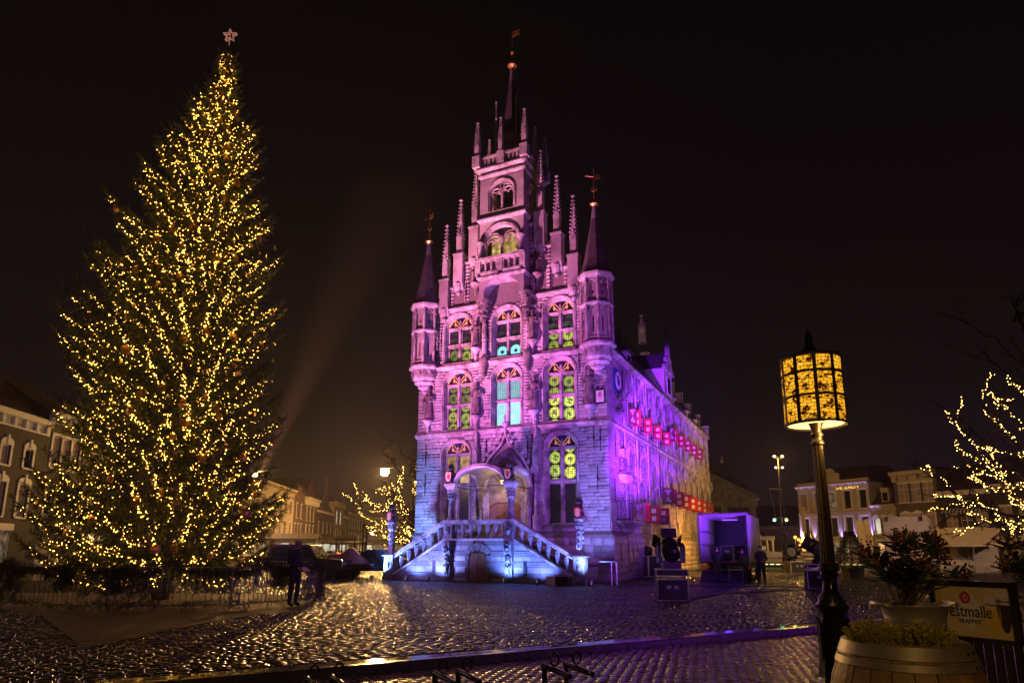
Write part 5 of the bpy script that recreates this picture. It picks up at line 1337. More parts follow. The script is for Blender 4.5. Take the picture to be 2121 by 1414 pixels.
def house(name, label, origin, rz, w, h, wallm, floors, depth=9., cornice=('white', .5, .35), roof=('ridge', 3.0), shop=None, group=None, frame='white', gable=None):
    """floors: list of (z, height, [(x, width, glass)], style)"""
    H = thing(name, label, 'house', origin, rz, group)
    cols = []; rects_ = []
    for z, hh, wins, style in floors:
        for x, ww, gl in wins: rects_.append((x - ww / 2, x + ww / 2, z, z + hh))
    if shop: rects_.append((shop[0], shop[1], .35, shop[2]))
    xs = sorted({0, w} | {a for r_ in rects_ for a in r_[:2]}); zs = sorted({0, h} | {a for r_ in rects_ for a in r_[2:]})
    m = MB()
    for a, b_ in zip(xs, xs[1:]):
        for c, d in zip(zs, zs[1:]):
            if b_ - a < 1e-4 or d - c < 1e-4: continue
            if any(r_[0] - 1e-4 <= a and b_ <= r_[1] + 1e-4 and r_[2] - 1e-4 <= c and d <= r_[3] + 1e-4 for r_ in rects_): continue
            m.add([(a, 0, c), (b_, 0, c), (b_, 0, d), (a, 0, d)], [(0, 1, 2, 3)])
    for a, b_, c, d in rects_:
        m.add([(a, 0, c), (b_, 0, c), (b_, .3, c), (a, .3, c)], [(0, 1, 2, 3)]); m.add([(a, 0, d), (b_, 0, d), (b_, .3, d), (a, .3, d)], [(0, 1, 2, 3)])
        m.add([(a, 0, c), (a, 0, d), (a, .3, d), (a, .3, c)], [(0, 1, 2, 3)]); m.add([(b_, 0, c), (b_, 0, d), (b_, .3, d), (b_, .3, c)], [(0, 1, 2, 3)])
    m.add([(0, 0, 0), (0, depth, 0), (0, depth, h), (0, 0, h)], [(0, 1, 2, 3)]); m.add([(w, 0, 0), (w, depth, 0), (w, depth, h), (w, 0, h)], [(0, 1, 2, 3)]); m.add([(0, depth, 0), (w, depth, 0), (w, depth, h), (0, depth, h)], [(0, 1, 2, 3)]); m.add([(0, .31, 0), (w, .31, 0), (w, .31, h), (0, .31, h)], [(0, 1, 2, 3)])
    if gable:                                                      # polygon above the wall head
        m.prism([(a * w, h + b_) for a, b_ in gable], 0, .35)
    m.build('wall', M[wallm], H, fix=False)
    for z, hh, wins, style in floors:
        for x, ww, gl in wins:
            st, ar = (style, 0) if not style.startswith('arch') else ('arch', .3)
            house_window(H, x, z, ww, hh, gl, st, frame, arch=ar)
    if cornice:
        mt, ch, pr = cornice
        c = MB(); c.prism([(0.02, h - ch), (-pr * .3, h - ch), (-pr * .35, h - ch * .45), (-pr * .8, h - ch * .3), (-pr, h - .06), (-pr, h + .04), (0.02, h + .1)], -.05, w + .05, 'x')
        c.build('cornice', M[mt], H)
        n = max(3, int(w / 1.1))
        for i in range(n):
            b2 = MB(); xx = (i + .5) * w / n; b2.box(xx - .09, xx + .09, -pr * .75, -.02, h - ch * .9, h - ch * .35); b2.build('cornice_bracket', M[mt], H)
    kind, rh = roof
    r_ = MB()
    if kind == 'ridge': r_.add([(0, -.05, h), (w, -.05, h), (w, depth / 2, h + rh), (0, depth / 2, h + rh), (0, depth, h), (w, depth, h)], [(0, 1, 2, 3), (3, 2, 5, 4), (0, 3, 4), (1, 5, 2)])
    elif kind == 'gabled': r_.add([(0, .2, h), (w / 2, .2, h + rh), (w, .2, h), (0, depth, h), (w / 2, depth, h + rh), (w, depth, h)], [(0, 1, 4, 3), (1, 2, 5, 4), (0, 2, 1), (3, 4, 5)])
    else: r_.add([(0, 0, h), (w, 0, h), (w * .85, depth * .3, h + rh), (w * .15, depth * .3, h + rh), (0, depth, h), (w, depth, h), (w * .85, depth * .7, h + rh), (w * .15, depth * .7, h + rh)], [(0, 1, 2, 3), (3, 2, 6, 7), (1, 5, 6, 2), (0, 3, 7, 4), (4, 7, 6, 5)])
    r_.build('roof', M['tile'], H)
    if shop:
        s = part(H, 'shopfront'); f = MB(); a, b_, zt = shop[:3]
        f.box(a, b_, .05, .15, .35, .75); f.box(a - .1, b_ + .1, -.12, .15, zt, zt + .45)
        n = max(2, int((b_ - a) / 1.3))
        for i in range(n + 1): xx = a + (b_ - a) * i / n; f.box(xx - .06, xx + .06, .02, .14, .35, zt)
        f.build('frame', M[frame], s); g_ = MB(); g_.box(a, b_, .16, .18, .75, zt); g_.build('pane', M[shop[3]], s)
        if len(shop) > 4 and shop[4]:
            aw = MB(); aw.prism([(0, zt + .4), (-1.7, zt - .25), (-1.7, zt - .5), (-1.66, zt - .5), (-1.66, zt - .22), (0, zt + .3)], a - .1, b_ + .1, 'x'); aw.build('awning', M[shop[4]], H)
    return H

# left row: facades on one line that runs away along the square
LD = math.atan2(1, -.076); ld = Vector((math.cos(LD), math.sin(LD), 0))
def left_pt(px):
    m_ = (px - 1060.5) / 1383; y = -29.8 / (m_ + .076); return Vector((m_ * y, y, 0))
def even(n, w, ww, gl, m_=.6): return [(m_ + (w - 2 * m_) * (i + .5) / n, ww, gl if isinstance(gl, str) else gl[i % len(gl)]) for i in range(n)]
def left_house(pa, pb, label, h, wallm, mk, **kw):
    a, b_ = left_pt(pa), left_pt(pb); w = (b_ - a).length
    return house('row_house', label, a, LD, w - .03, h, wallm, mk(w), **kw)
left_house(-190, 66, 'dark brick house with arched white windows beside the tall fir', 10.4, 'brick_dark', lambda w: [(6.9, 1.3, even(4, w, .85, ['glass_dark', 'glass_dark', 'curtain']), 'arch'), (3.6, 2.2, even(4, w, 1.0, ['curtain', 'glass_dark', 'curtain', 'curtain']), 'arch')], shop=(.6, 8, 2.7, 'lit_warm'), cornice=('white', 1.0, .5), roof=('ridge', 4.0))
left_house(66, 150, 'dark brick house with lilac-curtained windows and white cornice half behind the fir', 11.2, 'brick_dark', lambda w: [(7.3, 2.3, even(3, w, 1.05, 'curtain'), 'hood'), (3.9, 2.1, even(3, w, 1.05, 'glass_dark'), 'hood')], shop=(.5, 4.0, 2.8, 'curtain'), cornice=('white', .8, .6), roof=('ridge', 3.0))
left_house(150, 270, 'brown brick house glimpsed low through the fir branches', 9.0, 'brick_brown', lambda w: [(5.8, 1.8, even(3, w, 1.0, 'glass_dark'), 'cross'), (3.2, 1.8, even(3, w, 1.0, 'glass_dark'), 'cross')], shop=(.5, 5, 2.7, 'lit_warm'))
left_house(270, 400, 'red brick house mostly hidden behind the fir trunk', 9.6, 'brick_red', lambda w: [(6.0, 1.9, even(5, w, 1.1, 'glass_dark'), 'cross'), (3.2, 1.9, even(5, w, 1.1, 'curtain'), 'cross')], shop=(.8, 9, 2.6, 'lit_shop', 'awning'))
left_house(400, 500, 'grey plaster house behind the right side of the fir', 10.2, 'cream2', lambda w: [(6.6, 1.9, even(6, w, 1.1, 'glass_dark'), 'cross'), (3.4, 2.1, even(6, w, 1.1, 'curtain'), 'cross')], shop=(.8, 9, 2.6, 'lit_warm', 'awning'))
left_house(500, 604, 'wide cream house with two rows of sash windows, largest beyond the fir', 11.6, 'cream', lambda w: [(7.4, 2.3, even(8, w, 1.15, 'glass_dark'), 'sash'), (3.7, 2.4, even(8, w, 1.15, ['glass_dark', 'curtain']), 'sash')], shop=(1, 22, 2.7, 'lit_shop', 'awning'), cornice=('cream', .7, .6), roof=('flat', 1.2))
left_house(604, 626, 'brown brick house with an arched gable window and pinnacled top', 10.6, 'brick_brown', lambda w: [(7.0, 2.6, even(2, w, 1.2, 'curtain'), 'cross'), (3.6, 2.4, even(3, w, 1.2, 'glass_dark'), 'cross')], shop=(.6, 7, 2.6, 'lit_warm', 'awning'), cornice=None, gable=[(0, 0), (0, .5), (.06, 2.2), (.12, .8), (.3, 1.3), (.34, 2.6), (.5, 1.9), (.66, 2.6), (.7, 1.3), (.88, .8), (.94, 2.2), (1, .5), (1, 0)], roof=('gabled', 2.6))
left_house(626, 652, 'narrow house with bright white cornice and triple window groups', 11.2, 'brick_brown', lambda w: [(6.8, 2.7, even(3, w, 1.5, 'glass_dark', .9), 'tall'), (3.1, 3.0, even(3, w, 1.5, 'curtain', .9), 'tall')], shop=(.6, 8, 2.4, 'lit_shop', 'awning'), cornice=('white', 1.4, .9), roof=('gabled', 4.0))
left_house(652, 689, 'dark house with stepped dormer gable and low eaves', 9.4, 'brick_brown', lambda w: [(4.9, 2.2, even(4, w, 1.3, 'curtain'), 'cross')], shop=(.6, 13, 2.6, 'lit_cool', 'awning'), cornice=('white', .4, .4), gable=[(.3, 0), (.3, 1.6), (.36, 1.6), (.36, 3.2), (.42, 3.2), (.42, 5), (.46, 5), (.46, 7.6), (.54, 7.6), (.54, 5), (.58, 5), (.58, 3.2), (.64, 3.2), (.64, 1.6), (.70, 1.6), (.70, 0)], roof=('ridge', 6.0))
left_house(689, 708, 'narrow cream house with two brightly lit upper windows', 12.4, 'cream', lambda w: [(7.2, 3.2, even(2, w, 1.6, 'lit_cool', 1.0), 'tall'), (3.2, 2.8, even(3, w, 1.3, 'curtain', .8), 'tall')], shop=(.6, 8, 2.4, 'lit_warm', 'awning'), cornice=('cream', 1.2, .9), roof=('gabled', 2))
left_house(708, 719, 'very narrow dark house right of the lit cream one', 9.6, 'brick_dark', lambda w: [(6.0, 2.3, even(2, w, 1.2, 'glass_dark'), 'cross'), (3.2, 2.0, even(2, w, 1.2, 'lit_warm'), 'cross')], shop=(.6, 5, 2.4, 'lit_shop'))
left_house(719, 746, 'dark brick house with rows of small-paned windows behind the forklift', 11.0, 'brick_dark', lambda w: [(7.0, 2.6, even(5, w, 1.6, 'glass_dark'), 'cross'), (3.2, 2.6, even(5, w, 1.6, 'glass_dark'), 'cross')], shop=(.8, 14, 2.5, 'lit_warm', 'awning'))
left_house(746, 766, 'dark red house with pale cornice below the lit bare tree', 11.8, 'brick_red', lambda w: [(7.2, 2.6, even(4, w, 1.5, 'glass_dark'), 'cross'), (3.4, 2.6, even(4, w, 1.5, 'curtain'), 'cross')], shop=(.8, 12, 2.5, 'lit_shop', 'awning'), cornice=('white', 1.2, .9))
left_house(766, 786, 'pale grey house with white doorway beside the staircase column', 10.4, 'cream2', lambda w: [(6.6, 2.6, even(4, w, 1.5, 'glass_dark'), 'cross'), (3.2, 2.6, even(4, w, 1.5, 'curtain'), 'cross')], shop=(.8, 12, 2.5, 'lit_warm'))
left_house(786, 812, 'farthest brown house of the row, just left of the staircase', 9.8, 'brick_brown', lambda w: [(6.2, 2.4, even(5, w, 1.6, 'glass_dark'), 'cross'), (3.2, 2.4, even(5, w, 1.6, 'glass_dark'), 'cross')], shop=(.8, 12, 2.5, 'lit_warm'))
house('row_house', 'low dark house closing the square behind the lit bare tree', (-46, 205, 0), 0.0, 34, 11, 'brick_brown', [(6.6, 2.4, even(9, 34, 1.6, 'glass_dark'), 'cross'), (3.2, 2.4, even(9, 34, 1.6, ['glass_dark', 'curtain']), 'cross')], shop=(2, 30, 2.5, 'lit_warm'))

# right row
RA = Vector((42.1, 95.4, 0)); RDv = Vector((.49, -.872, 0)).normalized(); RDA = math.atan2(RDv.y, RDv.x)
def right_t(px):
    m_ = (px - 1060.5) / 1383; return (m_ * RA.y - RA.x) / (RDv.x - m_ * RDv.y)
def right_house(pa, pb, name, label, h, wallm, mk, **kw):
    ta, tb = right_t(pa), right_t(pb); return house(name, label, RA + RDv * ta, RDA, tb - ta - .03, h, wallm, mk(tb - ta), **kw), tb - ta
hotel, hw_ = right_house(1662, 1814, 'hotel', 'cream hotel with glowing gold lettering, round attic window and blue-lit pilasters', 10.5, 'cream', lambda w: [(7.0, 2.5, [(1.0 + (w - 2.0) * i / 4, 1.05, g_) for i, g_ in enumerate(['curtain', 'glass_dark', 'lit_warm', 'glass_dark', 'glass_dark'])], 'hood'), (3.3, 2.7, [(1.0 + (w - 2.0) * i / 4, 1.05, 'glass_dark') for i in range(5)], 'hood')], shop=(.5, 10, 2.5, 'lit_warm'), cornice=('cream', .5, .6), roof=('flat', 2.6), depth=11)
m = MB(); m.box(0, hw_, -.05, .3, 10.55, 11.0); m.box(hw_ * .38, hw_ * .62, -.1, .3, 11.0, 12.0); m.prism([(hw_ * .5 + .75 * math.cos(PI * j / 12), 12.0 + .75 * math.sin(PI * j / 12)) for j in range(13)], -.1, .3); m.build('attic', M['cream'], hotel)
m = MB(); m.M = Matrix.Translation((hw_ * .5, -.11, 12.0)) @ Matrix.Rotation(PI / 2, 4, 'X'); m.lathe([(.42, 0), (.42, .03)], 16); m.build('round_window', M['black'], hotel)
for i in range(6):
    x = .3 + (hw_ - .6) * i / 5 if i not in (0, 5) else (.22 if i == 0 else hw_ - .22)
    m = MB(); m.box(x - .2, x + .2, -.10, 0, 2.9, 6.4); m.box(x - .17, x + .17, -.07, 0, 6.7, 9.8); m.build('pilaster', M['cream'], hotel)
m = MB(); m.box(0, hw_, -.16, 0, 6.4, 6.7); m.build('string_course', M['cream'], hotel)
tv, tf = text_polys('DE ZALM', .8, .02); m = MB(); m.M = Matrix.Translation((hw_ * .72, -.08, 9.95)); m.add(tv, tf); m.build('lettering', glow('gold_glow_letters', (1, .55, .08), 1.4), hotel, fix=False)  # letters glow by themselves
HRM = Matrix.Translation(hotel.location) @ Matrix.Rotation(RDA, 4, 'Z')
for i in range(6):
    x = .3 + (hw_ - .6) * i / 5
    f = MB(); f.box(x - .12, x + .12, -.42, -.2, 2.72, 2.86); f.build('uplighter', M['iron'], hotel)
    lamp('pilaster_uplight', 'SPOT', HRM @ Vector((x, -.30, 2.9)), 2000 if i in (0, 5) else 800, (.40, .28, 1.0), target=HRM @ Vector((x, -.05, 7)), spot=50, blend=.8, size=.05)
nr, w_ = right_house(1814, 1866, 'row_house', 'narrow low house with dormer between the hotel and the brick house', 7.3, 'cream2', lambda w: [(3.6, 2.0, [(w * .2, .8, 'lit_cool'), (w * .5, .8, 'glass_dark'), (w * .8, .8, 'lit_warm')], 'pediment')], shop=(.3, 3, 2.5, 'lit_warm'), roof=('ridge', 4), cornice=('cream', .6, .4))
m = MB(); m.box(w_ * .4, w_ * .7, .4, 2.4, 7.5, 9.1); m.prism([(w_ * .36, 9.1), (w_ * .74, 9.1), (w_ * .7, 9.5), (w_ * .4, 9.5)], .3, 2.6); m.build('dormer', M['cream'], nr)
m = MB(); m.box(w_ * .45, w_ * .65, .36, .4, 7.8, 8.9); m.build('dormer_window', M['glass_dark'], nr)
right_house(1866, 1958, 'row_house', 'tall brown brick house with deep bracketed cornice behind the white truck', 11.2, 'brick_brown', lambda w: [(7.4, 2.4, even(3, w, 1.5, 'curtain', .5), 'cross'), (3.9, 2.0, even(3, w, 1.1, ['curtain', 'lit_warm', 'curtain'], .5), 'pediment')], shop=(.4, 5, 2.6, 'lit_warm'), cornice=('cream', 1.2, .9), roof=('flat', .6))
dh, w_ = right_house(1958, 2068, 'row_house', 'dark brick house with striped awnings over the upper windows', 8.4, 'brick_dark', lambda w: [(3.9, 2.0, even(3, w, 1.3, ['curtain', 'glass_dark', 'curtain'], .4), 'sash')], shop=(.4, 5.5, 2.6, 'curtain'), roof=('ridge', 3.5))
for i in range(3):
    x = .4 + (w_ - .8) * (i + .5) / 3; aw = part(dh, 'striped_awning', (x, -.02, 5.9))
    for j in range(8):
        m = MB(); a = -.8 + j * .2; pts_ = [(-.95 * math.sin(t * PI / 2), .55 * math.cos(t * PI / 2) - .05) for t in (0, .25, .5, .75, 1)]
        m.prism(pts_ + [(p[0] + .03, p[1] - .03) for p in reversed(pts_)], a, a + .195, 'x'); m.build('stripe', M['stripe_w' if j % 2 else 'stripe_b'], aw)
right_house(2068, 2300, 'row_house', 'dark house with white window and shopfront at the right edge', 8.8, 'brick_dark', lambda w: [(4.2, 2.2, even(5, w, 1.2, ['curtain', 'glass_dark'], .4), 'sash')], shop=(.6, 9, 2.7, 'curtain'), roof=('ridge', 3.5))
# street beyond, with a low pale building
house('row_house', 'low pale building with a dark roof at the end of the lamp-lit street', (33.5, 118, 0), 0.0, 20, 5.6, 'cream2', [(3.0, 1.6, [(6.5, 1.2, 'lit_cool'), (11, 1.2, 'glass_dark'), (15, 1.2, 'glass_dark')], 'sash')], shop=(1, 12, 2.2, 'lit_shop'), roof=('ridge', 4.0))

# weigh house
wg = thing('weigh_house', 'weigh house with carved pediment, crest and hipped roof behind the open truck', 'building', (22.2, 96, 0), R(-3))
m = MB(); m.box(0, 13.0, .2, 12, 0, 8.9); m.build('wall', M['brick_dark'], wg)
for i, x in enumerate((.35, 4.4, 8.6, 12.65)): m = MB(); m.box(x - .4, x + .4, -.05, .3, .4, 7.6); m.build('pilaster', M['trim_dark'], wg)
m = MB(); m.box(-.3, 13.3, -.3, .4, 7.6, 8.9); m.build('entablature', M['trim_dark'], wg)
m = MB(); m.prism([(-.5, 8.9), (13.5, 8.9), (6.5, 12.3)], -.15, .6); m.build('pediment', M['trim_dark'], wg)
m = MB(); m.bar((-.7, -.2, 8.95), (6.5, -.2, 12.5), .5, .35); m.bar((13.7, -.2, 8.95), (6.5, -.2, 12.5), .5, .35); m.build('pediment_moulding', M['trim_dark'], wg)
m = MB(); shield_mesh(m, 6.5, -.2, 10.2, .55, .75, .15); m.build('crest', M['white'], wg)
m = MB(); m.box(6.05, 6.95, -.42, -.2, 10.95, 11.1); [m.ball((6.1 + i * .2, -.35, 11.25), .12, 5, 4) for i in range(5)]; m.build('crown', M['gold'], wg)
m = MB(); m.box(6.42, 6.58, -.38, -.35, 9.6, 10.8); [m.ball((6.2 + .6 * (i % 2), -.36, 9.8 + .35 * (i // 2)), .08, 5, 4) for i in range(6)]; m.build('crest_charge', M['arms_red'], wg)
m = MB(); m.add([(-.6, 0, 8.9), (13.6, 0, 8.9), (13.6, 12.5, 8.9), (-.6, 12.5, 8.9), (3.0, 5, 14.6), (10.0, 5, 14.6), (10, 8, 14.6), (3, 8, 14.6)], [(0, 1, 5, 4), (1, 2, 6, 5), (2, 3, 7, 6), (3, 0, 4, 7), (4, 5, 6, 7)]); m.build('roof', M['slate'], wg)
m = MB(); m.ball((10, 5, 14.9), .3, 6, 5); m.tube([(10, 5, 14.6), (10, 5, 15.8)], .08, 5); m.build('finial', M['trim'], wg)
m = MB(); m.box(3.1, 7.8, -.25, -.1, 3.0, 6.8); m.build('projection_screen', M['white_sq'], wg)
for x in (9.6, 10.9): m = MB(); m.box(x - .45, x + .45, .1, .22, 2.6, 5.0); m.build('window', M['white'], wg); m = MB(); m.box(x - .36, x + .36, .05, .09, 2.7, 4.9); m.build('pane', M['glass_dark'], wg)
for x in (8.6, 12.6): m = MB(); m.lathe([(.05, 4.3), (.4, 4.6), (.5, 5.1), (.3, 5.6), (.2, 6.0), (.3, 6.2)], 8, (x, -.15, 0), sy=.5); m.build('carved_urn', M['trim'], wg)
sr = part(wg, 'side_front', (13.0, 0, 0))
m = MB(); m.box(.02, .3, .4, 11.6, 7.9, 8.8); m.box(.3, .7, .2, 11.8, 8.6, 8.95); m.build('side_cornice', M['white'], sr)
for y in (2.2, 5.2, 8.4): m = MB(); m.box(.02, .14, y - .7, y + .7, 4.2, 7.4); m.build('side_window', M['white'], sr); m = MB(); m.box(.14, .16, y - .5, y + .5, 4.4, 7.2); m.build('side_pane', M['glass_dark'], sr)
m = MB(); m.box(.02, 2.8, 1, 11, 2.9, 3.5); m.build('side_canopy', M['white'], sr)
for y in (1.4, 3.8): m = MB(); m.lathe([(.2, 0), (.18, 2.9)], 10, (2.5, y, 0)); m.build('canopy_column', M['white'], sr)
# ------------------------------------------------------------------ the Christmas fir
FY = 21.5
M['needle'] = mat('fir_needle', (.105, .135, .034), .5, noise=.35, nscale=2.5, island=.35)
M['needle2'] = mat('garland_needle', (.060, .075, .022), .6, noise=.3, nscale=3, island=.3)
M['bark'] = mat('fir_bark', (.16, .09, .05), .85, noise=.35, nscale=6, bump=.5, bscale=25)
M['twig'] = mat('twig', (.05, .03, .018), .85)
M['bulb'] = glow('fairy_bulb', (1, .46, .07), 32.0)
M['bauble'] = mat('gold_disc', (.75, .42, .08), .32, .55, noise=.2, nscale=12)
EDGE = [(95, 470, 481), (180, 432, 500), (260, 362, 535), (330, 325, 543), (400, 275, 548), (500, 212, 566), (560, 196, 575), (680, 160, 582), (760, 126, 582), (870, 122, 580), (950, 92, 588), (1080, 74, 578), (1150, 95, 560)]
prof_z = []; prof_l = []; prof_r = []
AX0, AX1 = -11.15, -10.74
def axis_x(z): return AX0 + (AX1 - AX0) * z / 20.2
for y, xl, xr in EDGE:
    a, b_ = at(xl, y, FY), at(xr, y, FY); z = (a.z + b_.z) / 2
    prof_z.append(z); prof_l.append((axis_x(z) - a.x) * .95); prof_r.append(b_.x - axis_x(z))
prof_z, prof_l, prof_r = map(lambda q: np.array(q)[::-1], (prof_z, prof_l, prof_r))
def fir_r(z, th):
    l, r_ = np.interp(z, prof_z, prof_l), np.interp(z, prof_z, prof_r); c = math.cos(th)
    return r_ * (.5 + .5 * c) + l * (.5 - .5 * c)
fir = thing('christmas_tree', 'towering fir strung with thousands of warm fairy lights behind garlanded barriers', 'christmas tree', (AX0, FY, 0))
m = MB(); m.tube([(axis_x(z) - AX0, 0, z) for z in np.linspace(0, 20.2, 14)], [float(.24 * (1 - z / 21.) + .015) for z in np.linspace(0, 20.2, 14)], 10); m.build('trunk', M['bark'], fir, smooth=True)
fr = random.Random(4)
P_tw, D_tw, S_tw, br = [], [], [], MB(); bulbs = []; hang = []
z = 1.25; lev = 0
while z < 19.9:
    frac = z / 20.; nbr = int(13 - 6 * frac); off = fr.uniform(0, 6.28)
    for k in range(nbr):
        th = off + 2 * PI * k / nbr + fr.uniform(-.22, .22)
        asc = -.10 + .42 * frac + fr.uniform(-.06, .06)
        r0 = fir_r(z + .2, th); rad = fir_r(min(20.1, z + .2 + r0 * max(0, asc + .13)), th) * .95 * (fr.uniform(.62, .9) if fr.random() < .62 else fr.uniform(.92, 1.06))
        rad = max(rad, .22); pts_ = []
        n = 9
        for i in range(n):
            t = i / (n - 1); r_ = rad * t
            zz = z + rad * (asc * t - (.16 - .06 * frac) * math.sin(PI * min(1, t * 1.05)) + .13 * t ** 4)
            pts_.append(Vector((axis_x(z) - AX0 + r_ * math.cos(th + .05 * math.sin(5 * t)), r_ * math.sin(th), zz)))
        br.tube(pts_, [max(.006, .035 * (1 - i / n) * (.4 + rad / 5)) for i in range(n)], 4)
        nt = int(9 + rad * 21)
        tang = lambda t: (pts_[min(n - 1, int(t * (n - 1)) + 1)] - pts_[min(n - 2, int(t * (n - 1)))]).normalized()
        def pos(t): q = t * (n - 1); i = min(n - 2, int(q)); return pts_[i].lerp(pts_[i + 1], q - i)
        sidev = Vector((-math.sin(th), math.cos(th), 0))
        for j in range(nt):
            t = fr.uniform(.10, 1.0) ** .75; p = pos(t); d0 = tang(t)
            s_ = fr.choice((-1, 1)); L_ = (.24 + .30 * (1 - t)) * (.55 + min(1, rad / 3)) * fr.uniform(.7, 1.2)
            hangs = fr.random() < .45
            d = (d0 * fr.uniform(.5, .9) + sidev * s_ * fr.uniform(.3, .9) + Vector((0, 0, fr.uniform(-.9, -.25) if hangs else fr.uniform(-.25, .25)))).normalized()
            P_tw.append(p); D_tw.append(d); S_tw.append(L_)
        for j in range(2): P_tw.append(pts_[-1] - tang(1) * .05 * j); D_tw.append(tang(1) + Vector((fr.uniform(-.2, .2), fr.uniform(-.2, .2), .3))); S_tw.append(.30 + .06 * rad)
        # lights wound along the branch
        ln_ = 0; t = fr.uniform(.1, .25); step = fr.uniform(.034, .060)
        if math.sin(th) < .55:
            while t < 1.0:
                if fr.random() < .86:
                    p = pos(t) + sidev * fr.uniform(-.20, .20) * (1.2 - t) + Vector((0, 0, fr.uniform(-.16, .07)))
                    p += Vector((math.cos(th), math.sin(th), 0)) * .02; bulbs.append(p)
                t += step * fr.uniform(.6, 1.4) / max(rad, .4)
            if fr.random() < .62 and math.sin(th) < .3:
                t = fr.uniform(.55, .98); hang.append((pos(t) + sidev * fr.uniform(-.1, .1) + Vector((0, 0, -.17)), th + fr.uniform(-.8, .8)))
    z += .40 - .10 * frac; lev += 1
br.build('branches', M['twig'], fir, kind='stuff')
# one twig: a stem of flat needles
def twig_template(n=13, nl=.17, nw=.026, seed=2):
    r = random.Random(seed); V_ = []; F_ = []
    for i in range(n):
        t = (i + .3) / n; a = i * 2.4; L_ = nl * (1 - .35 * t)
        d = Vector((math.cos(a) * .72, math.sin(a) * .72, .75)).normalized(); s_ = d.cross(Vector((r.uniform(-1, 1), r.uniform(-1, 1), r.uniform(-1, 1)))).normalized() * nw / 2
        p = Vector((0, 0, t)); k = len(V_); V_ += [p - s_, p + s_, p + d * L_ + s_ * .4, p + d * L_ - s_ * .4]; F_.append((k, k + 1, k + 2, k + 3))
    k = len(V_); V_ += [Vector((-.012, 0, 0)), Vector((.012, 0, 0)), Vector((.004, 0, 1)), Vector((-.004, 0, 1))]; F_.append((k, k + 1, k + 2, k + 3))
    return np.array([tuple(v) for v in V_]), np.array(F_)
TV, TFc = twig_template(17, .34, .050)
Mt = frames(np.array([tuple(p) for p in P_tw]), np.array([tuple(d) for d in D_tw]), rng.uniform(0, 6.28, len(P_tw)), np.array(S_tw))
W, FF = stamp(TV, TFc, Mt); obj('needles', np_mesh('needles', W, FF, M['needle']), fir, kind='stuff')
# bulbs
ico = bmesh.new(); bmesh.ops.create_icosphere(ico, subdivisions=1, radius=1.0); IV = np.array([tuple(v.co) for v in ico.verts]); IF = np.array([[v.index for v in f.verts] for f in ico.faces]); ico.free()
def light_string(thing_, pts, rad, material, big=300, origin=Vector((0, 0, 0))):
    order = sorted(range(len(pts)), key=lambda i: (pts[i] + origin - EYE).length)
    me = np_mesh('bulb', IV * rad, IF, material, True)
    for i in order[:big]: obj('bulb', me, thing_, loc=pts[i])
    rest = order[big:]
    if rest:
        A_ = np.zeros((len(rest), 4, 4)); kk = rad * np.where(rng.random(len(rest)) < .14, rng.uniform(1.2, 1.7, len(rest)), rng.uniform(.7, 1.1, len(rest))); A_[:, 0, 0] = A_[:, 1, 1] = A_[:, 2, 2] = kk; A_[:, 3, 3] = 1; A_[:, :3, 3] = np.array([tuple(pts[i]) for i in rest])
        W, FF = stamp(IV, IF, A_); obj('bulbs', np_mesh('bulbs', W, FF, material, True), thing_, kind='stuff')
ls_ = thing('fairy_lights', 'warm white fairy lights wound along every branch of the tall fir', 'fairy lights', (AX0, FY, 0))
light_string(ls_, bulbs, .0102, M['bulb'], 300, Vector((AX0, FY, 0)))
# gold discs
dm_ = MB(); dm_.M = Matrix.Rotation(PI / 2, 4, 'X'); dm_.lathe([(.0, -.035), (.09, -.03), (.135, -.012), (.14, 0), (.135, .012), (.09, .03), (.0, .035)], 14); dm_.M = None; dm_.box(-.012, .012, -.004, .004, .135, .2)
dme = dm_.mesh('gold_bauble', M['bauble'], True, angle=40)
for p, th in hang[:190]:
    o = obj('gold_bauble', dme, None, loc=p + Vector((AX0, FY, 0)), rot=(0, fr.uniform(-.15, .15), th + PI / 2), scale=(fr.uniform(.75, 1.1),) * 3, label='round flat gold ornament hanging in the tall lit fir', cat='ornament', group='gold ornaments on the fir')
# star
st = thing('tree_star', 'thin wire star on the very top of the fir', 'star', (AX0 + (AX1 - AX0), FY, 20.15))
m = MB(); m.tube([(0, 0, 0), (0, 0, .25)], .02, 6); P5 = [(((.27 if i % 2 == 0 else .11) * math.sin(PI * i / 5)), -.03, .50 + (.27 if i % 2 == 0 else .11) * math.cos(PI * i / 5)) for i in range(10)]
m.tube(P5, .017, 5, close=True); m.tube([(p[0], .05, p[2]) for p in P5], .017, 5, close=True); m.tube([(0, 0, .2), (0, 0, .76)], .014, 5); m.build('wire', mat('star_tube', (.8, .55, .5), .4, emit=(1, .45, .35), estr=.25), st)

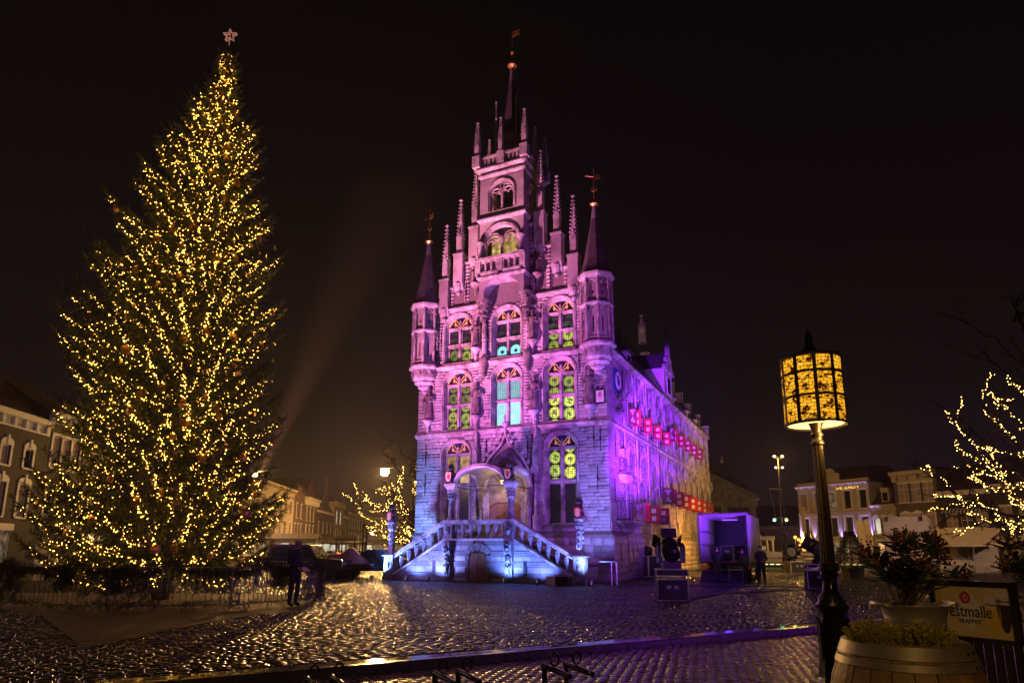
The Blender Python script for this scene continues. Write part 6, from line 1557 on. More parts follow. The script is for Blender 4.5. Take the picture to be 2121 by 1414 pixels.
# ------------------------------------------------------------------ barriers round the fir, with garlands
def barrier_mesh_parts(L_=2.5):
    P_ = {}
    f = MB(); f.tube([(0, 0, .18), (0, 0, 1.04), (.06, 0, 1.1), (L_ - .06, 0, 1.1), (L_, 0, 1.04), (L_, 0, .18), (L_ - .03, 0, .15), (.03, 0, .15)], .019, 6, close=True); P_['frame'] = f.mesh('frame', M['galv'], True)
    b = MB(); b.tube([(0, 0, .15), (0, 0, 1.1)], .008, 5); P_['bar'] = b.mesh('bar', M['galv'], True)
    ft = MB(); ft.tube([(0, -.33, .02), (0, -.22, .12), (0, 0, .17), (0, .22, .12), (0, .33, .02)], .017, 6); ft.tube([(0, 0, .15), (0, 0, .45)], .02, 6); P_['foot'] = ft.mesh('foot', M['galv'], True)
    return P_
BP = barrier_mesh_parts()
def barrier(a, b_, label, group='barriers round the fir'):
    a, b_ = Vector(a), Vector(b_); L_ = (b_ - a).length; k = L_ / 2.5
    B = thing('crowd_barrier', label, 'barrier', a, math.atan2(b_.y - a.y, b_.x - a.x), group)
    obj('frame', BP['frame'], B, scale=(k, 1, 1))
    for i in range(1, 19): obj('bar', BP['bar'], B, loc=(L_ * i / 19, 0, 0))
    for x in (.25, L_ - .25): obj('foot', BP['foot'], B, loc=(x, 0, 0))
    return B
def garland(a, b_, label, drape=.25, clumps=2, seed=0, low=True):
    a, b_ = Vector(a), Vector(b_); L_ = (b_ - a).length; r = random.Random(seed); d = (b_ - a) / L_
    nrm = Vector((d.y, -d.x, 0))
    P_, D_, S_ = [], [], []
    def spray(p, n, rad, ln):
        for _ in range(n):
            q = p + Vector((r.gauss(0, rad), r.gauss(0, rad * .6), r.gauss(0, rad * .7))); P_.append(q)
            D_.append(d * r.uniform(-1, 1) + nrm * r.uniform(-.7, .9) + Vector((0, 0, r.uniform(-1.0, .5)))); S_.append(ln * r.uniform(.7, 1.3))
    n = int(L_ / .045)
    for i in range(n):
        t = i / n; sag = .10 * math.sin(PI * 3 * t + seed) + .05 * math.sin(17 * t + 2 * seed)
        spray(a + d * L_ * t + Vector((0, 0, 1.06 + sag)), 7, .065, .18)
        if low and r.random() < .5: spray(a + d * L_ * t + Vector((0, 0, .16 + .03 * math.sin(9 * t))), 3, .05, .14)
    for c in range(clumps):
        x = L_ * r.uniform(.05, .95)
        for i in range(150): spray(a + d * (x + r.gauss(0, .16 + .1 * (c % 2))) + Vector((0, 0, 1.1 - r.random() ** 1.2 * (.6 + .4 * (c % 2)))), 2, .05, .17)
    for i in range(40): spray(a + d * r.uniform(-.1, .14) + Vector((0, 0, r.uniform(.15, 1.1))), 2, .05, .15)
    Mt = frames(np.array([tuple(p) for p in P_]), np.array([tuple(q) for q in D_]), rng.uniform(0, 6.28, len(P_)), np.array(S_))
    W, FF = stamp(TV, TFc, Mt); G = np_mesh('fir_garland', W, FF, M['needle2'])
    return obj('fir_garland', G, label=label, cat='garland', group='garlands on the barriers')
RING = [(-18.6, 22.6), (-16.2, 20.4), (-13.5, 18.45), (-10.35, 17.35), (-7.35, 17.75), (-6.05, 20.1), (-6.35, 22.9), (-7.6, 25.4), (-10.2, 26.6), (-13, 26.4)]
RL = ['outermost garlanded barrier at the left edge of the picture', 'garlanded barrier second from the left edge', 'long garlanded barrier with bright lit bars left of the middle feet', 'garlanded barrier in front of the fir trunk', 'garlanded barrier beside the standing man', 'barrier running back behind the standing man', 'barrier at the far right behind the fir', 'barrier directly behind the fir', 'barrier at the back left of the fir']
for i in range(len(RING) - 1):
    a, b_ = (*RING[i], 0), (*RING[i + 1], 0)
    barrier(a, b_, RL[i])
    if i < 6: garland(a, b_, 'fir garland on the ' + RL[i].replace('garlanded ', ''), seed=i, clumps=(2, 2, 1, 2, 1, 2)[i])
# ------------------------------------------------------------------ people
M['skin'] = mat('skin', (.48, .28, .19), .5); M['hair'] = mat('hair', (.05, .035, .025), .6)
def person(label, loc, rz, top, legs, pose, hairm='hair', shoe=(.02, .02, .02), h=1.78, cap=False):
    s = h / 1.78
    J = dict(pel=(0, 0, .95), sp=(0, -.01, 1.13), ch=(0, -.01, 1.33), nk=(0, .0, 1.50), hd=(0, -.03, 1.60), ht=(0, -.025, 1.71),
             sl=(-.185, 0, 1.43), el=(-.23, .03, 1.16), wl=(-.22, -.06, .92), sr=(.185, 0, 1.43), er=(.23, .03, 1.16), wr=(.22, -.06, .92),
             hl=(-.095, 0, .92), kl=(-.105, -.02, .50), al=(-.11, .03, .09), tl=(-.12, -.14, .045), hr=(.095, 0, .92), kr=(.105, -.02, .50), ar=(.11, .03, .09), tr=(.12, -.14, .045))
    J.update(pose)
    rad = dict(pel=(.155, .125), sp=(.145, .115), ch=(.165, .12), nk=(.055, .06), hd=(.078, .095), ht=(.062, .075), sl=(.075, .075), el=(.052, .052), wl=(.034, .03), sr=(.075, .075), er=(.052, .052), wr=(.034, .03), hl=(.10, .10), kl=(.066, .066), al=(.048, .05), tl=(.042, .032), hr=(.10, .10), kr=(.066, .066), ar=(.048, .05), tr=(.042, .032))
    names = list(J); ix = {n_: i for i, n_ in enumerate(names)}; V_ = [Vector(J[n_]) * s for n_ in names]; Rd = [rad[n_] for n_ in names]
    E_ = [('pel', 'sp'), ('sp', 'ch'), ('ch', 'nk'), ('nk', 'hd'), ('hd', 'ht'), ('ch', 'sl'), ('sl', 'el'), ('el', 'wl'), ('ch', 'sr'), ('sr', 'er'), ('er', 'wr'), ('pel', 'hl'), ('hl', 'kl'), ('kl', 'al'), ('al', 'tl'), ('pel', 'hr'), ('hr', 'kr'), ('kr', 'ar'), ('ar', 'tr')]
    E_ = [(ix[a], ix[b_]) for a, b_ in E_]; first_hand = len(V_)
    for w_, e_ in (('wl', 'el'), ('wr', 'er')):
        wv = Vector(J[w_]) * s; d = (wv - Vector(J[e_]) * s).normalized(); sd = d.cross(Vector((0, 1, .2))).normalized(); pl = d.cross(sd)
        palm = len(V_); V_.append(wv + d * .05 * s); Rd.append((.036, .018)); E_.append((ix[w_], palm))
        for q, (off, ln_) in enumerate(((-.03, .075), (-.01, .085), (.01, .08), (.03, .062))):
            k = len(V_); b0 = wv + d * .085 * s + sd * off * s; V_ += [b0, b0 + d * ln_ * .5 * s + pl * .012 * s, b0 + d * ln_ * .85 * s + pl * .035 * s]; Rd += [(.011, .011), (.009, .009), (.007, .007)]; E_ += [(palm, k), (k, k + 1), (k + 1, k + 2)]
        k = len(V_); b0 = wv + d * .04 * s - sd * .04 * s; V_ += [b0, b0 + d * .045 * s - sd * .012 * s + pl * .02 * s]; Rd += [(.012, .012), (.009, .009)]; E_ += [(palm, k), (k, k + 1)]
    me = bpy.data.meshes.new('body'); me.from_pydata([tuple(v) for v in V_], E_, [])
    o = bpy.data.objects.new('body', me); COL.objects.link(o)
    md = o.modifiers.new('Skin', 'SKIN'); md.use_smooth_shade = True; sb = o.modifiers.new('Subdivision', 'SUBSURF'); sb.levels = 2; sb.render_levels = 2
    lay = me.skin_vertices[0].data if me.skin_vertices else None
    if lay is None:
        bpy.context.view_layer.objects.active = o; bpy.ops.mesh.customdata_skin_add(); lay = me.skin_vertices[0].data
    for i, r_ in enumerate(Rd): lay[i].radius = (r_[0] * s, r_[1] * s)
    lay[0].use_root = True
    dg = bpy.context.evaluated_depsgraph_get(); bm_ = bpy.data.meshes.new_from_object(o.evaluated_get(dg)); bpy.data.objects.remove(o); bpy.data.meshes.remove(me)
    bm_.name = 'person'
    for mt_ in (top, legs, M['skin'], M['rubber']): bm_.materials.append(mt_)
    wl_, wr_ = Vector(J['wl']) * s, Vector(J['wr']) * s; nz_ = J['nk'][2] * s + .015; nkx, nky = J['nk'][0] * s, J['nk'][1] * s
    for p in bm_.polygons:
        c = p.center; mi = 0
        el_, er_ = Vector(J['el']) * s, Vector(J['er']) * s
        if c.z > nz_ and (c.x - nkx) ** 2 + (c.y - nky) ** 2 < .14 ** 2: mi = 2
        elif ((c - wl_).length < .19 * s and (c - wl_).dot((wl_ - el_).normalized()) > .0) or ((c - wr_).length < .19 * s and (c - wr_).dot((wr_ - er_).normalized()) > .0): mi = 2
        elif c.z < .11 * s: mi = 3
        elif c.z < .90 * s and abs(c.x) < .2 * s and not ((c - wl_).length < .1 or (c - wr_).length < .1): mi = 1
        p.material_index = mi; p.use_smooth = True
    T_ = obj('person', bm_, None, loc=loc, rot=(0, 0, rz), label=label, cat='person')
    # jacket body, hair, nose and ears
    jk = MB(); n = 14; rings = []
    pe, sp_, ch_ = Vector(J['pel']) * s, Vector(J['sp']) * s, Vector(J['ch']) * s
    for cpt, dz, rx, ry in ((pe, -.12, .185, .155), (pe, 0., .18, .15), (sp_, 0, .172, .14), (ch_, 0, .19, .145), (ch_, .10, .15, .12), (ch_, .145, .085, .085)):
        rings.append([(cpt.x + s * rx * math.cos(a), cpt.y + s * ry * math.sin(a), cpt.z + dz * s) for a in [2 * PI * i / n for i in range(n)]])
    jk.loft(rings, caps=False); jk.build('jacket', top, T_, smooth=True)
    hd, ht = Vector(J['hd']) * s, Vector(J['ht']) * s; up_ = (ht - hd).normalized()
    hm = MB(); c = hd + up_ * .075 * s + Vector((0, .018, 0)) * s
    hm.ball(c, (.092 * s, .108 * s, .088 * s), 12, 8); hm.build('cap' if cap else 'hair', M[hairm] if isinstance(hairm, str) else hairm, T_, smooth=True)
    fc = MB(); fw = Vector((0, -1, 0)); fc.ball(hd + fw * .098 * s + up_ * .0, (.014 * s, .02 * s, .024 * s), 6, 5)
    for sg in (-1, 1): fc.ball(hd + Vector((sg * .08 * s, .01 * s, .01 * s)), (.012 * s, .022 * s, .032 * s), 6, 5)
    fc.build('face', M['skin'], T_, smooth=True)
    ey = MB()
    for sg in (-1, 1): ey.ball(hd + Vector((sg * .03 * s, -.088 * s, .028 * s)), (.012 * s, .008 * s, .007 * s), 6, 4)
    ey.ball(hd + Vector((0, -.088 * s, -.045 * s)), (.024 * s, .008 * s, .006 * s), 6, 4); ey.build('eyes_and_mouth', M['hair'], T_, smooth=True)
    return T_
dark_coat = mat('dark_coat', (.030, .028, .026), .75, noise=.25, nscale=8, bump=.2, bscale=30); dark_trs = mat('dark_trousers', (.02, .02, .022), .8); jeans = mat('jeans', (.05, .07, .12), .8, noise=.2, nscale=12); navy = mat('navy_jacket', (.02, .022, .035), .7)
woolly = mat('pale_cap', (.42, .36, .22), .8, noise=.2, nscale=15)
pm_ = on_ground(606, 1256)
person('person in a long dark coat and pale cap beside the fir barrier, holding a tablet', (pm_.x, pm_.y, 0), R(62), dark_coat, dark_trs,
       dict(hd=(0, -.07, 1.585), ht=(0, -.10, 1.69), nk=(0, -.03, 1.49), el=(-.22, .02, 1.15), wl=(-.10, -.20, 1.02), er=(.22, .02, 1.15), wr=(.10, -.22, 1.0)), woolly, h=1.86, cap=True)
tb = MB(); tb.box(-.12, .12, -.006, .006, -.09, .09)
tb.build('tablet', M['galv'], None, loc=(pm_.x + .33, pm_.y - .13, 1.02), rot=(R(-55), 0, R(62)), label='small pale tablet held by the person in the dark coat', cat='tablet')
# ------------------------------------------------------------------ foreground street lamp
def shade_material():
    m = bpy.data.materials.new('painted_lamp_glass'); m.use_nodes = True
    N, L = m.node_tree.nodes, m.node_tree.links; N.clear(); out = N.new('ShaderNodeOutputMaterial')
    tc = N.new('ShaderNodeTexCoord'); sp = N.new('ShaderNodeSeparateXYZ'); L.new(tc.outputs['Object'], sp.inputs[0])
    at2 = N.new('ShaderNodeMath'); at2.operation = 'ARCTAN2'; L.new(sp.outputs[1], at2.inputs[0]); L.new(sp.outputs[0], at2.inputs[1])
    mu = N.new('ShaderNodeMath'); mu.operation = 'MULTIPLY'; mu.inputs[1].default_value = .365; L.new(at2.outputs[0], mu.inputs[0])
    cb = N.new('ShaderNodeCombineXYZ'); L.new(mu.outputs[0], cb.inputs[0]); L.new(sp.outputs[2], cb.inputs[1])
    nz = N.new('ShaderNodeTexNoise'); nz.inputs['Scale'].default_value = 7; nz.inputs['Detail'].default_value = 3; L.new(cb.outputs[0], nz.inputs['Vector'])
    wob = N.new('ShaderNodeVectorMath'); wob.operation = 'MULTIPLY_ADD'; wob.inputs[1].default_value = (.09, .08, 0); L.new(nz.outputs['Color'], wob.inputs[0]); L.new(cb.outputs[0], wob.inputs[2])
    t = N.new('ShaderNodeTexBrick'); t.inputs['Scale'].default_value = 1; t.inputs['Brick Width'].default_value = .085; t.inputs['Row Height'].default_value = .044; t.inputs['Mortar Size'].default_value = .004
    t.inputs['Color1'].default_value = (1, .40, .012, 1); t.inputs['Color2'].default_value = (1, .50, .035, 1); t.inputs['Mortar'].default_value = (.06, .02, .0, 1); L.new(wob.outputs[0], t.inputs['Vector'])
    n2 = N.new('ShaderNodeTexNoise'); n2.inputs['Scale'].default_value = 9; n2.inputs['Detail'].default_value = 6; n2.inputs['Roughness'].default_value = .7; L.new(cb.outputs[0], n2.inputs['Vector'])
    r = N.new('ShaderNodeValToRGB'); r.color_ramp.interpolation = 'LINEAR'; e = r.color_ramp.elements; e[0].position = .43; e[0].color = (.04, .012, 0, 1); e[1].position = .50; e[1].color = (1, 1, 1, 1); k = e.new(.62); k.color = (1, 1, 1, 1); k = e.new(.72); k.color = (1.6, 1.8, 3.5, 1)
    L.new(n2.outputs[0], r.inputs[0])
    x = N.new('ShaderNodeMixRGB'); x.blend_type = 'MULTIPLY'; x.inputs[0].default_value = 1; L.new(t.outputs[0], x.inputs[1]); L.new(r.outputs[0], x.inputs[2])
    em = N.new('ShaderNodeEmission'); em.inputs[1].default_value = 1.2; L.new(x.outputs[0], em.inputs[0]); L.new(em.outputs[0], out.inputs[0]); return m
LP = at(1690, 1137, 8.3); LP = Vector((3.92, 8.3, .1)); PB = -.21
M['lamplit'] = mat('lamplit_black', (.05, .032, .016), .3, .5, noise=.25, nscale=9, rvar=.1, bump=.15, bscale=50)  # black post colour tinted golden-brown for the lamplight on shaft and capital
lp = thing('street_lamp', 'ornate black lamp post with glowing drum shade of painted glass, nearest the viewer', 'street lamp', LP)
m = MB(); m.lathe([(.31, PB), (.31, PB + .05), (.25, PB + .10), (.22, 0), (.205, .12), (.158, .70), (.165, .76)], 8, rot=PI / 8)
for k in range(8):
    a = k * PI / 4; m.M = Matrix.Rotation(a, 4, 'Z'); m.prism([(-.04, .2), (.04, .2), (.032, .62), (0, .68), (-.032, .62)], -.19, -.165); m.M = None
m.build('pedestal', M['black_gloss'], lp)
m = MB(); m.lathe([(.165, .76), (.19, .80), (.19, .84), (.155, .88), (.155, .92), (.10, 1.0), (.083, 1.12), (.09, 1.17), (.115, 1.2), (.09, 1.235), (.12, 1.25), (.125, 1.3), (.10, 1.34)], 24); m.build('collar', M['black_gloss'], lp, smooth=True, angle=40)
m = MB(); n = 32
def flute(r_, z): return [(r_ * (1 - .07 * (i % 4 in (1, 2))) * math.cos(2 * PI * i / n), r_ * (1 - .07 * (i % 4 in (1, 2))) * math.sin(2 * PI * i / n), z) for i in range(n)]
m.loft([flute(.086, 1.34), flute(.078, 2.0), flute(.064, 2.82)]); m.build('shaft', M['lamplit'], lp)
m = MB(); m.lathe([(.064, 2.80), (.082, 2.82), (.082, 2.85), (.064, 2.87), (.062, 2.91), (.078, 2.93), (.078, 2.955), (.058, 2.97), (.064, 3.02), (.095, 3.12), (.12, 3.15), (.12, 3.17)], 18); m.build('capital', M['lamplit'], lp, smooth=True, angle=40)
SZ0, SZ1, SR = 3.06, 3.95, .365
sg_ = part(lp, 'drum_shade', (0, 0, 0)); smat = shade_material()
NC = 10
for c in range(NC):
    for r_ in range(3):
        m = MB(); a0, a1 = 2 * PI * c / NC + .045, 2 * PI * (c + 1) / NC - .045; z0 = SZ0 + .04 + r_ * (SZ1 - SZ0 - .06) / 3 + .012; z1 = z0 + (SZ1 - SZ0 - .06) / 3 - .024
        A_ = [(SR * math.cos(a0 + (a1 - a0) * i / 6), SR * math.sin(a0 + (a1 - a0) * i / 6)) for i in range(7)]
        m.strip([(x, y, z0) for x, y in A_], [(x, y, z1) for x, y in A_]); m.build('pane', smat, sg_, fix=False)
m = MB()
for c in range(NC):
    a = 2 * PI * c / NC; m.M = Matrix.Rotation(a, 4, 'Z'); m.box(SR - .012, SR + .008, -.022, .022, SZ0, SZ1); m.M = None
for z in (SZ0, SZ0 + .34, SZ0 + .645, SZ1 - .02): m.lathe([(SR - .012, z), (SR + .010, z), (SR + .010, z + .03), (SR - .012, z + .03), (SR - .012, z)], 40)
m.build('shade_frame', mat('shade_iron', (.03, .018, .008), .5), sg_)
m = MB(); m.lathe([(.10, SZ0 + .03), (SR - .03, SZ0 + .02)], 40); m.build('diffuser', glow('diffuser', (1, .66, .20), 2.6), sg_, fix=False)
m = MB(); m.lathe([(SR + .01, SZ1), (.22, SZ1 + .03), (.19, SZ1 + .06), (.12, SZ1 + .10), (.065, SZ1 + .17), (.045, SZ1 + .22), (.06, SZ1 + .24), (.05, SZ1 + .26), (.058, SZ1 + .30), (.03, SZ1 + .36), (.008, SZ1 + .42)], 24); m.build('cap', M['black_gloss'], lp, smooth=True, angle=40)
lamp('lamp_light', 'POINT', LP + Vector((0, 0, 2.92)) + Vector((.15, -.2, 0)), 38, (1, .62, .2), size=.12)

# ------------------------------------------------------------------ barrel planter, tubs, shrubs, sign
M['stave'] = mat('oak_stave', (.26, .165, .07), .6, noise=.4, nscale=7, island=.2, bump=.3, bscale=40)
M['hoop'] = mat('barrel_hoop', (.30, .27, .21), .5, .5, noise=.2, nscale=5, bump=.08, bscale=12)
M['zinc'] = mat('zinc', (.42, .40, .36), .45, .55, noise=.18, nscale=4)
M['soil'] = mat('soil', (.02, .013, .008), .95, bump=.8, bscale=25)
M['heather'] = mat('heather_tip', (.36, .33, .045), .6, island=.4); M['leaf'] = mat('shrub_leaf', (.095, .145, .04), .28, island=.35, noise=.2, nscale=6); M['leaf_y'] = mat('pale_leaf', (.16, .15, .035), .4, island=.2)
M['bud'] = mat('red_bud', (.17, .04, .025), .5, island=.4)
def barrel(label, loc, r_top=.34, h=1.16):
    B = thing('barrel_planter', label, 'planter', loc); NS = 22
    pf = [(r_top + .11, 0), (r_top + .155, h * .32), (r_top + .14, h * .55), (r_top + .085, h * .8), (r_top, h)]
    for k in range(NS):
        a0, a1 = 2 * PI * k / NS + .006, 2 * PI * (k + 1) / NS - .006; m = MB(); rr2 = rng.normal(0, .002)
        V_ = []
        for q in (0, -.03):
            for r_, z in pf: V_ += [((r_ + q + rr2) * math.cos(a0), (r_ + q + rr2) * math.sin(a0), z), ((r_ + q + rr2) * math.cos((a0 + a1) / 2) * 1.003, (r_ + q + rr2) * math.sin((a0 + a1) / 2) * 1.003, z), ((r_ + q + rr2) * math.cos(a1), (r_ + q + rr2) * math.sin(a1), z)]
        F_ = []
        for j in range(4): F_ += [(j * 3, j * 3 + 1, j * 3 + 4, j * 3 + 3), (j * 3 + 1, j * 3 + 2, j * 3 + 5, j * 3 + 4)]
        F_ += [(12, 13, 28, 27), (13, 14, 29, 28)]
        m.add(V_, F_); m.build('stave', M['stave'], B, fix=False)
    def rad(z): return float(np.interp(z, [p[1] for p in pf], [p[0] for p in pf]))
    for z0, z1 in ((h - .082, h - .004), (h - .142, h - .096), (h * .12, h * .2), (h * .45, h * .52)):
        m = MB(); m.lathe([(rad(z0) + .004, z0), (rad(z0) + .012, z0 + .003), (rad(z1) + .012, z1 - .003), (rad(z1) + .002, z1)], 48); m.build('hoop', M['hoop'], B, smooth=True, angle=50)
    for (a, z) in ((-1.05, h - .045), (-.85, h - .045), (-1.0, h - .12), (-.85, h - .12)):
        m = MB(); m.ball(((rad(z) + .012) * math.cos(a), (rad(z) + .012) * math.sin(a), z), .010, 6, 4); m.build('rivet', M['iron'], B)
    m = MB(); m.lathe([(.0, h - .03), (r_top - .02, h - .04)], 24); m.build('soil', M['soil'], B, fix=False)
    return B
BLOC = Vector((2.47, 4.32, .1))
barrel('oak barrel planter with pale metal hoops in the lower right corner', BLOC + Vector((0, 0, PB)))
def heather(label, loc, rad, n=260, seed=1):
    r = random.Random(seed); m = MB(); P_, D_, S_ = [], [], []
    for i in range(n):
        a = r.uniform(0, 6.28); q = rad * math.sqrt(r.random()); d = Vector((math.cos(a) * q / rad * .6 + r.gauss(0, .15), math.sin(a) * q / rad * .6 + r.gauss(0, .15), 1)).normalized()
        P_.append((q * math.cos(a), q * math.sin(a), -.01)); D_.append(tuple(d)); S_.append(r.uniform(.085, .165) * (1.15 - .4 * q / rad))
    V_, F_ = twig_template(16, .17, .075, 5)
    Mt = frames(np.array(P_), np.array(D_), rng.uniform(0, 6.28, len(P_)), np.array(S_)); W, FF = stamp(V_, F_, Mt)
    T_ = thing('heather_plant', label, 'plant', loc); obj('foliage', np_mesh('foliage', W, FF, M['heather']), T_, kind='stuff'); return T_
heather('yellow-green heather on the left side of the barrel', BLOC + Vector((-.20, -.06, .93)), .14, 300, 1)
heather('smaller yellow-green heather at the front of the barrel', BLOC + Vector((.02, -.22, .93)), .10, 200, 2)
def tub(label, loc, r=.235, h=.23, sx=1.0):
    T_ = thing('zinc_tub', label, 'tub', loc)
    m = MB(); m.lathe([(r * .80, 0), (r * .83, h * .40), (r * .855, h * .42), (r * .84, h * .46), (r * .865, h * .50), (r * .85, h * .54), (r * .875, h * .58), (r * .86, h * .62), (r * .97, h * .97), (r * 1.01, h), (r * 1.0, h * 1.02), (r * .95, h * .98), (r * .8, h * .55)], 40, sx=sx); m.build('bowl', M['zinc'], T_, smooth=True, angle=50)
    m = MB(); m.lathe([(0, h * .82), (r * .9, h * .80)], 24, sx=sx); m.build('soil', M['soil'], T_, fix=False)
    for sg in (-1, 1):
        m = MB(); x = sg * r * sx; m.tube([(x * .93, -.09, h * .97), (x * 1.14, -.07, h * 1.02), (x * 1.2, 0, h * 1.03), (x * 1.14, .07, h * 1.02), (x * .93, .09, h * .97)], .016, 6); m.build('handle', M['zinc'], T_, smooth=True)
    return T_
def shrub(label, loc, s=1.0, seed=3, n=70):
    r = random.Random(seed); T_ = thing('skimmia_shrub', label, 'shrub', loc)
    st = MB(); tips = []
    for i in range(16):
        a = r.uniform(0, 6.28); sp_ = r.uniform(.10, .34) * s; hh = r.uniform(.22, .46) * s; b0 = Vector((r.gauss(0, .03), r.gauss(0, .03), 0)); tip = Vector((sp_ * math.cos(a), sp_ * math.sin(a), hh)); mid = b0.lerp(tip, .5) + Vector((0, 0, .05 * s))
        st.tube([b0, mid, tip], [.007, .005, .003], 5); tips.append((tip, (tip - mid).normalized())); tips.append((mid, (mid - b0).normalized()))
    st.build('stems', M['twig'], T_)
    lv = MB(); L_ = 1.0
    lv.add([(0, 0, 0), (.13, .02, .3), (.17, .03, .55), (.09, .02, .85), (0, -.03, 1.0), (-.09, .02, .85), (-.17, .03, .55), (-.13, .02, .3), (0, -.04, .3), (0, -.05, .6)], [(0, 1, 8), (1, 2, 9, 8), (2, 3, 9), (3, 4, 9), (4, 5, 9), (5, 6, 9), (6, 7, 8, 9), (7, 0, 8)])
    lme = lv.mesh('leaf', M['leaf'], True, fix=False); lme2 = lv.mesh('leaf', M['leaf_y'], True, fix=False)
    cnt = 0
    for tip, d in tips:
        for k in range(8):
            if cnt >= 290: break
            a = k * 2.4 + r.uniform(-.3, .3); e = r.uniform(.1, .9)
            dd = (d * e + Vector((math.cos(a), math.sin(a), r.uniform(-.35, .3))) * (1 - e * .4)).normalized()
            q = dd.to_track_quat('Z', 'Y').to_euler(); o = obj('leaf', lme2 if r.random() < .1 else lme, T_, loc=tip - d * r.uniform(0, .06), rot=q, scale=(s * r.uniform(.10, .16),) * 3); cnt += 1
    bd = [(tip, d) for tip, d in tips[::2]]
    m = MB()
    for tip, d in bd:
        for k in range(46):
            v = Vector((r.gauss(0, .028), r.gauss(0, .028), r.gauss(0, .030))) * s; m.ball(tip + d * .045 * s + v, r.uniform(.006, .010) * s, 5, 4)
    m.build('flower_buds', M['bud'], T_, smooth=True, kind='stuff')
    return T_
TUB1 = BLOC + Vector((.16, .12, .925))
tub('oval zinc tub with ear handles standing on the barrel', TUB1, .195, .225, 1.06)
shrub('red-budded evergreen shrub growing in the zinc tub on the barrel', TUB1 + Vector((-.04, .02, .18)), 1.0, 3)
T2 = Vector((4.62, 5.6, .1))
st_ = MB(); bx2 = thing('planter_stand', 'pale box under the planter at the right edge', 'planter stand', T2); st_.box(-.30, .30, -.26, .26, PB, .74); st_.build('box', M['cream2'], bx2)
tub('zinc tub at the right edge behind the beer sign', T2 + Vector((-.1, 0, .74)), .27, .34, 1.1)
shrub('red-budded evergreen shrub at the right edge of the picture', T2 + Vector((-.16, 0, 1.04)), 1.15, 8)
# beer sign on a slatted stand
sgA, sgB = at(1936, 1212, 5.15), at(2090, 1205, 4.75)
sdir = Vector((sgB.x - sgA.x, sgB.y - sgA.y, 0)); sw_ = sdir.length; sang = math.atan2(sdir.y, sdir.x)
SG = thing('beer_sign', 'framed yellow beer sign on a dark slatted stand behind the barrel', 'sign', (sgA.x, sgA.y, .1), sang)
sh0, sh1 = .885, 1.245
m = MB(); t = .032
m.box(-t, sw_ + t, -.03, .03, sh1, sh1 + t); m.box(-t, sw_ + t, -.03, .03, sh0 - t, sh0); m.box(-t, 0, -.03, .03, sh0, sh1); m.box(sw_, sw_ + t, -.03, .03, sh0, sh1); m.build('frame', M['black_gloss'], SG)
m = MB(); m.box(0, sw_, -.006, .01, sh0, sh1); m.build('board', mat('sign_yellow', (.66, .55, .24), .5, noise=.06, nscale=3), SG)
zc = (sh0 + sh1) / 2; lx = sw_ * .44
m = MB(); m.prism([(lx, zc - .155), (lx + .11, zc), (lx, zc + .155), (lx - .11, zc)], -.009, -.006); m.build('diamond', mat('sign_white', (.70, .66, .55), .5, noise=.12, nscale=30), SG)
m = MB(); m.M = Matrix.Translation((lx - .015, -.0095, zc + .095)) @ Matrix.Rotation(PI / 2, 4, 'X'); m.lathe([(.020, 0), (.034, 0), (.034, .003), (.020, .003), (.020, 0)], 20, sy=1.3); m.build('emblem_ring', M['arms_red'], SG)
m = MB(); m.box(lx - .028, lx - .022, -.013, -.009, zc + .075, zc + .118); m.box(lx - .008, lx - .002, -.013, -.009, zc + .075, zc + .118); m.box(lx - .028, lx - .002, -.013, -.009, zc + .09, zc + .097); m.build('emblem_bars', M['arms_red'], SG)
tv, tf = text_polys('Westmalle', .092, .001); m = MB(); m.M = Matrix.Translation((lx - .035, -.0115, zc - .005)) @ Matrix.Diagonal((.92, 1, 1.35, 1)); m.add(tv, tf); m.build('lettering', M['black'], SG, fix=False)
tv, tf = text_polys('TRAPPIST', .036, .001); m = MB(); m.M = Matrix.Translation((lx, -.0115, zc - .075)) @ Matrix.Diagonal((1, 1, 1.2, 1)); m.add(tv, tf); m.build('lettering', M['black'], SG, fix=False)
for gx, dz, beer, nm in ((sw_ * .76, 0, (.75, .52, .03), 'pale'), (sw_ * .90, .03, (.05, .025, .015), 'dark')):
    z0 = zc - .145 + dz
    m = MB(); m.prism([(gx - .012, z0 - .015), (gx + .012, z0 - .015), (gx + .022, z0 + .01), (gx + .044, z0 + .10), (gx + .046, z0 + .17), (gx - .046, z0 + .17), (gx - .044, z0 + .10), (gx - .022, z0 + .01)], -.010, -.006); m.build('glass_of_beer', mat('beer_' + nm, beer, .4), SG)
    m = MB(); m.prism([(gx - .046, z0 + .17), (gx + .046, z0 + .17), (gx + .052, z0 + .235), (gx + .03, z0 + .262), (gx - .03, z0 + .262), (gx - .052, z0 + .235)], -.010, -.006); m.build('foam', mat('foam_' + nm, (.68, .63, .52), .6, noise=.15, nscale=40), SG)
    tv, tf = text_polys('Westmalle', .022, .0005); m = MB(); m.M = Matrix.Translation((gx, -.0118, z0 + .195)); m.add(tv, tf); m.build('small_lettering', M['iron'], SG, fix=False)
for i in range(9):
    x = .0 + i * sw_ / 8; m = MB(); m.box(x - .020, x + .020, -.02, .02, PB + .04, sh0 - t); m.build('slat', M['black_gloss'], SG)
m = MB(); m.box(-.05, sw_ + .05, -.05, .05, PB, PB + .04); m.build('base', M['black_gloss'], SG)
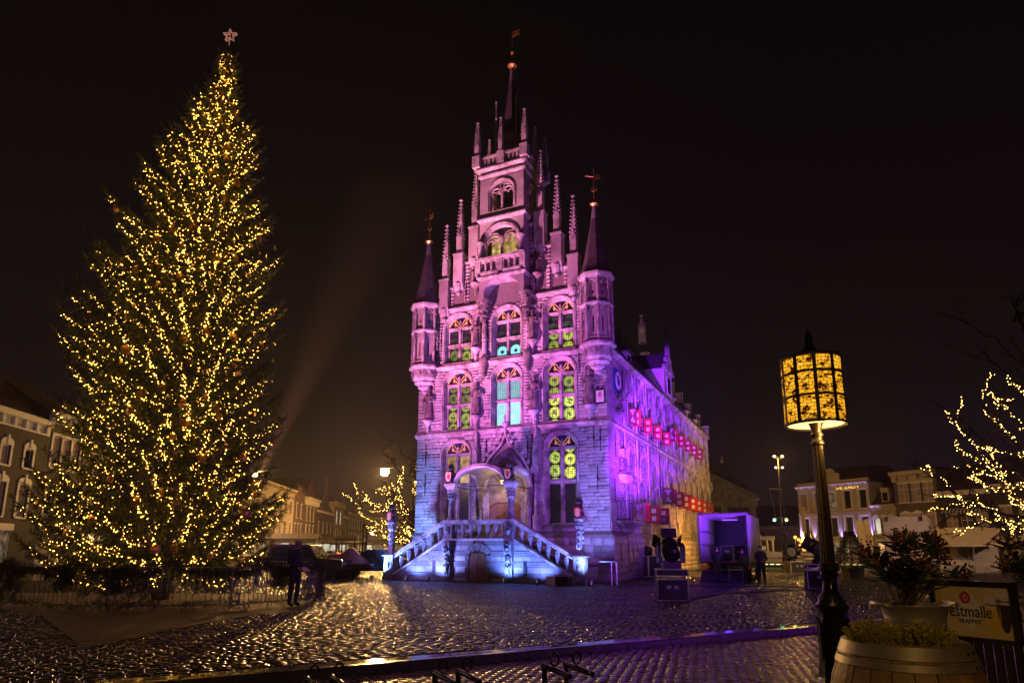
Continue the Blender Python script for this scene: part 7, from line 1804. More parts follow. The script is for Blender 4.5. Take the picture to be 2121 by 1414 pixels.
# bicycle wheel and mudguard below the sign
bk = thing('bicycle', 'dark bicycle with black mudguard, partly in the lower right corner', 'bicycle', (3.30, 3.95, -.11), R(-10))
WR = .35
def bike_wheel(cx_):
    w = part(bk, 'wheel', (cx_, 0, WR)); m = MB(); m.tube([(WR * math.cos(a), 0, WR * math.sin(a)) for a in [2 * PI * i / 40 for i in range(40)]], .018, 6, close=True); m.build('tyre', M['rubber'], w, smooth=True)
    m = MB(); m.tube([((WR - .03) * math.cos(a), 0, (WR - .03) * math.sin(a)) for a in [2 * PI * i / 40 for i in range(40)]], .011, 5, close=True); m.build('rim', M['chrome'], w, smooth=True)
    for i in range(18): a = 2 * PI * i / 18; m = MB(); m.tube([(.02 * math.cos(a + .5), .02 * (-1) ** i, .02 * math.sin(a + .5)), ((WR - .03) * math.cos(a), 0, (WR - .03) * math.sin(a))], .0015, 3); m.build('spoke', M['chrome'], w)
    m = MB(); m.tube([(0, -.05, 0), (0, .05, 0)], .022, 8); m.build('hub', M['chrome'], w)
bike_wheel(0); bike_wheel(1.08)
for cx_ in (0, 1.08):
    P_ = [((WR + .035) * math.cos(a), (WR + .035) * math.sin(a)) for a in [R(20 + 8 * i) for i in range(19)]]; m = MB(); m.strip([(cx_ + x, -.028, WR + z) for x, z in P_], [(cx_ + x * 1.02, 0, WR + z * 1.02) for x, z in P_]); m.strip([(cx_ + x * 1.02, 0, WR + z * 1.02) for x, z in P_], [(cx_ + x, .028, WR + z) for x, z in P_]); m.build('mudguard', M['black_gloss'], bk, smooth=True, fix=False)
m = MB(); m.tube([(0, 0, WR), (.16, 0, .78), (.20, 0, .95)], .015, 8); m.tube([(.16, 0, .78), (.72, 0, .70)], .016, 8); m.tube([(.14, 0, .68), (.62, 0, .28)], .018, 8); m.tube([(.62, 0, .28), (.76, 0, .85)], .015, 8); m.tube([(1.08, .0, WR), (.62, 0, .28)], .010, 6); m.tube([(1.08, 0, WR), (.72, 0, .70)], .009, 6); m.build('frame', M['black_gloss'], bk, smooth=True)
m = MB(); m.tube([(.34, -.27, 1.0), (.22, -.2, 1.04), (.2, 0, .98), (.22, .2, 1.04), (.34, .27, 1.0)], .012, 8); m.build('handlebar', M['chrome'], bk, smooth=True)
m = MB(); m.ball((.80, 0, .90), (.14, .08, .04), 10, 6); m.build('saddle', M['rubber'], bk, smooth=True)
m = MB(); m.ball((.10, 0, .86), (.05, .055, .055), 10, 8); m.build('headlamp', M['chrome'], bk, smooth=True)
m = MB(); m.tube([(.62 + .09 * math.cos(a), -.03, .28 + .09 * math.sin(a)) for a in [2 * PI * i / 16 for i in range(16)]], .006, 4, close=True); m.bar((.62, -.05, .28), (.62, -.07, .11), .02); m.bar((.62, .05, .28), (.62, .07, .45), .02); m.build('crank', M['chrome'], bk)

# ------------------------------------------------------------------ cycle stands at the kerb
def stand(label, px, py, Y, seed):
    p = at(px, py, Y); zt = p.z - .1
    S_ = thing('cycle_stand', label, 'cycle stand', (p.x, p.y, .1), R(-14), 'cycle stands on the pavement')
    for k, (dx, dy, dz) in enumerate(((0, 0, 0), (.20, .10, .01))):
        m = MB(); m.box(dx - .022, dx + .022, dy - .022, dy + .022, PB, zt + dz - .03); m.build('post', M['black_gloss'], S_)
        m = MB(); m.tube([(dx - .02, dy, zt + dz - .025), (dx + .17, dy - .17, zt + dz - .045), (dx + .30, dy - .30, zt + dz - .06)], [.024, .026, .026], 10); m.build('arm', M['black_gloss'], S_, smooth=True, angle=50)
        m = MB(); c = (dx + .12, dy - .11, zt + dz + .055)
        m.tube([(c[0] + .036 * math.cos(a), c[1] + .02 * math.cos(a), c[2] + .062 * math.sin(a)) for a in [2 * PI * i / 16 for i in range(16)]], .010, 6, close=True); m.build('loop', M['black_gloss'], S_, smooth=True)
stand('wet black cycle stand cut off by the bottom edge, left of the other two', 640, 1398, 6.6, 0)
stand('wet black cycle stand in the middle of the bottom edge', 902, 1386, 6.6, 1)
stand('wet black cycle stand furthest right on the pavement', 1128, 1372, 6.8, 2)
# ------------------------------------------------------------------ stage lighting gear
M['case_blk'] = mat('flight_case_laminate', (.011, .011, .012), .55, noise=.15, nscale=6); M['case_blue'] = mat('flight_case_blue', (.05, .10, .16), .4, noise=.15, nscale=5)
M['plastic'] = mat('black_plastic', (.015, .015, .016), .4, bump=.1, bscale=50)
def flight_case(name, label, loc, rz, w, d, h, panel='case_blk', handles=True, group=None, wheels=False):
    T_ = thing(name, label, 'flight case', loc, rz, group); z0 = .1 if wheels else .0
    m = MB(); m.box(-w / 2, w / 2, -d / 2, d / 2, z0, z0 + h); m.build('panel', M[panel], T_)
    e = .022; m = MB()
    for sx_ in (-1, 1):
        for sy_ in (-1, 1): m.cbox((sx_ * w / 2, sy_ * d / 2, z0 + h / 2), (e * 1.6, e * 1.6, h + .01))
    for z in (z0, z0 + h):
        for sy_ in (-1, 1): m.cbox((0, sy_ * d / 2, z), (w, e * 1.6, e * 1.6))
        for sx_ in (-1, 1): m.cbox((sx_ * w / 2, 0, z), (e * 1.6, d, e * 1.6))
    m.build('edge_trim', M['chrome'], T_)
    for sx_ in (-1, 1):
        for sy_ in (-1, 1):
            for z in (z0 + .02, z0 + h - .02): m = MB(); m.ball((sx_ * (w / 2 + .002), sy_ * (d / 2 + .002), z), .035, 6, 5); m.build('ball_corner', M['chrome'], T_)
    if handles:
        for x in (-.12, .12): m = MB(); m.cbox((x * w, -d / 2 - .012, z0 + h * .62), (.13, .02, .10)); m.build('recessed_handle', M['galv'], T_)
    if wheels:
        for sx_ in (-1, 1):
            for sy_ in (-1, 1): m = MB(); m.M = Matrix.Translation((sx_ * w * .38, sy_ * d * .36, .05)) @ Matrix.Rotation(PI / 2, 4, 'Y'); m.lathe([(.05, -.015), (.05, .015)], 12); m.build('castor', M['rubber'], T_)
    return T_
def moving_head(label, loc, rz, tilt=25, lens=None, s=1.0, group='stage lights on the square'):
    T_ = thing('stage_light', label, 'stage light', loc, rz, group)
    m = MB(); m.box(-.25 * s, .25 * s, -.22 * s, .22 * s, 0, .16 * s); m.box(-.28 * s, .28 * s, -.05 * s, .05 * s, .03 * s, .09 * s); m.build('base', M['plastic'], T_)
    m = MB()
    for sg in (-1, 1):
        m.prism([(-.16 * s, .16 * s), (.16 * s, .16 * s), (.13 * s, .62 * s), (0, .74 * s), (-.13 * s, .62 * s)], sg * .30 * s, sg * .38 * s, 'x')
        m.tube([(sg * .385 * s, .16 * s * math.cos(a), .50 * s + .2 * s * math.sin(a)) for a in [2 * PI * i / 14 for i in range(14)]], .012 * s, 4, close=True)
    m.box(-.38 * s, .38 * s, -.12 * s, .12 * s, .16 * s, .22 * s); m.build('yoke', M['plastic'], T_)
    hd = part(T_, 'head', (0, 0, .50 * s)); hd.rotation_euler = (R(-90 + tilt), 0, 0)     # local +z of the head becomes the beam direction (+y up)
    m = MB(); m.lathe([(.18 * s, -.30 * s), (.24 * s, -.24 * s), (.25 * s, .0), (.24 * s, .22 * s), (.26 * s, .26 * s), (.26 * s, .30 * s)], 18); m.build('housing', M['plastic'], hd, smooth=True, angle=40)
    m = MB(); m.lathe([(0, .296 * s), (.23 * s, .292 * s)], 18); m.build('lens', lens or M['glass_dark'], hd, fix=False)
    for k in range(4):
        m = MB(); m.M = Matrix.Rotation(k * PI / 2, 4, 'Z') @ Matrix.Translation((0, -.25 * s, .30 * s)) @ Matrix.Rotation(R(38), 4, 'X'); m.box(-.22 * s, .22 * s, -.006, .006, 0, .28 * s); m.build('barn_door', M['plastic'], hd)
    return T_
purple = (.45, .08, 1.0)
# nearest fixture on its case, in front of the hall
c1 = Vector((5.19, 21.85, 0)); az1 = R(-9)
flight_case('flight_case', 'black flight case with steel edges standing alone on the cobbles', c1, az1, .96, .6, .66)
flight_case('flight_case', 'shallow flight case tray on top of the lone case', c1 + Vector((0, 0, .665)), az1, 1.0, .62, .20, handles=False, wheels=True)
moving_head('black stage light with barn doors standing on the lone flight case', c1 + Vector((0, 0, .99)), az1 + R(8), 38, s=1.12)
c2 = Vector((13.15, 28.6, 0))
flight_case('flight_case', 'flight case with two steel handles behind the near lamp post', c2, R(-16), 1.15, .7, .74, wheels=False)
flight_case('flight_case', 'shallow case tray under the stage light by the lamp post', c2 + Vector((0, 0, .745)), R(-16), 1.1, .68, .14, handles=False, wheels=True)
moving_head('stage light behind the near lamp post, aimed at the side of the hall', c2 + Vector((0, 0, 1.0)), R(62), 30, s=1.25)
c3 = Vector((at(1650, 1180, 47).x, 47, 0))
flight_case('flight_case', 'far flight case below the purple glowing stage light', c3, R(8), 1.3, .8, .78, wheels=False)
moving_head('far stage light glowing violet towards the viewer', c3 + Vector((-.4, 0, .79)), R(180), 8, lens=glow('violet_lens', (.40, .12, 1.0), 30), s=1.2)
# racks by the flank of the hall
c4 = on_ground(1344, 1196)
flight_case('flight_case', 'tall steel-edged rack case beside the hall, left one', (c4.x - .42, c4.y, 0), R(-12), .78, .8, 1.12, handles=False, wheels=True)
flight_case('flight_case', 'tall steel-edged rack case beside the hall, right one', (c4.x + .42, c4.y - .1, 0), R(-12), .78, .8, 1.12, handles=False, wheels=True)
moving_head('small dark stage light lying on the tall rack cases', (c4.x, c4.y, 1.225), R(40), 10, s=.7)
# flood lamps at the foot of the stairs
def par_can(label, lx, ly, aim, col, e, spot=95, strength=25, z=.14):
    p = hl(lx, ly, z); T_ = thing('floor_spot', label, 'floodlight', p, -PHI, 'spotlights at the foot of the stairs')
    d = HM.to_3x3().inverted() @ (hl(*aim) - p); d.normalize(); q = d.to_track_quat('Z', 'Y').to_matrix().to_4x4()
    m = MB(); m.M = q; m.lathe([(.06, -.14), (.09, -.10), (.10, .08), (.11, .10)], 14); m.build('can', M['chrome'], T_, smooth=True, angle=40)
    m = MB(); m.M = q; m.lathe([(0, .085), (.095, .08)], 14); m.build('lens', glow('spot_lens', col, strength), T_, fix=False)
    m = MB(); m.tube([(-.13, 0, 0), (-.13, 0, -.13), (.13, 0, -.13), (.13, 0, 0)], .012, 5); m.build('bracket', M['iron'], T_)
    lamp('floor_spot_light', 'SPOT', hl(lx, ly, z) + (HM.to_3x3() @ d) * .13, e, col, target=hl(*aim), spot=spot, blend=.7, size=.07)
par_can('bright blue-white floodlight left of the left newel', -5.95, -3.75, (-4.2, -.6, 8.0), (.16, .32, 1.0), 3600, 110, 60)
par_can('floodlight at the foot of the left stair wall', -3.6, -4.0, (-3.4, -3.1, 1.5), (.13, .21, 1.0), 420, 130, 8)
par_can('floodlight left of the cellar door', -2.3, -4.05, (-1.9, -3.0, 2.1), (.17, .24, 1.0), 760, 130, 40)
par_can('floodlight right of the cellar door', 1.9, -4.05, (1.75, -3.0, 2.1), (.12, .22, 1.0), 760, 130, 40)
par_can('floodlight at the foot of the right stair wall', 3.6, -4.0, (3.4, -3.1, 1.5), (.12, .19, 1.0), 420, 130, 8)
par_can('floodlight beside the right newel', 6.15, -4.1, (4.6, -.6, 8.0), (.18, .26, 1.0), 2400, 110, 8)
bx_o = MB(); bx_o.box(-.3, .3, -.25, .25, 0, .42); bx_o.build('speaker_box', M['plastic'], None, loc=hl(4.9, -4.2, 0), rot=(0, 0, -PHI), label='black box at the foot of the right stair', cat='box')
bx_o = MB(); bx_o.box(-.22, .22, -.02, .02, 0, .42); bx_o.build('leaning_board', M['white_sq'], None, loc=hl(4.35, -4.4, 0), rot=(R(-8), 0, -PHI), label='pale panel leaning at the foot of the right stair', cat='board')
tb2 = thing('metal_table', 'small metal table with blue-lit top right of the staircase', 'table', hl(6.75, -2.6, 0), -PHI)
m = MB(); m.box(-.62, .62, -.3, .3, 1.02, 1.05); m.build('top', M['chrome'], tb2)
for x in (-.12, .12): m = MB(); m.tube([(x, 0, 0), (x, 0, 1.02)], .022, 6); m.build('leg', M['chrome'], tb2)
# cables
def cable(label, pts, r_=.016):
    m = MB(); m.tube([Vector((p[0], p[1], .025)) for p in pts], r_, 5); m.build('cable', M['rubber'], None, label=label, cat='cable', group='cables on the cobbles', smooth=True)
def gp(L_):
    o = []; 
    for (x, y) in L_: p = on_ground(x, y); o.append((p.x + rng.normal(0, .03), p.y + rng.normal(0, .05)))
    return o
cable('black cable running from the hall corner past the lone case', gp([(1255, 1210), (1300, 1211), (1345, 1213), (1400, 1212), (1440, 1213), (1500, 1215), (1570, 1214), (1640, 1216), (1690, 1217)]))
cable('black cable curving from the lone case towards the right', gp([(1430, 1240), (1460, 1236), (1500, 1231), (1560, 1227), (1620, 1224), (1680, 1222)]))

# ------------------------------------------------------------------ open truck and crew
def wheel_parts(parent, name, x, y, r_, w, hubm='galv'):
    W_ = part(parent, name, (x, y, r_)); Mw = Matrix.Rotation(PI / 2, 4, 'Y')
    m = MB(); m.M = Mw; m.lathe([(r_ * .62, -w / 2), (r_ * .95, -w / 2), (r_, -w * .35), (r_, w * .35), (r_ * .95, w / 2), (r_ * .62, w / 2)], 22); m.build('tyre', M['rubber'], W_, smooth=True, angle=40)
    m = MB(); m.M = Mw; m.lathe([(0, -w * .3), (r_ * .3, -w * .36), (r_ * .62, -w * .42), (r_ * .62, w * .42), (r_ * .3, w * .36), (0, w * .3)], 18); m.build('rim', M[hubm], W_, smooth=True, angle=40)
M['truck_white'] = mat('truck_panel', (.58, .56, .53), .35, noise=.08, nscale=2); M['lens_red'] = mat('red_lens', (.4, .02, .015), .2, emit=(1, .05, .03), estr=.15); M['plate'] = mat('number_plate', (.75, .50, .04), .5)
tp = on_ground(1452, 1203); BT = thing('open_truck', 'open box truck lit violet inside, backed up beside the hall', 'truck', (tp.x, tp.y, 0), -PHI)
TWd, TLn, TZ0, TZ1 = 2.45, 6.2, .98, 3.32
m = MB(); m.box(0, .05, 0, TLn, TZ0, TZ1); m.build('side_panel', M['truck_white'], BT); m = MB(); m.box(TWd - .05, TWd, 0, TLn, TZ0, TZ1); m.build('side_panel', M['truck_white'], BT)
m = MB(); m.box(0, TWd, 0, TLn, TZ1, TZ1 + .06); m.build('box_roof', M['truck_white'], BT); m = MB(); m.box(.05, TWd - .05, TLn - .05, TLn, TZ0, TZ1); m.build('bulkhead', M['truck_white'], BT); m = MB(); m.box(0, TWd, 0, TLn, TZ0 - .1, TZ0); m.build('load_floor', M['oak'], BT)
for y in (.9, 1.9, 2.9, 3.9, 4.9): m = MB(); m.box(.05, TWd - .05, y, y + .06, TZ1 - .08, TZ1); m.build('roof_rib', M['galv'], BT)
for x in (.05, TWd - .09):
    for z in (TZ0 + .8, TZ0 + 1.5): m = MB(); m.box(x, x + .04, .3, TLn - .1, z, z + .1); m.build('lashing_rail', M['galv'], BT)
m = MB(); m.box(-.03, .06, -.04, .04, TZ0 - .1, TZ1 + .08); m.box(TWd - .06, TWd + .03, -.04, .04, TZ0 - .1, TZ1 + .08); m.box(-.03, TWd + .03, -.04, .04, TZ1 + .02, TZ1 + .12); m.build('rear_frame', M['chrome'], BT)
m = MB(); m.box(.25, TWd - .25, .5, TLn + 1.7, .62, .86); m.build('chassis', M['iron'], BT); m = MB(); m.box(.1, TWd - .1, .0, .12, .48, .6); m.build('under_run_bar', M['galv'], BT)
for x in (.22, TWd - .22):
    m = MB(); m.box(x - .18, x + .18, -.02, .06, .66, .84); m.build('tail_lamp', M['lens_red'], BT)
m = MB(); m.box(.12, .55, -.03, -.02, .70, .82); m.build('number_plate', M['plate'], BT)
for x in (.3, TWd - .3):
    for y in (1.5, TLn + 1.0): wheel_parts(BT, 'wheel', x, y, .45, .28)
m = MB(); m.prism([(TLn + .05, .6), (TLn + 2.0, .6), (TLn + 2.05, 1.5), (TLn + 1.75, 2.5), (TLn + .05, 2.6)], .1, TWd - .1, 'x'); m.build('cab', M['truck_white'], BT)
m = MB(); m.box(TWd - .11, TWd - .08, TLn + .7, TLn + 1.7, 1.55, 2.3); m.build('cab_window', M['glass_dark'], BT)
m = MB(); m.prism([(-.9, .02), (-.9, .06), (0, .55), (0, .47)], .1, TWd * .95, 'x'); m.build('tail_lift', M['iron'], BT)
BM = Matrix.Translation((tp.x, tp.y, 0)) @ Matrix.Rotation(-PHI, 4, 'Z')
for i, (x, y, z) in enumerate(((1.15, 1.9, TZ0), (1.80, 1.85, TZ0))):
    flight_case('flight_case', ['steel-edged flight case in the truck, left one', 'steel-edged flight case in the truck, right one'][i], BM @ Vector((x, y, z)), -PHI, .62, .7, .82)
st_m = thing('stack_frame', 'empty steel cage standing on the ground behind the truck', 'frame', BM @ Vector((1.85, -.75, 0)), -PHI)
for x in (-.33, .33):
    for y in (-.25, .25): m = MB(); m.box(x - .02, x + .02, y - .02, y + .02, 0, .78); m.build('upright', M['chrome'], st_m)
for z in (.02, .76):
    for y in (-.25, .25): m = MB(); m.box(-.33, .33, y - .02, y + .02, z - .02, z + .02); m.build('rail', M['chrome'], st_m)
f = MB(); f.box(.8, 1.6, 3.0, 3.1, TZ1 - .14, TZ1 - .09); f.build('interior_lamp', glow('violet_strip', (.25, .06, 1.0), 2.5), BT)
lamp('truck_light', 'POINT', BM @ Vector((.9, 2.2, TZ1 - .35)), 16, (.14, .04, 1.0), size=.2)
q = BM @ Vector((.95, -.65, 0)); person('person in dark jacket and jeans standing behind the truck, on the left', q, R(150), navy, jeans, dict(el=(-.24, -.02, 1.15), wl=(-.14, -.24, 1.05), er=(.24, -.02, 1.15), wr=(.14, -.26, 1.05)), h=1.76)
q = BM @ Vector((2.3, -.7, 0)); person('person in dark clothes bending over at the right rear corner of the truck', q, R(200), dark_coat, dark_trs, dict(sp=(0, -.06, 1.12), ch=(0, -.12, 1.30), nk=(0, -.17, 1.45), hd=(0, -.22, 1.53), ht=(0, -.24, 1.63), sl=(-.18, -.12, 1.38), sr=(.18, -.12, 1.38), el=(-.2, -.2, 1.12), wl=(-.12, -.36, .98), er=(.2, -.2, 1.12), wr=(.12, -.36, .98)), h=1.74)
q = on_ground(1580, 1214); person('person in black standing to the right of the open truck', (q.x, q.y, 0), R(-40), navy, dark_trs, dict(kl=(-.12, -.06, .5), al=(-.14, -.02, .09), tl=(-.16, -.18, .045), er=(.26, .0, 1.16), wr=(.16, -.18, 1.08), el=(-.25, 0, 1.16), wl=(-.16, -.16, 1.1)), h=1.80)
# ------------------------------------------------------------------ vehicles on the left
M['car_dark'] = mat('dark_car_paint', (.03, .02, .028), .22, coat=.5); M['tarp'] = mat('tarpaulin', (.30, .20, .24), .6, noise=.2, nscale=3, bump=.4, bscale=5)
def car(name, label, loc, rz, prof, cabin, w, wheels, wr, windows, paint='car_dark', lamps=()):
    """side profile along local x; prof body polygon, cabin polygon (narrower), windows polygons on both sides"""
    C_ = thing(name, label, 'car', loc, rz)
    m = MB(); m.prism(prof, -w / 2, w / 2); o = m.build('body', M[paint], C_); bv = o.modifiers.new('Bevel', 'BEVEL'); bv.width = .05; bv.segments = 2; bv.limit_method = 'ANGLE'
    m = MB(); n = len(cabin); b0 = [(x, -w / 2 + .03, z) for x, z in cabin]; zmin = min(z for x, z in cabin); zmax = max(z for x, z in cabin)
    def inset(x, z, s_): k = (z - zmin) / (zmax - zmin); return (x, s_ * (w / 2 - .03 - .14 * k), z)
    A_ = [inset(x, z, -1) for x, z in cabin]; B_ = [inset(x, z, 1) for x, z in cabin]
    m.add(A_ + B_, [tuple(range(n)), tuple(range(2 * n - 1, n - 1, -1))] + [(i, n + i, n + (i + 1) % n, (i + 1) % n) for i in range(n)]); o = m.build('cabin', M[paint], C_); bv = o.modifiers.new('Bevel', 'BEVEL'); bv.width = .04; bv.segments = 2; bv.limit_method = 'ANGLE'
    for W_ in windows:
        for s_ in (-1, 1):
            m = MB(); k = len(W_); P_ = [inset(x, z, s_) for x, z in W_]; Q_ = [(p[0], p[1] + s_ * .012, p[2]) for p in P_]
            m.add(P_ + Q_, [tuple(range(k)), tuple(range(2 * k - 1, k - 1, -1))] + [(i, k + i, k + (i + 1) % k, (i + 1) % k) for i in range(k)]); m.build('side_window', M['glass_dark'], C_)
    for x in wheels:
        for s_ in (-1, 1): 
            q = part(C_, 'wheel', (x, s_ * (w / 2 - .1), wr)); m = MB(); m.M = Matrix.Rotation(PI / 2, 4, 'X'); m.lathe([(wr * .6, -.1), (wr * .95, -.1), (wr, -.07), (wr, .07), (wr * .95, .1), (wr * .6, .1)], 20); m.build('tyre', M['rubber'], q, smooth=True, angle=40)
            m = MB(); m.M = Matrix.Rotation(PI / 2, 4, 'X'); m.lathe([(0, -.07), (wr * .6, -.085), (wr * .6, .085), (0, .07)], 16); m.build('rim', M['chrome'], q, smooth=True, angle=40)
    for (x, y, z, mt, r_) in lamps: m = MB(); m.ball((x, y, z), (.03, r_, r_), 8, 6); m.build('lamp_lens', M[mt], C_, smooth=True)
    return C_
v = on_ground(640, 1199)
car('off_road_car', 'dark off-road car half hidden behind the standing person', (v.x, v.y, 0), R(-6), [(-2.1, .42), (1.95, .42), (2.1, .55), (2.08, 1.0), (.75, 1.12), (-2.1, 1.12), (-2.2, .6)], [(-2.05, 1.10), (.72, 1.10), (.25, 1.78), (-1.9, 1.82)], 1.8, (-1.35, 1.35), .38, [[(-1.85, 1.16), (-.75, 1.16), (-.75, 1.70), (-1.75, 1.72)], [(-.65, 1.16), (.55, 1.16), (.18, 1.68), (-.65, 1.70)]], lamps=[(2.1, -.6, .8, 'chrome', .12), (2.1, .6, .8, 'chrome', .12), (-2.2, -.7, .85, 'lens_red', .08)])
v = on_ground(712, 1197)
TR = thing('flatbed_trailer', 'low flatbed trailer carrying a bundle under a pale tarpaulin', 'trailer', (v.x, v.y, 0), R(-6))
m = MB(); m.box(-2.0, 1.9, -.95, .95, .60, .78); m.build('bed', M['iron'], TR); m = MB(); m.box(1.9, 3.2, -.06, .06, .52, .62); m.build('drawbar', M['iron'], TR)
for x in (-.75, .05):
    for s_ in (-1, 1): q = part(TR, 'wheel', (x, s_ * .9, .33)); m = MB(); m.M = Matrix.Rotation(PI / 2, 4, 'X'); m.lathe([(.2, -.1), (.31, -.1), (.33, -.07), (.33, .07), (.31, .1), (.2, .1)], 18); m.build('tyre', M['rubber'], q); m = MB(); m.M = Matrix.Rotation(PI / 2, 4, 'X'); m.lathe([(0, -.07), (.2, -.08), (.2, .08), (0, .07)], 14); m.build('rim', M['galv'], q)
m = MB(); m.box(-2.03, -2.0, -.8, -.5, .5, .68); m.build('tail_lamp', M['lens_red'], TR)
ld_ = thing('tarpaulin_bundle', 'bundle under a pale tarpaulin on the flatbed trailer', 'load', (v.x, v.y, .78), R(-6))
m = MB(); NXb, NYb = 22, 12; vs = []; fs = []; r7 = random.Random(9)
for i in range(NXb):
    for j in range(NYb):
        x = -1.6 + 3.0 * i / (NXb - 1); y = -.85 + 1.7 * j / (NYb - 1); e = min(1, 3.2 * min(i / (NXb - 1), 1 - i / (NXb - 1))) * min(1, 3 * min(j / (NYb - 1), 1 - j / (NYb - 1)))
        vs.append((x, y, e ** .6 * (.62 + .16 * math.sin(2.2 * x + .4) + .1 * math.sin(5 * x + 3 * y)) + r7.uniform(0, .02)))
for i in range(NXb - 1):
    for j in range(NYb - 1): fs.append((i * NYb + j, (i + 1) * NYb + j, (i + 1) * NYb + j + 1, i * NYb + j + 1))
m.add(vs, fs); m.build('tarpaulin', M['tarp'], ld_, smooth=True)
v = on_ground(768, 1196)
car('vintage_car', 'dark old-fashioned saloon car just left of the staircase', (v.x, v.y, 0), R(172), [(-2.0, .38), (1.9, .38), (2.05, .55), (1.95, .95), (.7, 1.05), (-1.5, 1.05), (-2.0, .85), (-2.15, .55)], [(-1.65, 1.02), (.75, 1.02), (.35, 1.45), (.0, 1.55), (-.9, 1.55), (-1.35, 1.40)], 1.62, (-1.25, 1.25), .33, [[(-1.15, 1.08), (-.45, 1.08), (-.45, 1.46), (-.95, 1.44)], [(-.38, 1.08), (.55, 1.08), (.25, 1.42), (-.38, 1.47)]], lamps=[(2.03, -.55, .72, 'chrome', .11), (2.03, .55, .72, 'chrome', .11), (-2.12, -.6, .72, 'lens_red', .07)])
fk = at(722, 1170, 52); FK = thing('forklift', 'dark forklift with raised red-topped mast behind the trailer', 'forklift', (fk.x, 52, 0), R(-10))
m = MB(); m.prism([(-1.2, .4), (1.1, .4), (1.15, 1.1), (.2, 1.2), (-.1, 1.0), (-1.2, 1.35)], -.55, .55); m.build('body', mat('forklift_red', (.25, .03, .02), .4), FK)
m = MB(); [m.box(x, x + .07, s_ * .52 - .04, s_ * .52 + .04, 1.0, 2.3) for x in (-.9, .6) for s_ in (-1, 1)]; m.box(-.95, .72, -.56, .56, 2.28, 2.36); m.build('roll_cage', M['iron'], FK)
m = MB(); [m.box(1.15, 1.27, s_ * .35 - .05, s_ * .35 + .05, .15, 3.5) for s_ in (-1, 1)]; m.box(1.15, 1.27, -.4, .4, 3.3, 3.45); m.box(1.15, 1.27, -.4, .4, 2.0, 2.12); m.build('mast', M['iron'], FK)
m = MB(); [m.box(1.27, 2.3, s_ * .25 - .06, s_ * .25 + .06, .2, .26) for s_ in (-1, 1)]; m.box(1.27, 1.33, -.45, .45, .2, .8); m.build('fork', M['iron'], FK)
for x in (-.8, .75):
    for s_ in (-1, 1): m = MB(); m.M = Matrix.Translation((x, s_ * .5, .32)) @ Matrix.Rotation(PI / 2, 4, 'X'); m.lathe([(0, -.1), (.2, -.12), (.32, -.11), (.32, .11), (.2, .12), (0, .1)], 16); m.build('wheel', M['rubber'], FK)
# market stalls with low canopies and warm signs in front of the left row
for i, (px, Y, w, lab) in enumerate(((560, 64, 9, 'market stall canopy nearest the fir on its right'), (650, 78, 10, 'market stall canopy left of the trailer'), (690, 92, 9, 'market stall canopy above the trailer load'), (745, 100, 10, 'market stall canopy behind the vintage car'))):
    p = at(px, 1140, Y); S_ = thing('market_stall', lab, 'market stall', (p.x, Y, 0), LD - R(90) + R(6), 'market stalls along the far row')
    m = MB(); m.prism([(-1.5, 2.5), (0, 3.0), (1.5, 2.5), (1.5, 2.42), (0, 2.9), (-1.5, 2.42)], -w / 2, w / 2, 'x'); m.build('canopy', M['awning'], S_)
    for x in (-w / 2 + .1, w / 2 - .1):
        for y in (-1.4, 1.4): m = MB(); m.tube([(x, y, 0), (x, y, 2.5)], .04, 6); m.build('pole', M['galv'], S_)
    m = MB(); m.box(-w / 2 + .3, w / 2 - .3, -1.0, .2, .75, .85); m.build('counter', M['oak'], S_); 
    for k in range(4): m = MB(); x = -w / 2 + 1 + k * (w - 2) / 3; m.box(x - .35, x + .35, .9, .95, 1.3, 2.1); m.build('lit_panel', M['lit_shop'] if k % 2 else M['lit_cool'], S_)
for i, (px, py, Y, lab) in enumerate(((572, 1136, 70, 'orange lit sign close to the fir'), (656, 1143, 85, 'orange lit sign over the stalls left of the trailer'), (716, 1147, 95, 'orange lit sign behind the forklift'), (757, 1143, 100, 'wide orange lit sign behind the vintage car'))):
    p = at(px, py, Y); T_ = thing('lit_sign', lab, 'sign', p, LD - R(90)); m = MB(); m.box(-.45, .45, -.05, .05, -.25, .25); m.build('face', glow('sign_face', (1, .48, .06), 1.6), T_); m = MB(); m.box(-.5, .5, .05, .12, -.3, .3); m.build('frame', M['iron'], T_); m = MB(); m.tube([(0, .1, -.3), (0, .1, -p.z)], .04, 6); m.build('post', M['iron'], T_)

# ------------------------------------------------------------------ tall street lamps
M['sodium'] = glow('sodium_bulb', (1, .62, .22), 900)
def hung_lamp(label, px, py, Y, energy, rad, col=(1, .50, .13), aim=None):
    """a lamp slung on a wire between the houses"""
    p = at(px, py, Y); T_ = thing('hanging_street_lamp', label, 'street lamp', (p.x, Y, 0))
    m = MB(); m.tube([(-18, 6, p.z + 1.0), (0, 0, p.z + .3), (9, -3, p.z + .9)], .012, 4); m.build('wire', M['iron'], T_)
    m = MB(); m.lathe([(rad * 1.1, p.z + rad * .75), (rad * .5, p.z + rad * 1.2), (.05, p.z + rad * 1.3)], 12); m.build('hood', M['iron'], T_)
    m = MB(); m.ball((0, 0, p.z), rad, 14, 10); m.build('globe', M['sodium'], T_, smooth=True)
    if aim: lamp('street_lamp_light', 'SPOT', (p.x, Y - rad - .1, p.z - .2), energy, col, size=.2, target=aim, spot=100, blend=.4)
    else: lamp('street_lamp_light', 'POINT', (p.x, Y - rad - .1, p.z - .2), energy, col, size=.2)
hung_lamp('street lamp burning bright on its wire left of the hall', 797, 977, 58, 17000, .36, aim=(-8, 26, 0))
hung_lamp('street lamp shining from behind the fir tips', 528, 983, 66, 5000, .22)
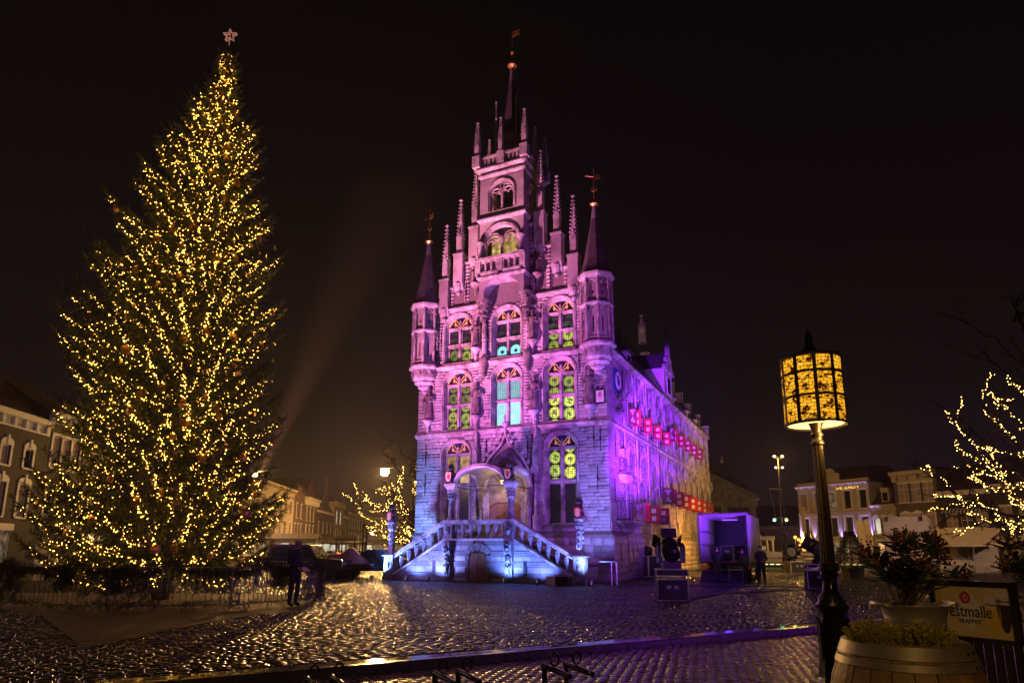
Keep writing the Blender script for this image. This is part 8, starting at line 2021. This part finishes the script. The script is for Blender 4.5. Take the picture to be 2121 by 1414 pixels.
hung_lamp('small street lamp far along the left row, just over the staircase column', 808, 1092, 118, 16000, .16)
hung_lamp('small street lamp over the far stalls', 770, 1104, 88, 5000, .13)
pj = at(528, 983, 66); lamp('show_beam', 'SPOT', pj + Vector((0, 1, 0)), 620000, (1, .36, .20), size=.3, target=at(700, 640, 67), spot=20, blend=1.0)
# lamps of the street on the right
M['warm_globe'] = glow('warm_globe', (1, .38, .04), 5)
for i, (px, py, Y, lab) in enumerate(((1647, 1112, 78, 'leftmost warm globe lamp in the side street'), (1654, 1117, 88, 'second warm globe lamp in the side street'), (1659, 1121, 96, 'third warm globe lamp in the side street'), (1665, 1126, 104, 'fourth warm globe lamp in the side street'), (1656, 1128, 108, 'lowest warm globe lamp in the side street'))):
    p = at(px, py, Y); T_ = thing('globe_lamp', lab, 'street lamp', (p.x, Y, 0), 0, 'globe lamps of the side street'); m = MB(); m.tube([(0, 0, 0), (0, 0, p.z - .15)], .05, 6); m.build('pole', M['iron'], T_); m = MB(); m.ball((0, 0, p.z), .17, 10, 8); m.build('globe', M['warm_globe'], T_, smooth=True)
    if i in (0, 2): lamp('globe_light', 'POINT', (p.x - .0, Y - .5, p.z), 900, (1, .50, .12), size=.2)
# lighting mast
mp_ = at(1624, 1172, 55); mtp = at(1611, 945, 55); MS = thing('light_mast', 'slim mast with lamps on top and green and yellow lights half way', 'mast', (mp_.x, 55, 0))
dx = mtp.x - mp_.x; zt = mtp.z
m = MB(); m.tube([(0, 0, 0), (dx * .5, 0, zt * .5), (dx, 0, zt)], [.12, .09, .05], 8); m.build('pole', M['iron'], MS)
m = MB(); m.bar((-.75, 0, 6.6), (.35, 0, 6.55), .07); m.tube([(-.7, 0, 6.6), (-.35, 0, 4.0), (.1, 0, .2)], .03, 5); m.tube([(.3, 0, 6.55), (.45, 0, 4.0), (.5, 0, .2)], .03, 5); m.bar((-.6, 0, 4.15), (.6, 0, 4.2), .06); m.build('stay', M['iron'], MS)
m = MB()
for s_ in (-1, 1): m.bar((dx, 0, zt - .25), (dx + s_ * .35, 0, zt - .05), .05); m.bar((dx, 0, zt - 1.0), (dx + s_ * .3, 0, zt - .95), .05)
m.build('lamp_bracket', M['iron'], MS)
for s_ in (-1, 1):
    m = MB(); m.ball((dx + s_ * .33, -.1, zt + .0), (.14, .1, .10), 8, 6); m.build('lamp_head', glow('mast_lamp', (1, .78, .38), 4), MS)
    m = MB(); m.ball((dx + s_ * .28, -.1, zt - .95), (.10, .1, .08), 8, 6); m.build('lamp_head', glow('mast_lamp', (1, .78, .38), 6), MS)
    m = MB(); m.ball((-.05 + s_ * .5, -.12, 4.0), .10, 8, 6); m.build('signal_lamp', glow('signal_lamp', (.15, 1, .35) if s_ < 0 else (.9, .85, .15), 25), MS)
lamp('mast_light', 'POINT', (mp_.x + dx, 54.3, zt - .5), 1400, (1, .48, .11), size=.25)
# low stage deck with strip light and benches
dk = thing('stage_deck', 'low stage deck with a line of small warm lights under its edge', 'stage', (at(1655, 1160, 62).x, 62, 0), R(-8))
for z, y in ((.45, 0), (.85, .9), (1.25, 1.8)): m = MB(); m.box(-6, 6, y, y + .8, z - .12, z); m.build('step', M['galv'], dk)
m = MB(); m.box(-6, 6, .1, .2, 0, .33); m.build('skirt', M['black'], dk)
for i in range(22): m = MB(); m.box(-5.9 + i * .55, -5.9 + i * .55 + .38, -.02, .02, .22, .30); m.build('edge_light', glow('edge_light', ((1, .78, .3), (.7, .95, .35))[i % 3 == 0], 1.8), dk)
m = MB(); m.box(-6, 6, 8, 8.2, .3, 1.4); m.build('backdrop_rail', M['white'], dk)
# lit shop sign across
p = at(1611, 1149, 100); T_ = thing('shop_sign', 'small red lit shop sign beyond the truck', 'sign', p); m = MB(); m.box(-1.6, 1.6, 0, .1, -.35, .35); m.build('panel', M['black'], T_)
tv, tf = text_polys('AVIE', .7, .01); m = MB(); m.M = Matrix.Translation((.25, -.05, 0)); m.add(tv, tf); m.build('lettering', glow('red_letters', (1, .10, .03), 2.2), T_, fix=False); m = MB(); m.ball((-1.25, -.05, 0), (.25, .04, .25), 10, 6); m.build('round_badge', glow('badge', (.5, 1, .8), 1.5), T_)
m = MB(); m.tube([(0, .1, -.3), (0, .1, -p.z)], .05, 6); m.build('post', M['iron'], T_)

# ------------------------------------------------------------------ white truck, tent, barriers, potted fir, flags on the right
wp = at(1838, 1180, 44); WT = thing('white_truck', 'white box truck seen from behind in front of the hotel row', 'truck', (wp.x, 44, 0), R(-34))
W2, L2 = 2.55, 6.5
m = MB(); m.box(0, W2, 0, L2, .95, 3.75); m.build('cargo_box', mat('truck_cream', (.46, .40, .36), .5, noise=.1, nscale=1.5), WT)
m = MB(); m.box(.05, W2 - .05, -.04, 0, 2.75, 3.72); m.build('tail_lift_upper', M['truck_white'], WT); m = MB(); m.box(.05, W2 - .05, -.07, 0, .98, 2.70); m.build('tail_lift', mat('truck_cream_lower', (.48, .42, .36), .5, noise=.12, nscale=2), WT)
for x in (.3, W2 - .3): m = MB(); m.box(x - .04, x + .04, -.14, -.04, 3.45, 3.75); m.build('hinge', M['iron'], WT); m = MB(); m.box(x - .25, x + .25, -.1, 0, .6, .8); m.build('tail_lamp', M['lens_red'], WT)
m = MB(); m.box(.3, W2 - .3, .3, L2 + 1.6, .55, .9); m.build('chassis', M['iron'], WT); m = MB(); m.prism([(L2 + .1, .5), (L2 + 2, .5), (L2 + 2, 1.6), (L2 + 1.7, 2.7), (L2 + .1, 2.8)], .1, W2 - .1, 'x'); m.build('cab', M['truck_white'], WT)
m = MB(); m.box(W2 + .15, W2 + .35, L2 + 1.5, L2 + 1.6, 1.7, 2.4); m.bar((W2 - .1, L2 + 1.5, 2.1), (W2 + .2, L2 + 1.55, 2.15), .04); m.build('mirror', M['black'], WT)
for x in (.25, W2 - .25):
    for y in (1.4, L2 + 1.1): wheel_parts(WT, 'wheel', x, y, .46, .28)
tnp = at(1955, 1165, 50); TN = thing('party_tent', 'white party tent with pitched roof right of the white truck', 'tent', (tnp.x, 50, 0), R(-28)); M['tent'] = mat('tent_cloth', (.62, .52, .34), .7, noise=.1, nscale=2, bump=.2, bscale=4)
m = MB(); m.add([(0, 0, 2.1), (3.9, 0, 2.1), (3.9, 3.5, 2.1), (0, 3.5, 2.1), (0, 1.75, 3.3), (3.9, 1.75, 3.3)], [(0, 1, 5, 4), (2, 3, 4, 5), (0, 4, 3), (1, 2, 5)]); m.build('roof_cloth', M['tent'], TN); m = MB(); m.box(-.02, 3.92, -.03, -.01, 1.85, 2.1); m.build('valance', M['tent'], TN)
for x in (0, 1.95, 3.9):
    for y in (0, 3.5): m = MB(); m.tube([(x, y, 0), (x, y, 2.1)], .03, 6); m.build('pole', M['galv'], TN)
for x in (0.02, 1.97): m = MB(); m.box(x, x + 1.9, 3.4, 3.42, 0, 2.1); m.build('wall_cloth', mat('tent_wall', (.45, .40, .38), .6, noise=.15, nscale=3), TN)
for i, (a, b_, lab) in enumerate((((1958, 1175), (2000, 1176), 'barrier in front of the tent, left one'), ((2003, 1176), (2050, 1177), 'barrier in front of the tent, right one'), ((1792, 1181), (1832, 1180), 'barrier between the potted fir and the white truck'))):
    pa, pb = at(*a, 46), at(*b_, 45.4); barrier((pa.x, 46, 0), (pb.x, 45.4, 0), lab, 'barriers on the right')
pf_ = at(1765, 1170, 40); PF = thing('potted_fir', 'small dark fir in a square tub before the hotel', 'tree', (pf_.x, 40, 0))
m = MB(); m.prism([(-.40, 0), (.40, 0), (.48, .55), (-.48, .55)], -.45, .45); m.build('tub', M['black'], PF); m = MB(); m.tube([(0, 0, .5), (0, 0, 2.7)], [.06, .01], 6); m.build('trunk', M['bark'], PF)
P_, D_, S_ = [], [], []
for i in range(1500):
    z = .55 + 2.1 * random.random() ** 1.2; r_ = (2.75 - z) * .50 * (.55 + .5 * random.random()); a = random.uniform(0, 6.28); P_.append((r_ * math.cos(a), r_ * math.sin(a), z)); D_.append((math.cos(a), math.sin(a), random.uniform(-.3, .5))); S_.append(random.uniform(.16, .3))
W, FF = stamp(TV, TFc, frames(np.array(P_), np.array(D_), rng.uniform(0, 6.28, len(P_)), np.array(S_))); obj('crown', np_mesh('crown', W, FF, M['needle']), PF, kind='stuff')
for px, lab, word in ((1776, 'tall pale feather flag on the left before the hotel', ''), (1790, 'tall pale feather flag with lettering before the hotel', 'ZODA')):
    p = at(px, 1130, 60); FL = thing('feather_flag', lab, 'flag', (p.x, 60, 0), R(-20)); m = MB(); m.tube([(0, 0, 0), (0, 0, 3.6), (.15, 0, 4.2), (.5, 0, 4.35)], .02, 5); m.build('pole', M['galv'], FL); m = MB(); m.prism([(.03, .9), (.65, .9), (.75, 2.8), (.62, 3.9), (.45, 4.33), (.15, 4.15), (.03, 3.6)], -.01, .01); m.build('cloth', M['tent'], FL)
    if word: tv, tf = text_polys(word, .55, .004); m = MB(); m.M = Matrix.Translation((.38, -.02, 2.2)) @ Matrix.Rotation(R(90), 4, 'Y'); m.add(tv, tf); m.build('lettering', M['iron'], FL, fix=False)
for px, lab in ((1672, 'hanging flag on the left corner of the hotel'),):
    p = at(px, 1075, 93); FL = thing('wall_flag', lab, 'flag', p, R(-40)); m = MB(); m.tube([(0, 0, 1.6), (-.7, -.6, 1.9)], .03, 5); m.build('pole', M['galv'], FL); m = MB(); m.box(-.65, -.1, -.45, -.42, -1.8, 1.7); m.build('cloth', M['tent'], FL)

# ------------------------------------------------------------------ bare trees wound with lights
M['bare'] = mat('bare_bark', (.055, .035, .025), .85, noise=.3, nscale=5)
M['bulb2'] = glow('tree_bulb', (1, .58, .12), 16.0)
def bare_tree(label, llabel, px, Y, targets, H, seed, rad, step, bulb_r, big):
    """trunk, long limbs towards given points, twigs; lights wound along limbs and side limbs"""
    r = random.Random(seed); base = at(px, 1150, Y); loc = Vector((base.x, Y, 0)); T_ = thing('bare_tree', label, 'tree', loc); tr = MB(); tw = MB(); pts = []
    tr.tube([(0, 0, 0), (.05, .03, H * .3), (-.05, 0, H * .6), (.1, .1, H)], [rad, rad * .8, rad * .5, .03], 8)
    def limb(a, b_, rd, lv, lit):
        n = 9; P_ = []; off = Vector((r.gauss(0, .1), r.gauss(0, .1), r.gauss(0, .1))) * (b_ - a).length
        for i in range(n + 1):
            t = i / n; P_.append(a.lerp(b_, t) + off * math.sin(PI * t) + Vector((r.gauss(0, .03), r.gauss(0, .03), r.gauss(0, .03))) * (b_ - a).length * (0 < i < n))
        (tr if lv == 0 else tw).tube(P_, [max(.005, rd * (1 - .8 * i / n)) for i in range(n + 1)], 5)
        if lit:
            for i in range(1 if lv else 2, n):
                k = max(1, int((P_[i + 1] - P_[i]).length / step))
                for j in range(k): pts.append(P_[i].lerp(P_[i + 1], j / k) + Vector((r.gauss(0, .03), r.gauss(0, .03), r.gauss(0, .03))))
        if lv < 3:
            for k in range((6, 4, 4)[lv]):
                i = r.randint(2, n); d = (b_ - a).normalized(); L_ = (b_ - a).length * r.uniform(.25, .5) * (.8 if lv else .75)
                nd = (d + Vector((r.gauss(0, .6), r.gauss(0, .6), r.gauss(0, .6)))).normalized(); limb(P_[i], P_[i] + nd * L_, rd * .5, lv + 1, lit and lv == 0 and k < 4)
    for (tx, ty) in targets:
        q = at(tx, ty, Y + r.uniform(-2, 1)) - loc; z0 = min(H * .9, max(H * .16, q.z * r.uniform(.45, .7))); limb(Vector((0, 0, z0)), q, rad * .45, 0, True)
    for k in range(10):
        a = r.uniform(0, 6.28); z0 = r.uniform(.3, .95) * H; limb(Vector((0, 0, z0)), Vector((math.cos(a) * H * .35, math.sin(a) * H * .35, z0 + H * .25)), rad * .35, 1, False)
    tr.build('trunk', M['bare'], T_, smooth=True); tw.build('crown', M['bare'], T_, smooth=True, kind='stuff')
    L_ = thing('fairy_lights', llabel, 'fairy lights', loc); light_string(L_, pts, bulb_r, M['bulb2'], big, loc)
bare_tree('bare tree at the right edge with lit branches', 'string of warm lights wound on the bare tree at the right edge', 2230, 27, [(2050, 812), (2035, 848), (2008, 905), (1998, 940), (2020, 925), (2005, 985), (2020, 968), (1978, 1030), (2000, 1062), (2030, 1050), (2085, 1085), (2105, 1000), (2110, 1040), (2095, 790)], 11.5, 23, .22, .075, .018, 200)
bare_tree('bare tree with lit branches behind the left corner of the hall', 'string of warm lights wound on the bare tree left of the hall', 852, 50, [(733, 1042), (745, 1066), (752, 1030), (776, 1080), (782, 1012), (800, 1040), (822, 1004), (838, 985), (858, 962), (862, 1000), (768, 1100), (800, 1108), (836, 1112), (858, 1090), (846, 1050)], 8.5, 12, .2, .12, .024, 200)
# ------------------------------------------------------------------ show floodlights (fixtures stand on the square, some beyond the frame)
def flood(label, loc, shots):
    """one fixture on a truss leg; shots: (target, energy, colour, cone, blend)"""
    loc = Vector(loc); target = shots[0][0]
    T_ = moving_head(label, (loc.x, loc.y, loc.z - .6), math.atan2(target[1] - loc.y, target[0] - loc.x) - PI / 2, 20, lens=glow('flood_lens', shots[0][2], 4))
    m = MB(); m.tube([(0, 0, 0), (0, 0, -loc.z + .6 - .11)], .06, 8); m.build('stand', M['iron'], T_)
    for tg, e, col, cone, bl in shots:
        d = (Vector(tg) - loc).normalized(); lamp('show_light', 'SPOT', loc + d * .6, e, col, size=.2, target=tg, spot=cone, blend=bl)
FL = (-11.6, 30.6, .95)                                # behind the fir, left of the hall
flood('pink floodlight standing behind the fir, aimed up at the hall', FL, [
    (hl(-1.0, 0, 13.5), 19000, (1.0, .19, .66), 50, .9), (hl(.5, 0, 19.0), 28000, (1.0, .27, .48), 40, .7), (hl(.2, 0, 28), 24000, (1.0, .38, .45), 24, .6), (hl(3.5, 0, 10.5), 13000, (1.0, .17, .80), 30, .9), (hl(-1, 0, 5.0), 4600, (.38, .22, 1.0), 60, .9)])
flood('violet floodlight on a stand behind the viewer on the right', (12.5, 8.0, 3.0), [(hl(5.5, 0, 6.5), 7500, (.40, .10, 1.0), 34, .7), ((2.5, 19, 0), 2600, (.42, .06, 1.0), 100, .9), (hl(.5, 0, 13), 1500, (.62, .10, 1.0), 30, .7), (hl(7.5, 9, 6.5), 7000, (.80, .45, .75), 26, .7)])
lamp('show_light', 'SPOT', c2 + Vector((-.5, .3, 1.7)), 8000, (.20, .012, 1.0), size=.2, target=hl(5.85, 7.0, 9.5), spot=84, blend=.9)
lamp('show_light', 'SPOT', c1 + Vector((.3, .5, 1.75)), 115000, (.26, .02, 1.0), size=.2, target=hl(5.85, 9.0, 9.0), spot=27, blend=.7)
lamp('show_light', 'SPOT', c1 + Vector((-.2, .5, 1.75)), 4500, (.40, .09, 1.0), size=.2, target=hl(3.2, 0, 7.5), spot=66, blend=.8)
lamp('show_light', 'SPOT', c1 + Vector((-.2, .5, 1.75)), 4000, (.80, .12, .75), size=.2, target=hl(2.0, 0, 20), spot=36, blend=.8)
# unseen street lamps; those beyond the left and right edges are added
def outer_lamp(label, x, y, z, e, col=(1, .60, .25), aim=None):
    T_ = thing('street_lamp', label, 'street lamp', (x, y, 0), 0, 'street lamps outside the picture')
    m = MB(); m.tube([(0, 0, -.11), (0, 0, z)], [.09, .05], 8); m.build('pole', M['iron'], T_, smooth=True)
    m = MB(); m.lathe([(.30, z - .02), (.10, z + .16), (.04, z + .2)], 12); m.build('hood', M['galv'], T_); m = MB(); m.ball((0, 0, z - .12), .12, 10, 8); m.build('bulb', M['warm_globe'], T_, smooth=True)
    if aim: lamp('street_lamp_light', 'SPOT', (x, y, z - .4), e, col, size=.15, target=aim, spot=100, blend=.4)
    else: lamp('street_lamp_light', 'POINT', (x, y, z - .4), e, col, size=.15)
q = hl(9.0, 17.0, 0); outer_lamp('low street lamp hidden behind the open truck', q.x, q.y, 3.0, 1900, (1, .40, .05))
outer_lamp('street lamp on the pavement behind the viewer', .6, -3.2, 5.0, 480, (1, .55, .17))
outer_lamp('unseen lamp added beyond the right edge of the picture', 35.0, 24.0, 8.5, 17000, (1, .58, .32), aim=(38, 62, 0))  # added to light the white truck, tent and hotel row
outer_lamp('unseen lamp added beyond the left edge of the picture', -26.0, 20.0, 8.5, 1500, (1, .55, .52))  # added to brighten the left houses and the fir barriers

# ------------------------------------------------------------------ night haze
hz_m = bpy.data.materials.new('night_haze'); hz_m.use_nodes = True; hz_m.node_tree.nodes.clear()
ho_ = hz_m.node_tree.nodes.new('ShaderNodeOutputMaterial'); hv_ = hz_m.node_tree.nodes.new('ShaderNodeVolumePrincipled')
hv_.inputs['Color'].default_value = (.9, .9, .9, 1); hv_.inputs['Density'].default_value = .0004; hv_.inputs['Anisotropy'].default_value = .35
hz_m.node_tree.links.new(hv_.outputs[0], ho_.inputs['Volume'])
hb = MB(); hb.box(-160, 160, -30, 235, -1.5, 42); hb.build('haze', hz_m, kind='stuff')

for m_ in bpy.data.materials:                        # small glows: seen, but too faint to be worth sampling as lamps
    if m_.name.split('.')[0] in ('tree_bulb', 'lit_window', 'lit_window_pale', 'shop_light', 'sign_face', 'gilt_glow_tracery', 'gilt_glow_shield', 'edge_light', 'gold_glow_letters', 'spot_lens', 'flood_lens', 'star_tube', 'red_lens', 'signal_lamp', 'mast_lamp', 'warm_globe', 'red_letters', 'badge') or m_.name.startswith('leaded_glass'):
        m_.cycles.emission_sampling = 'NONE'
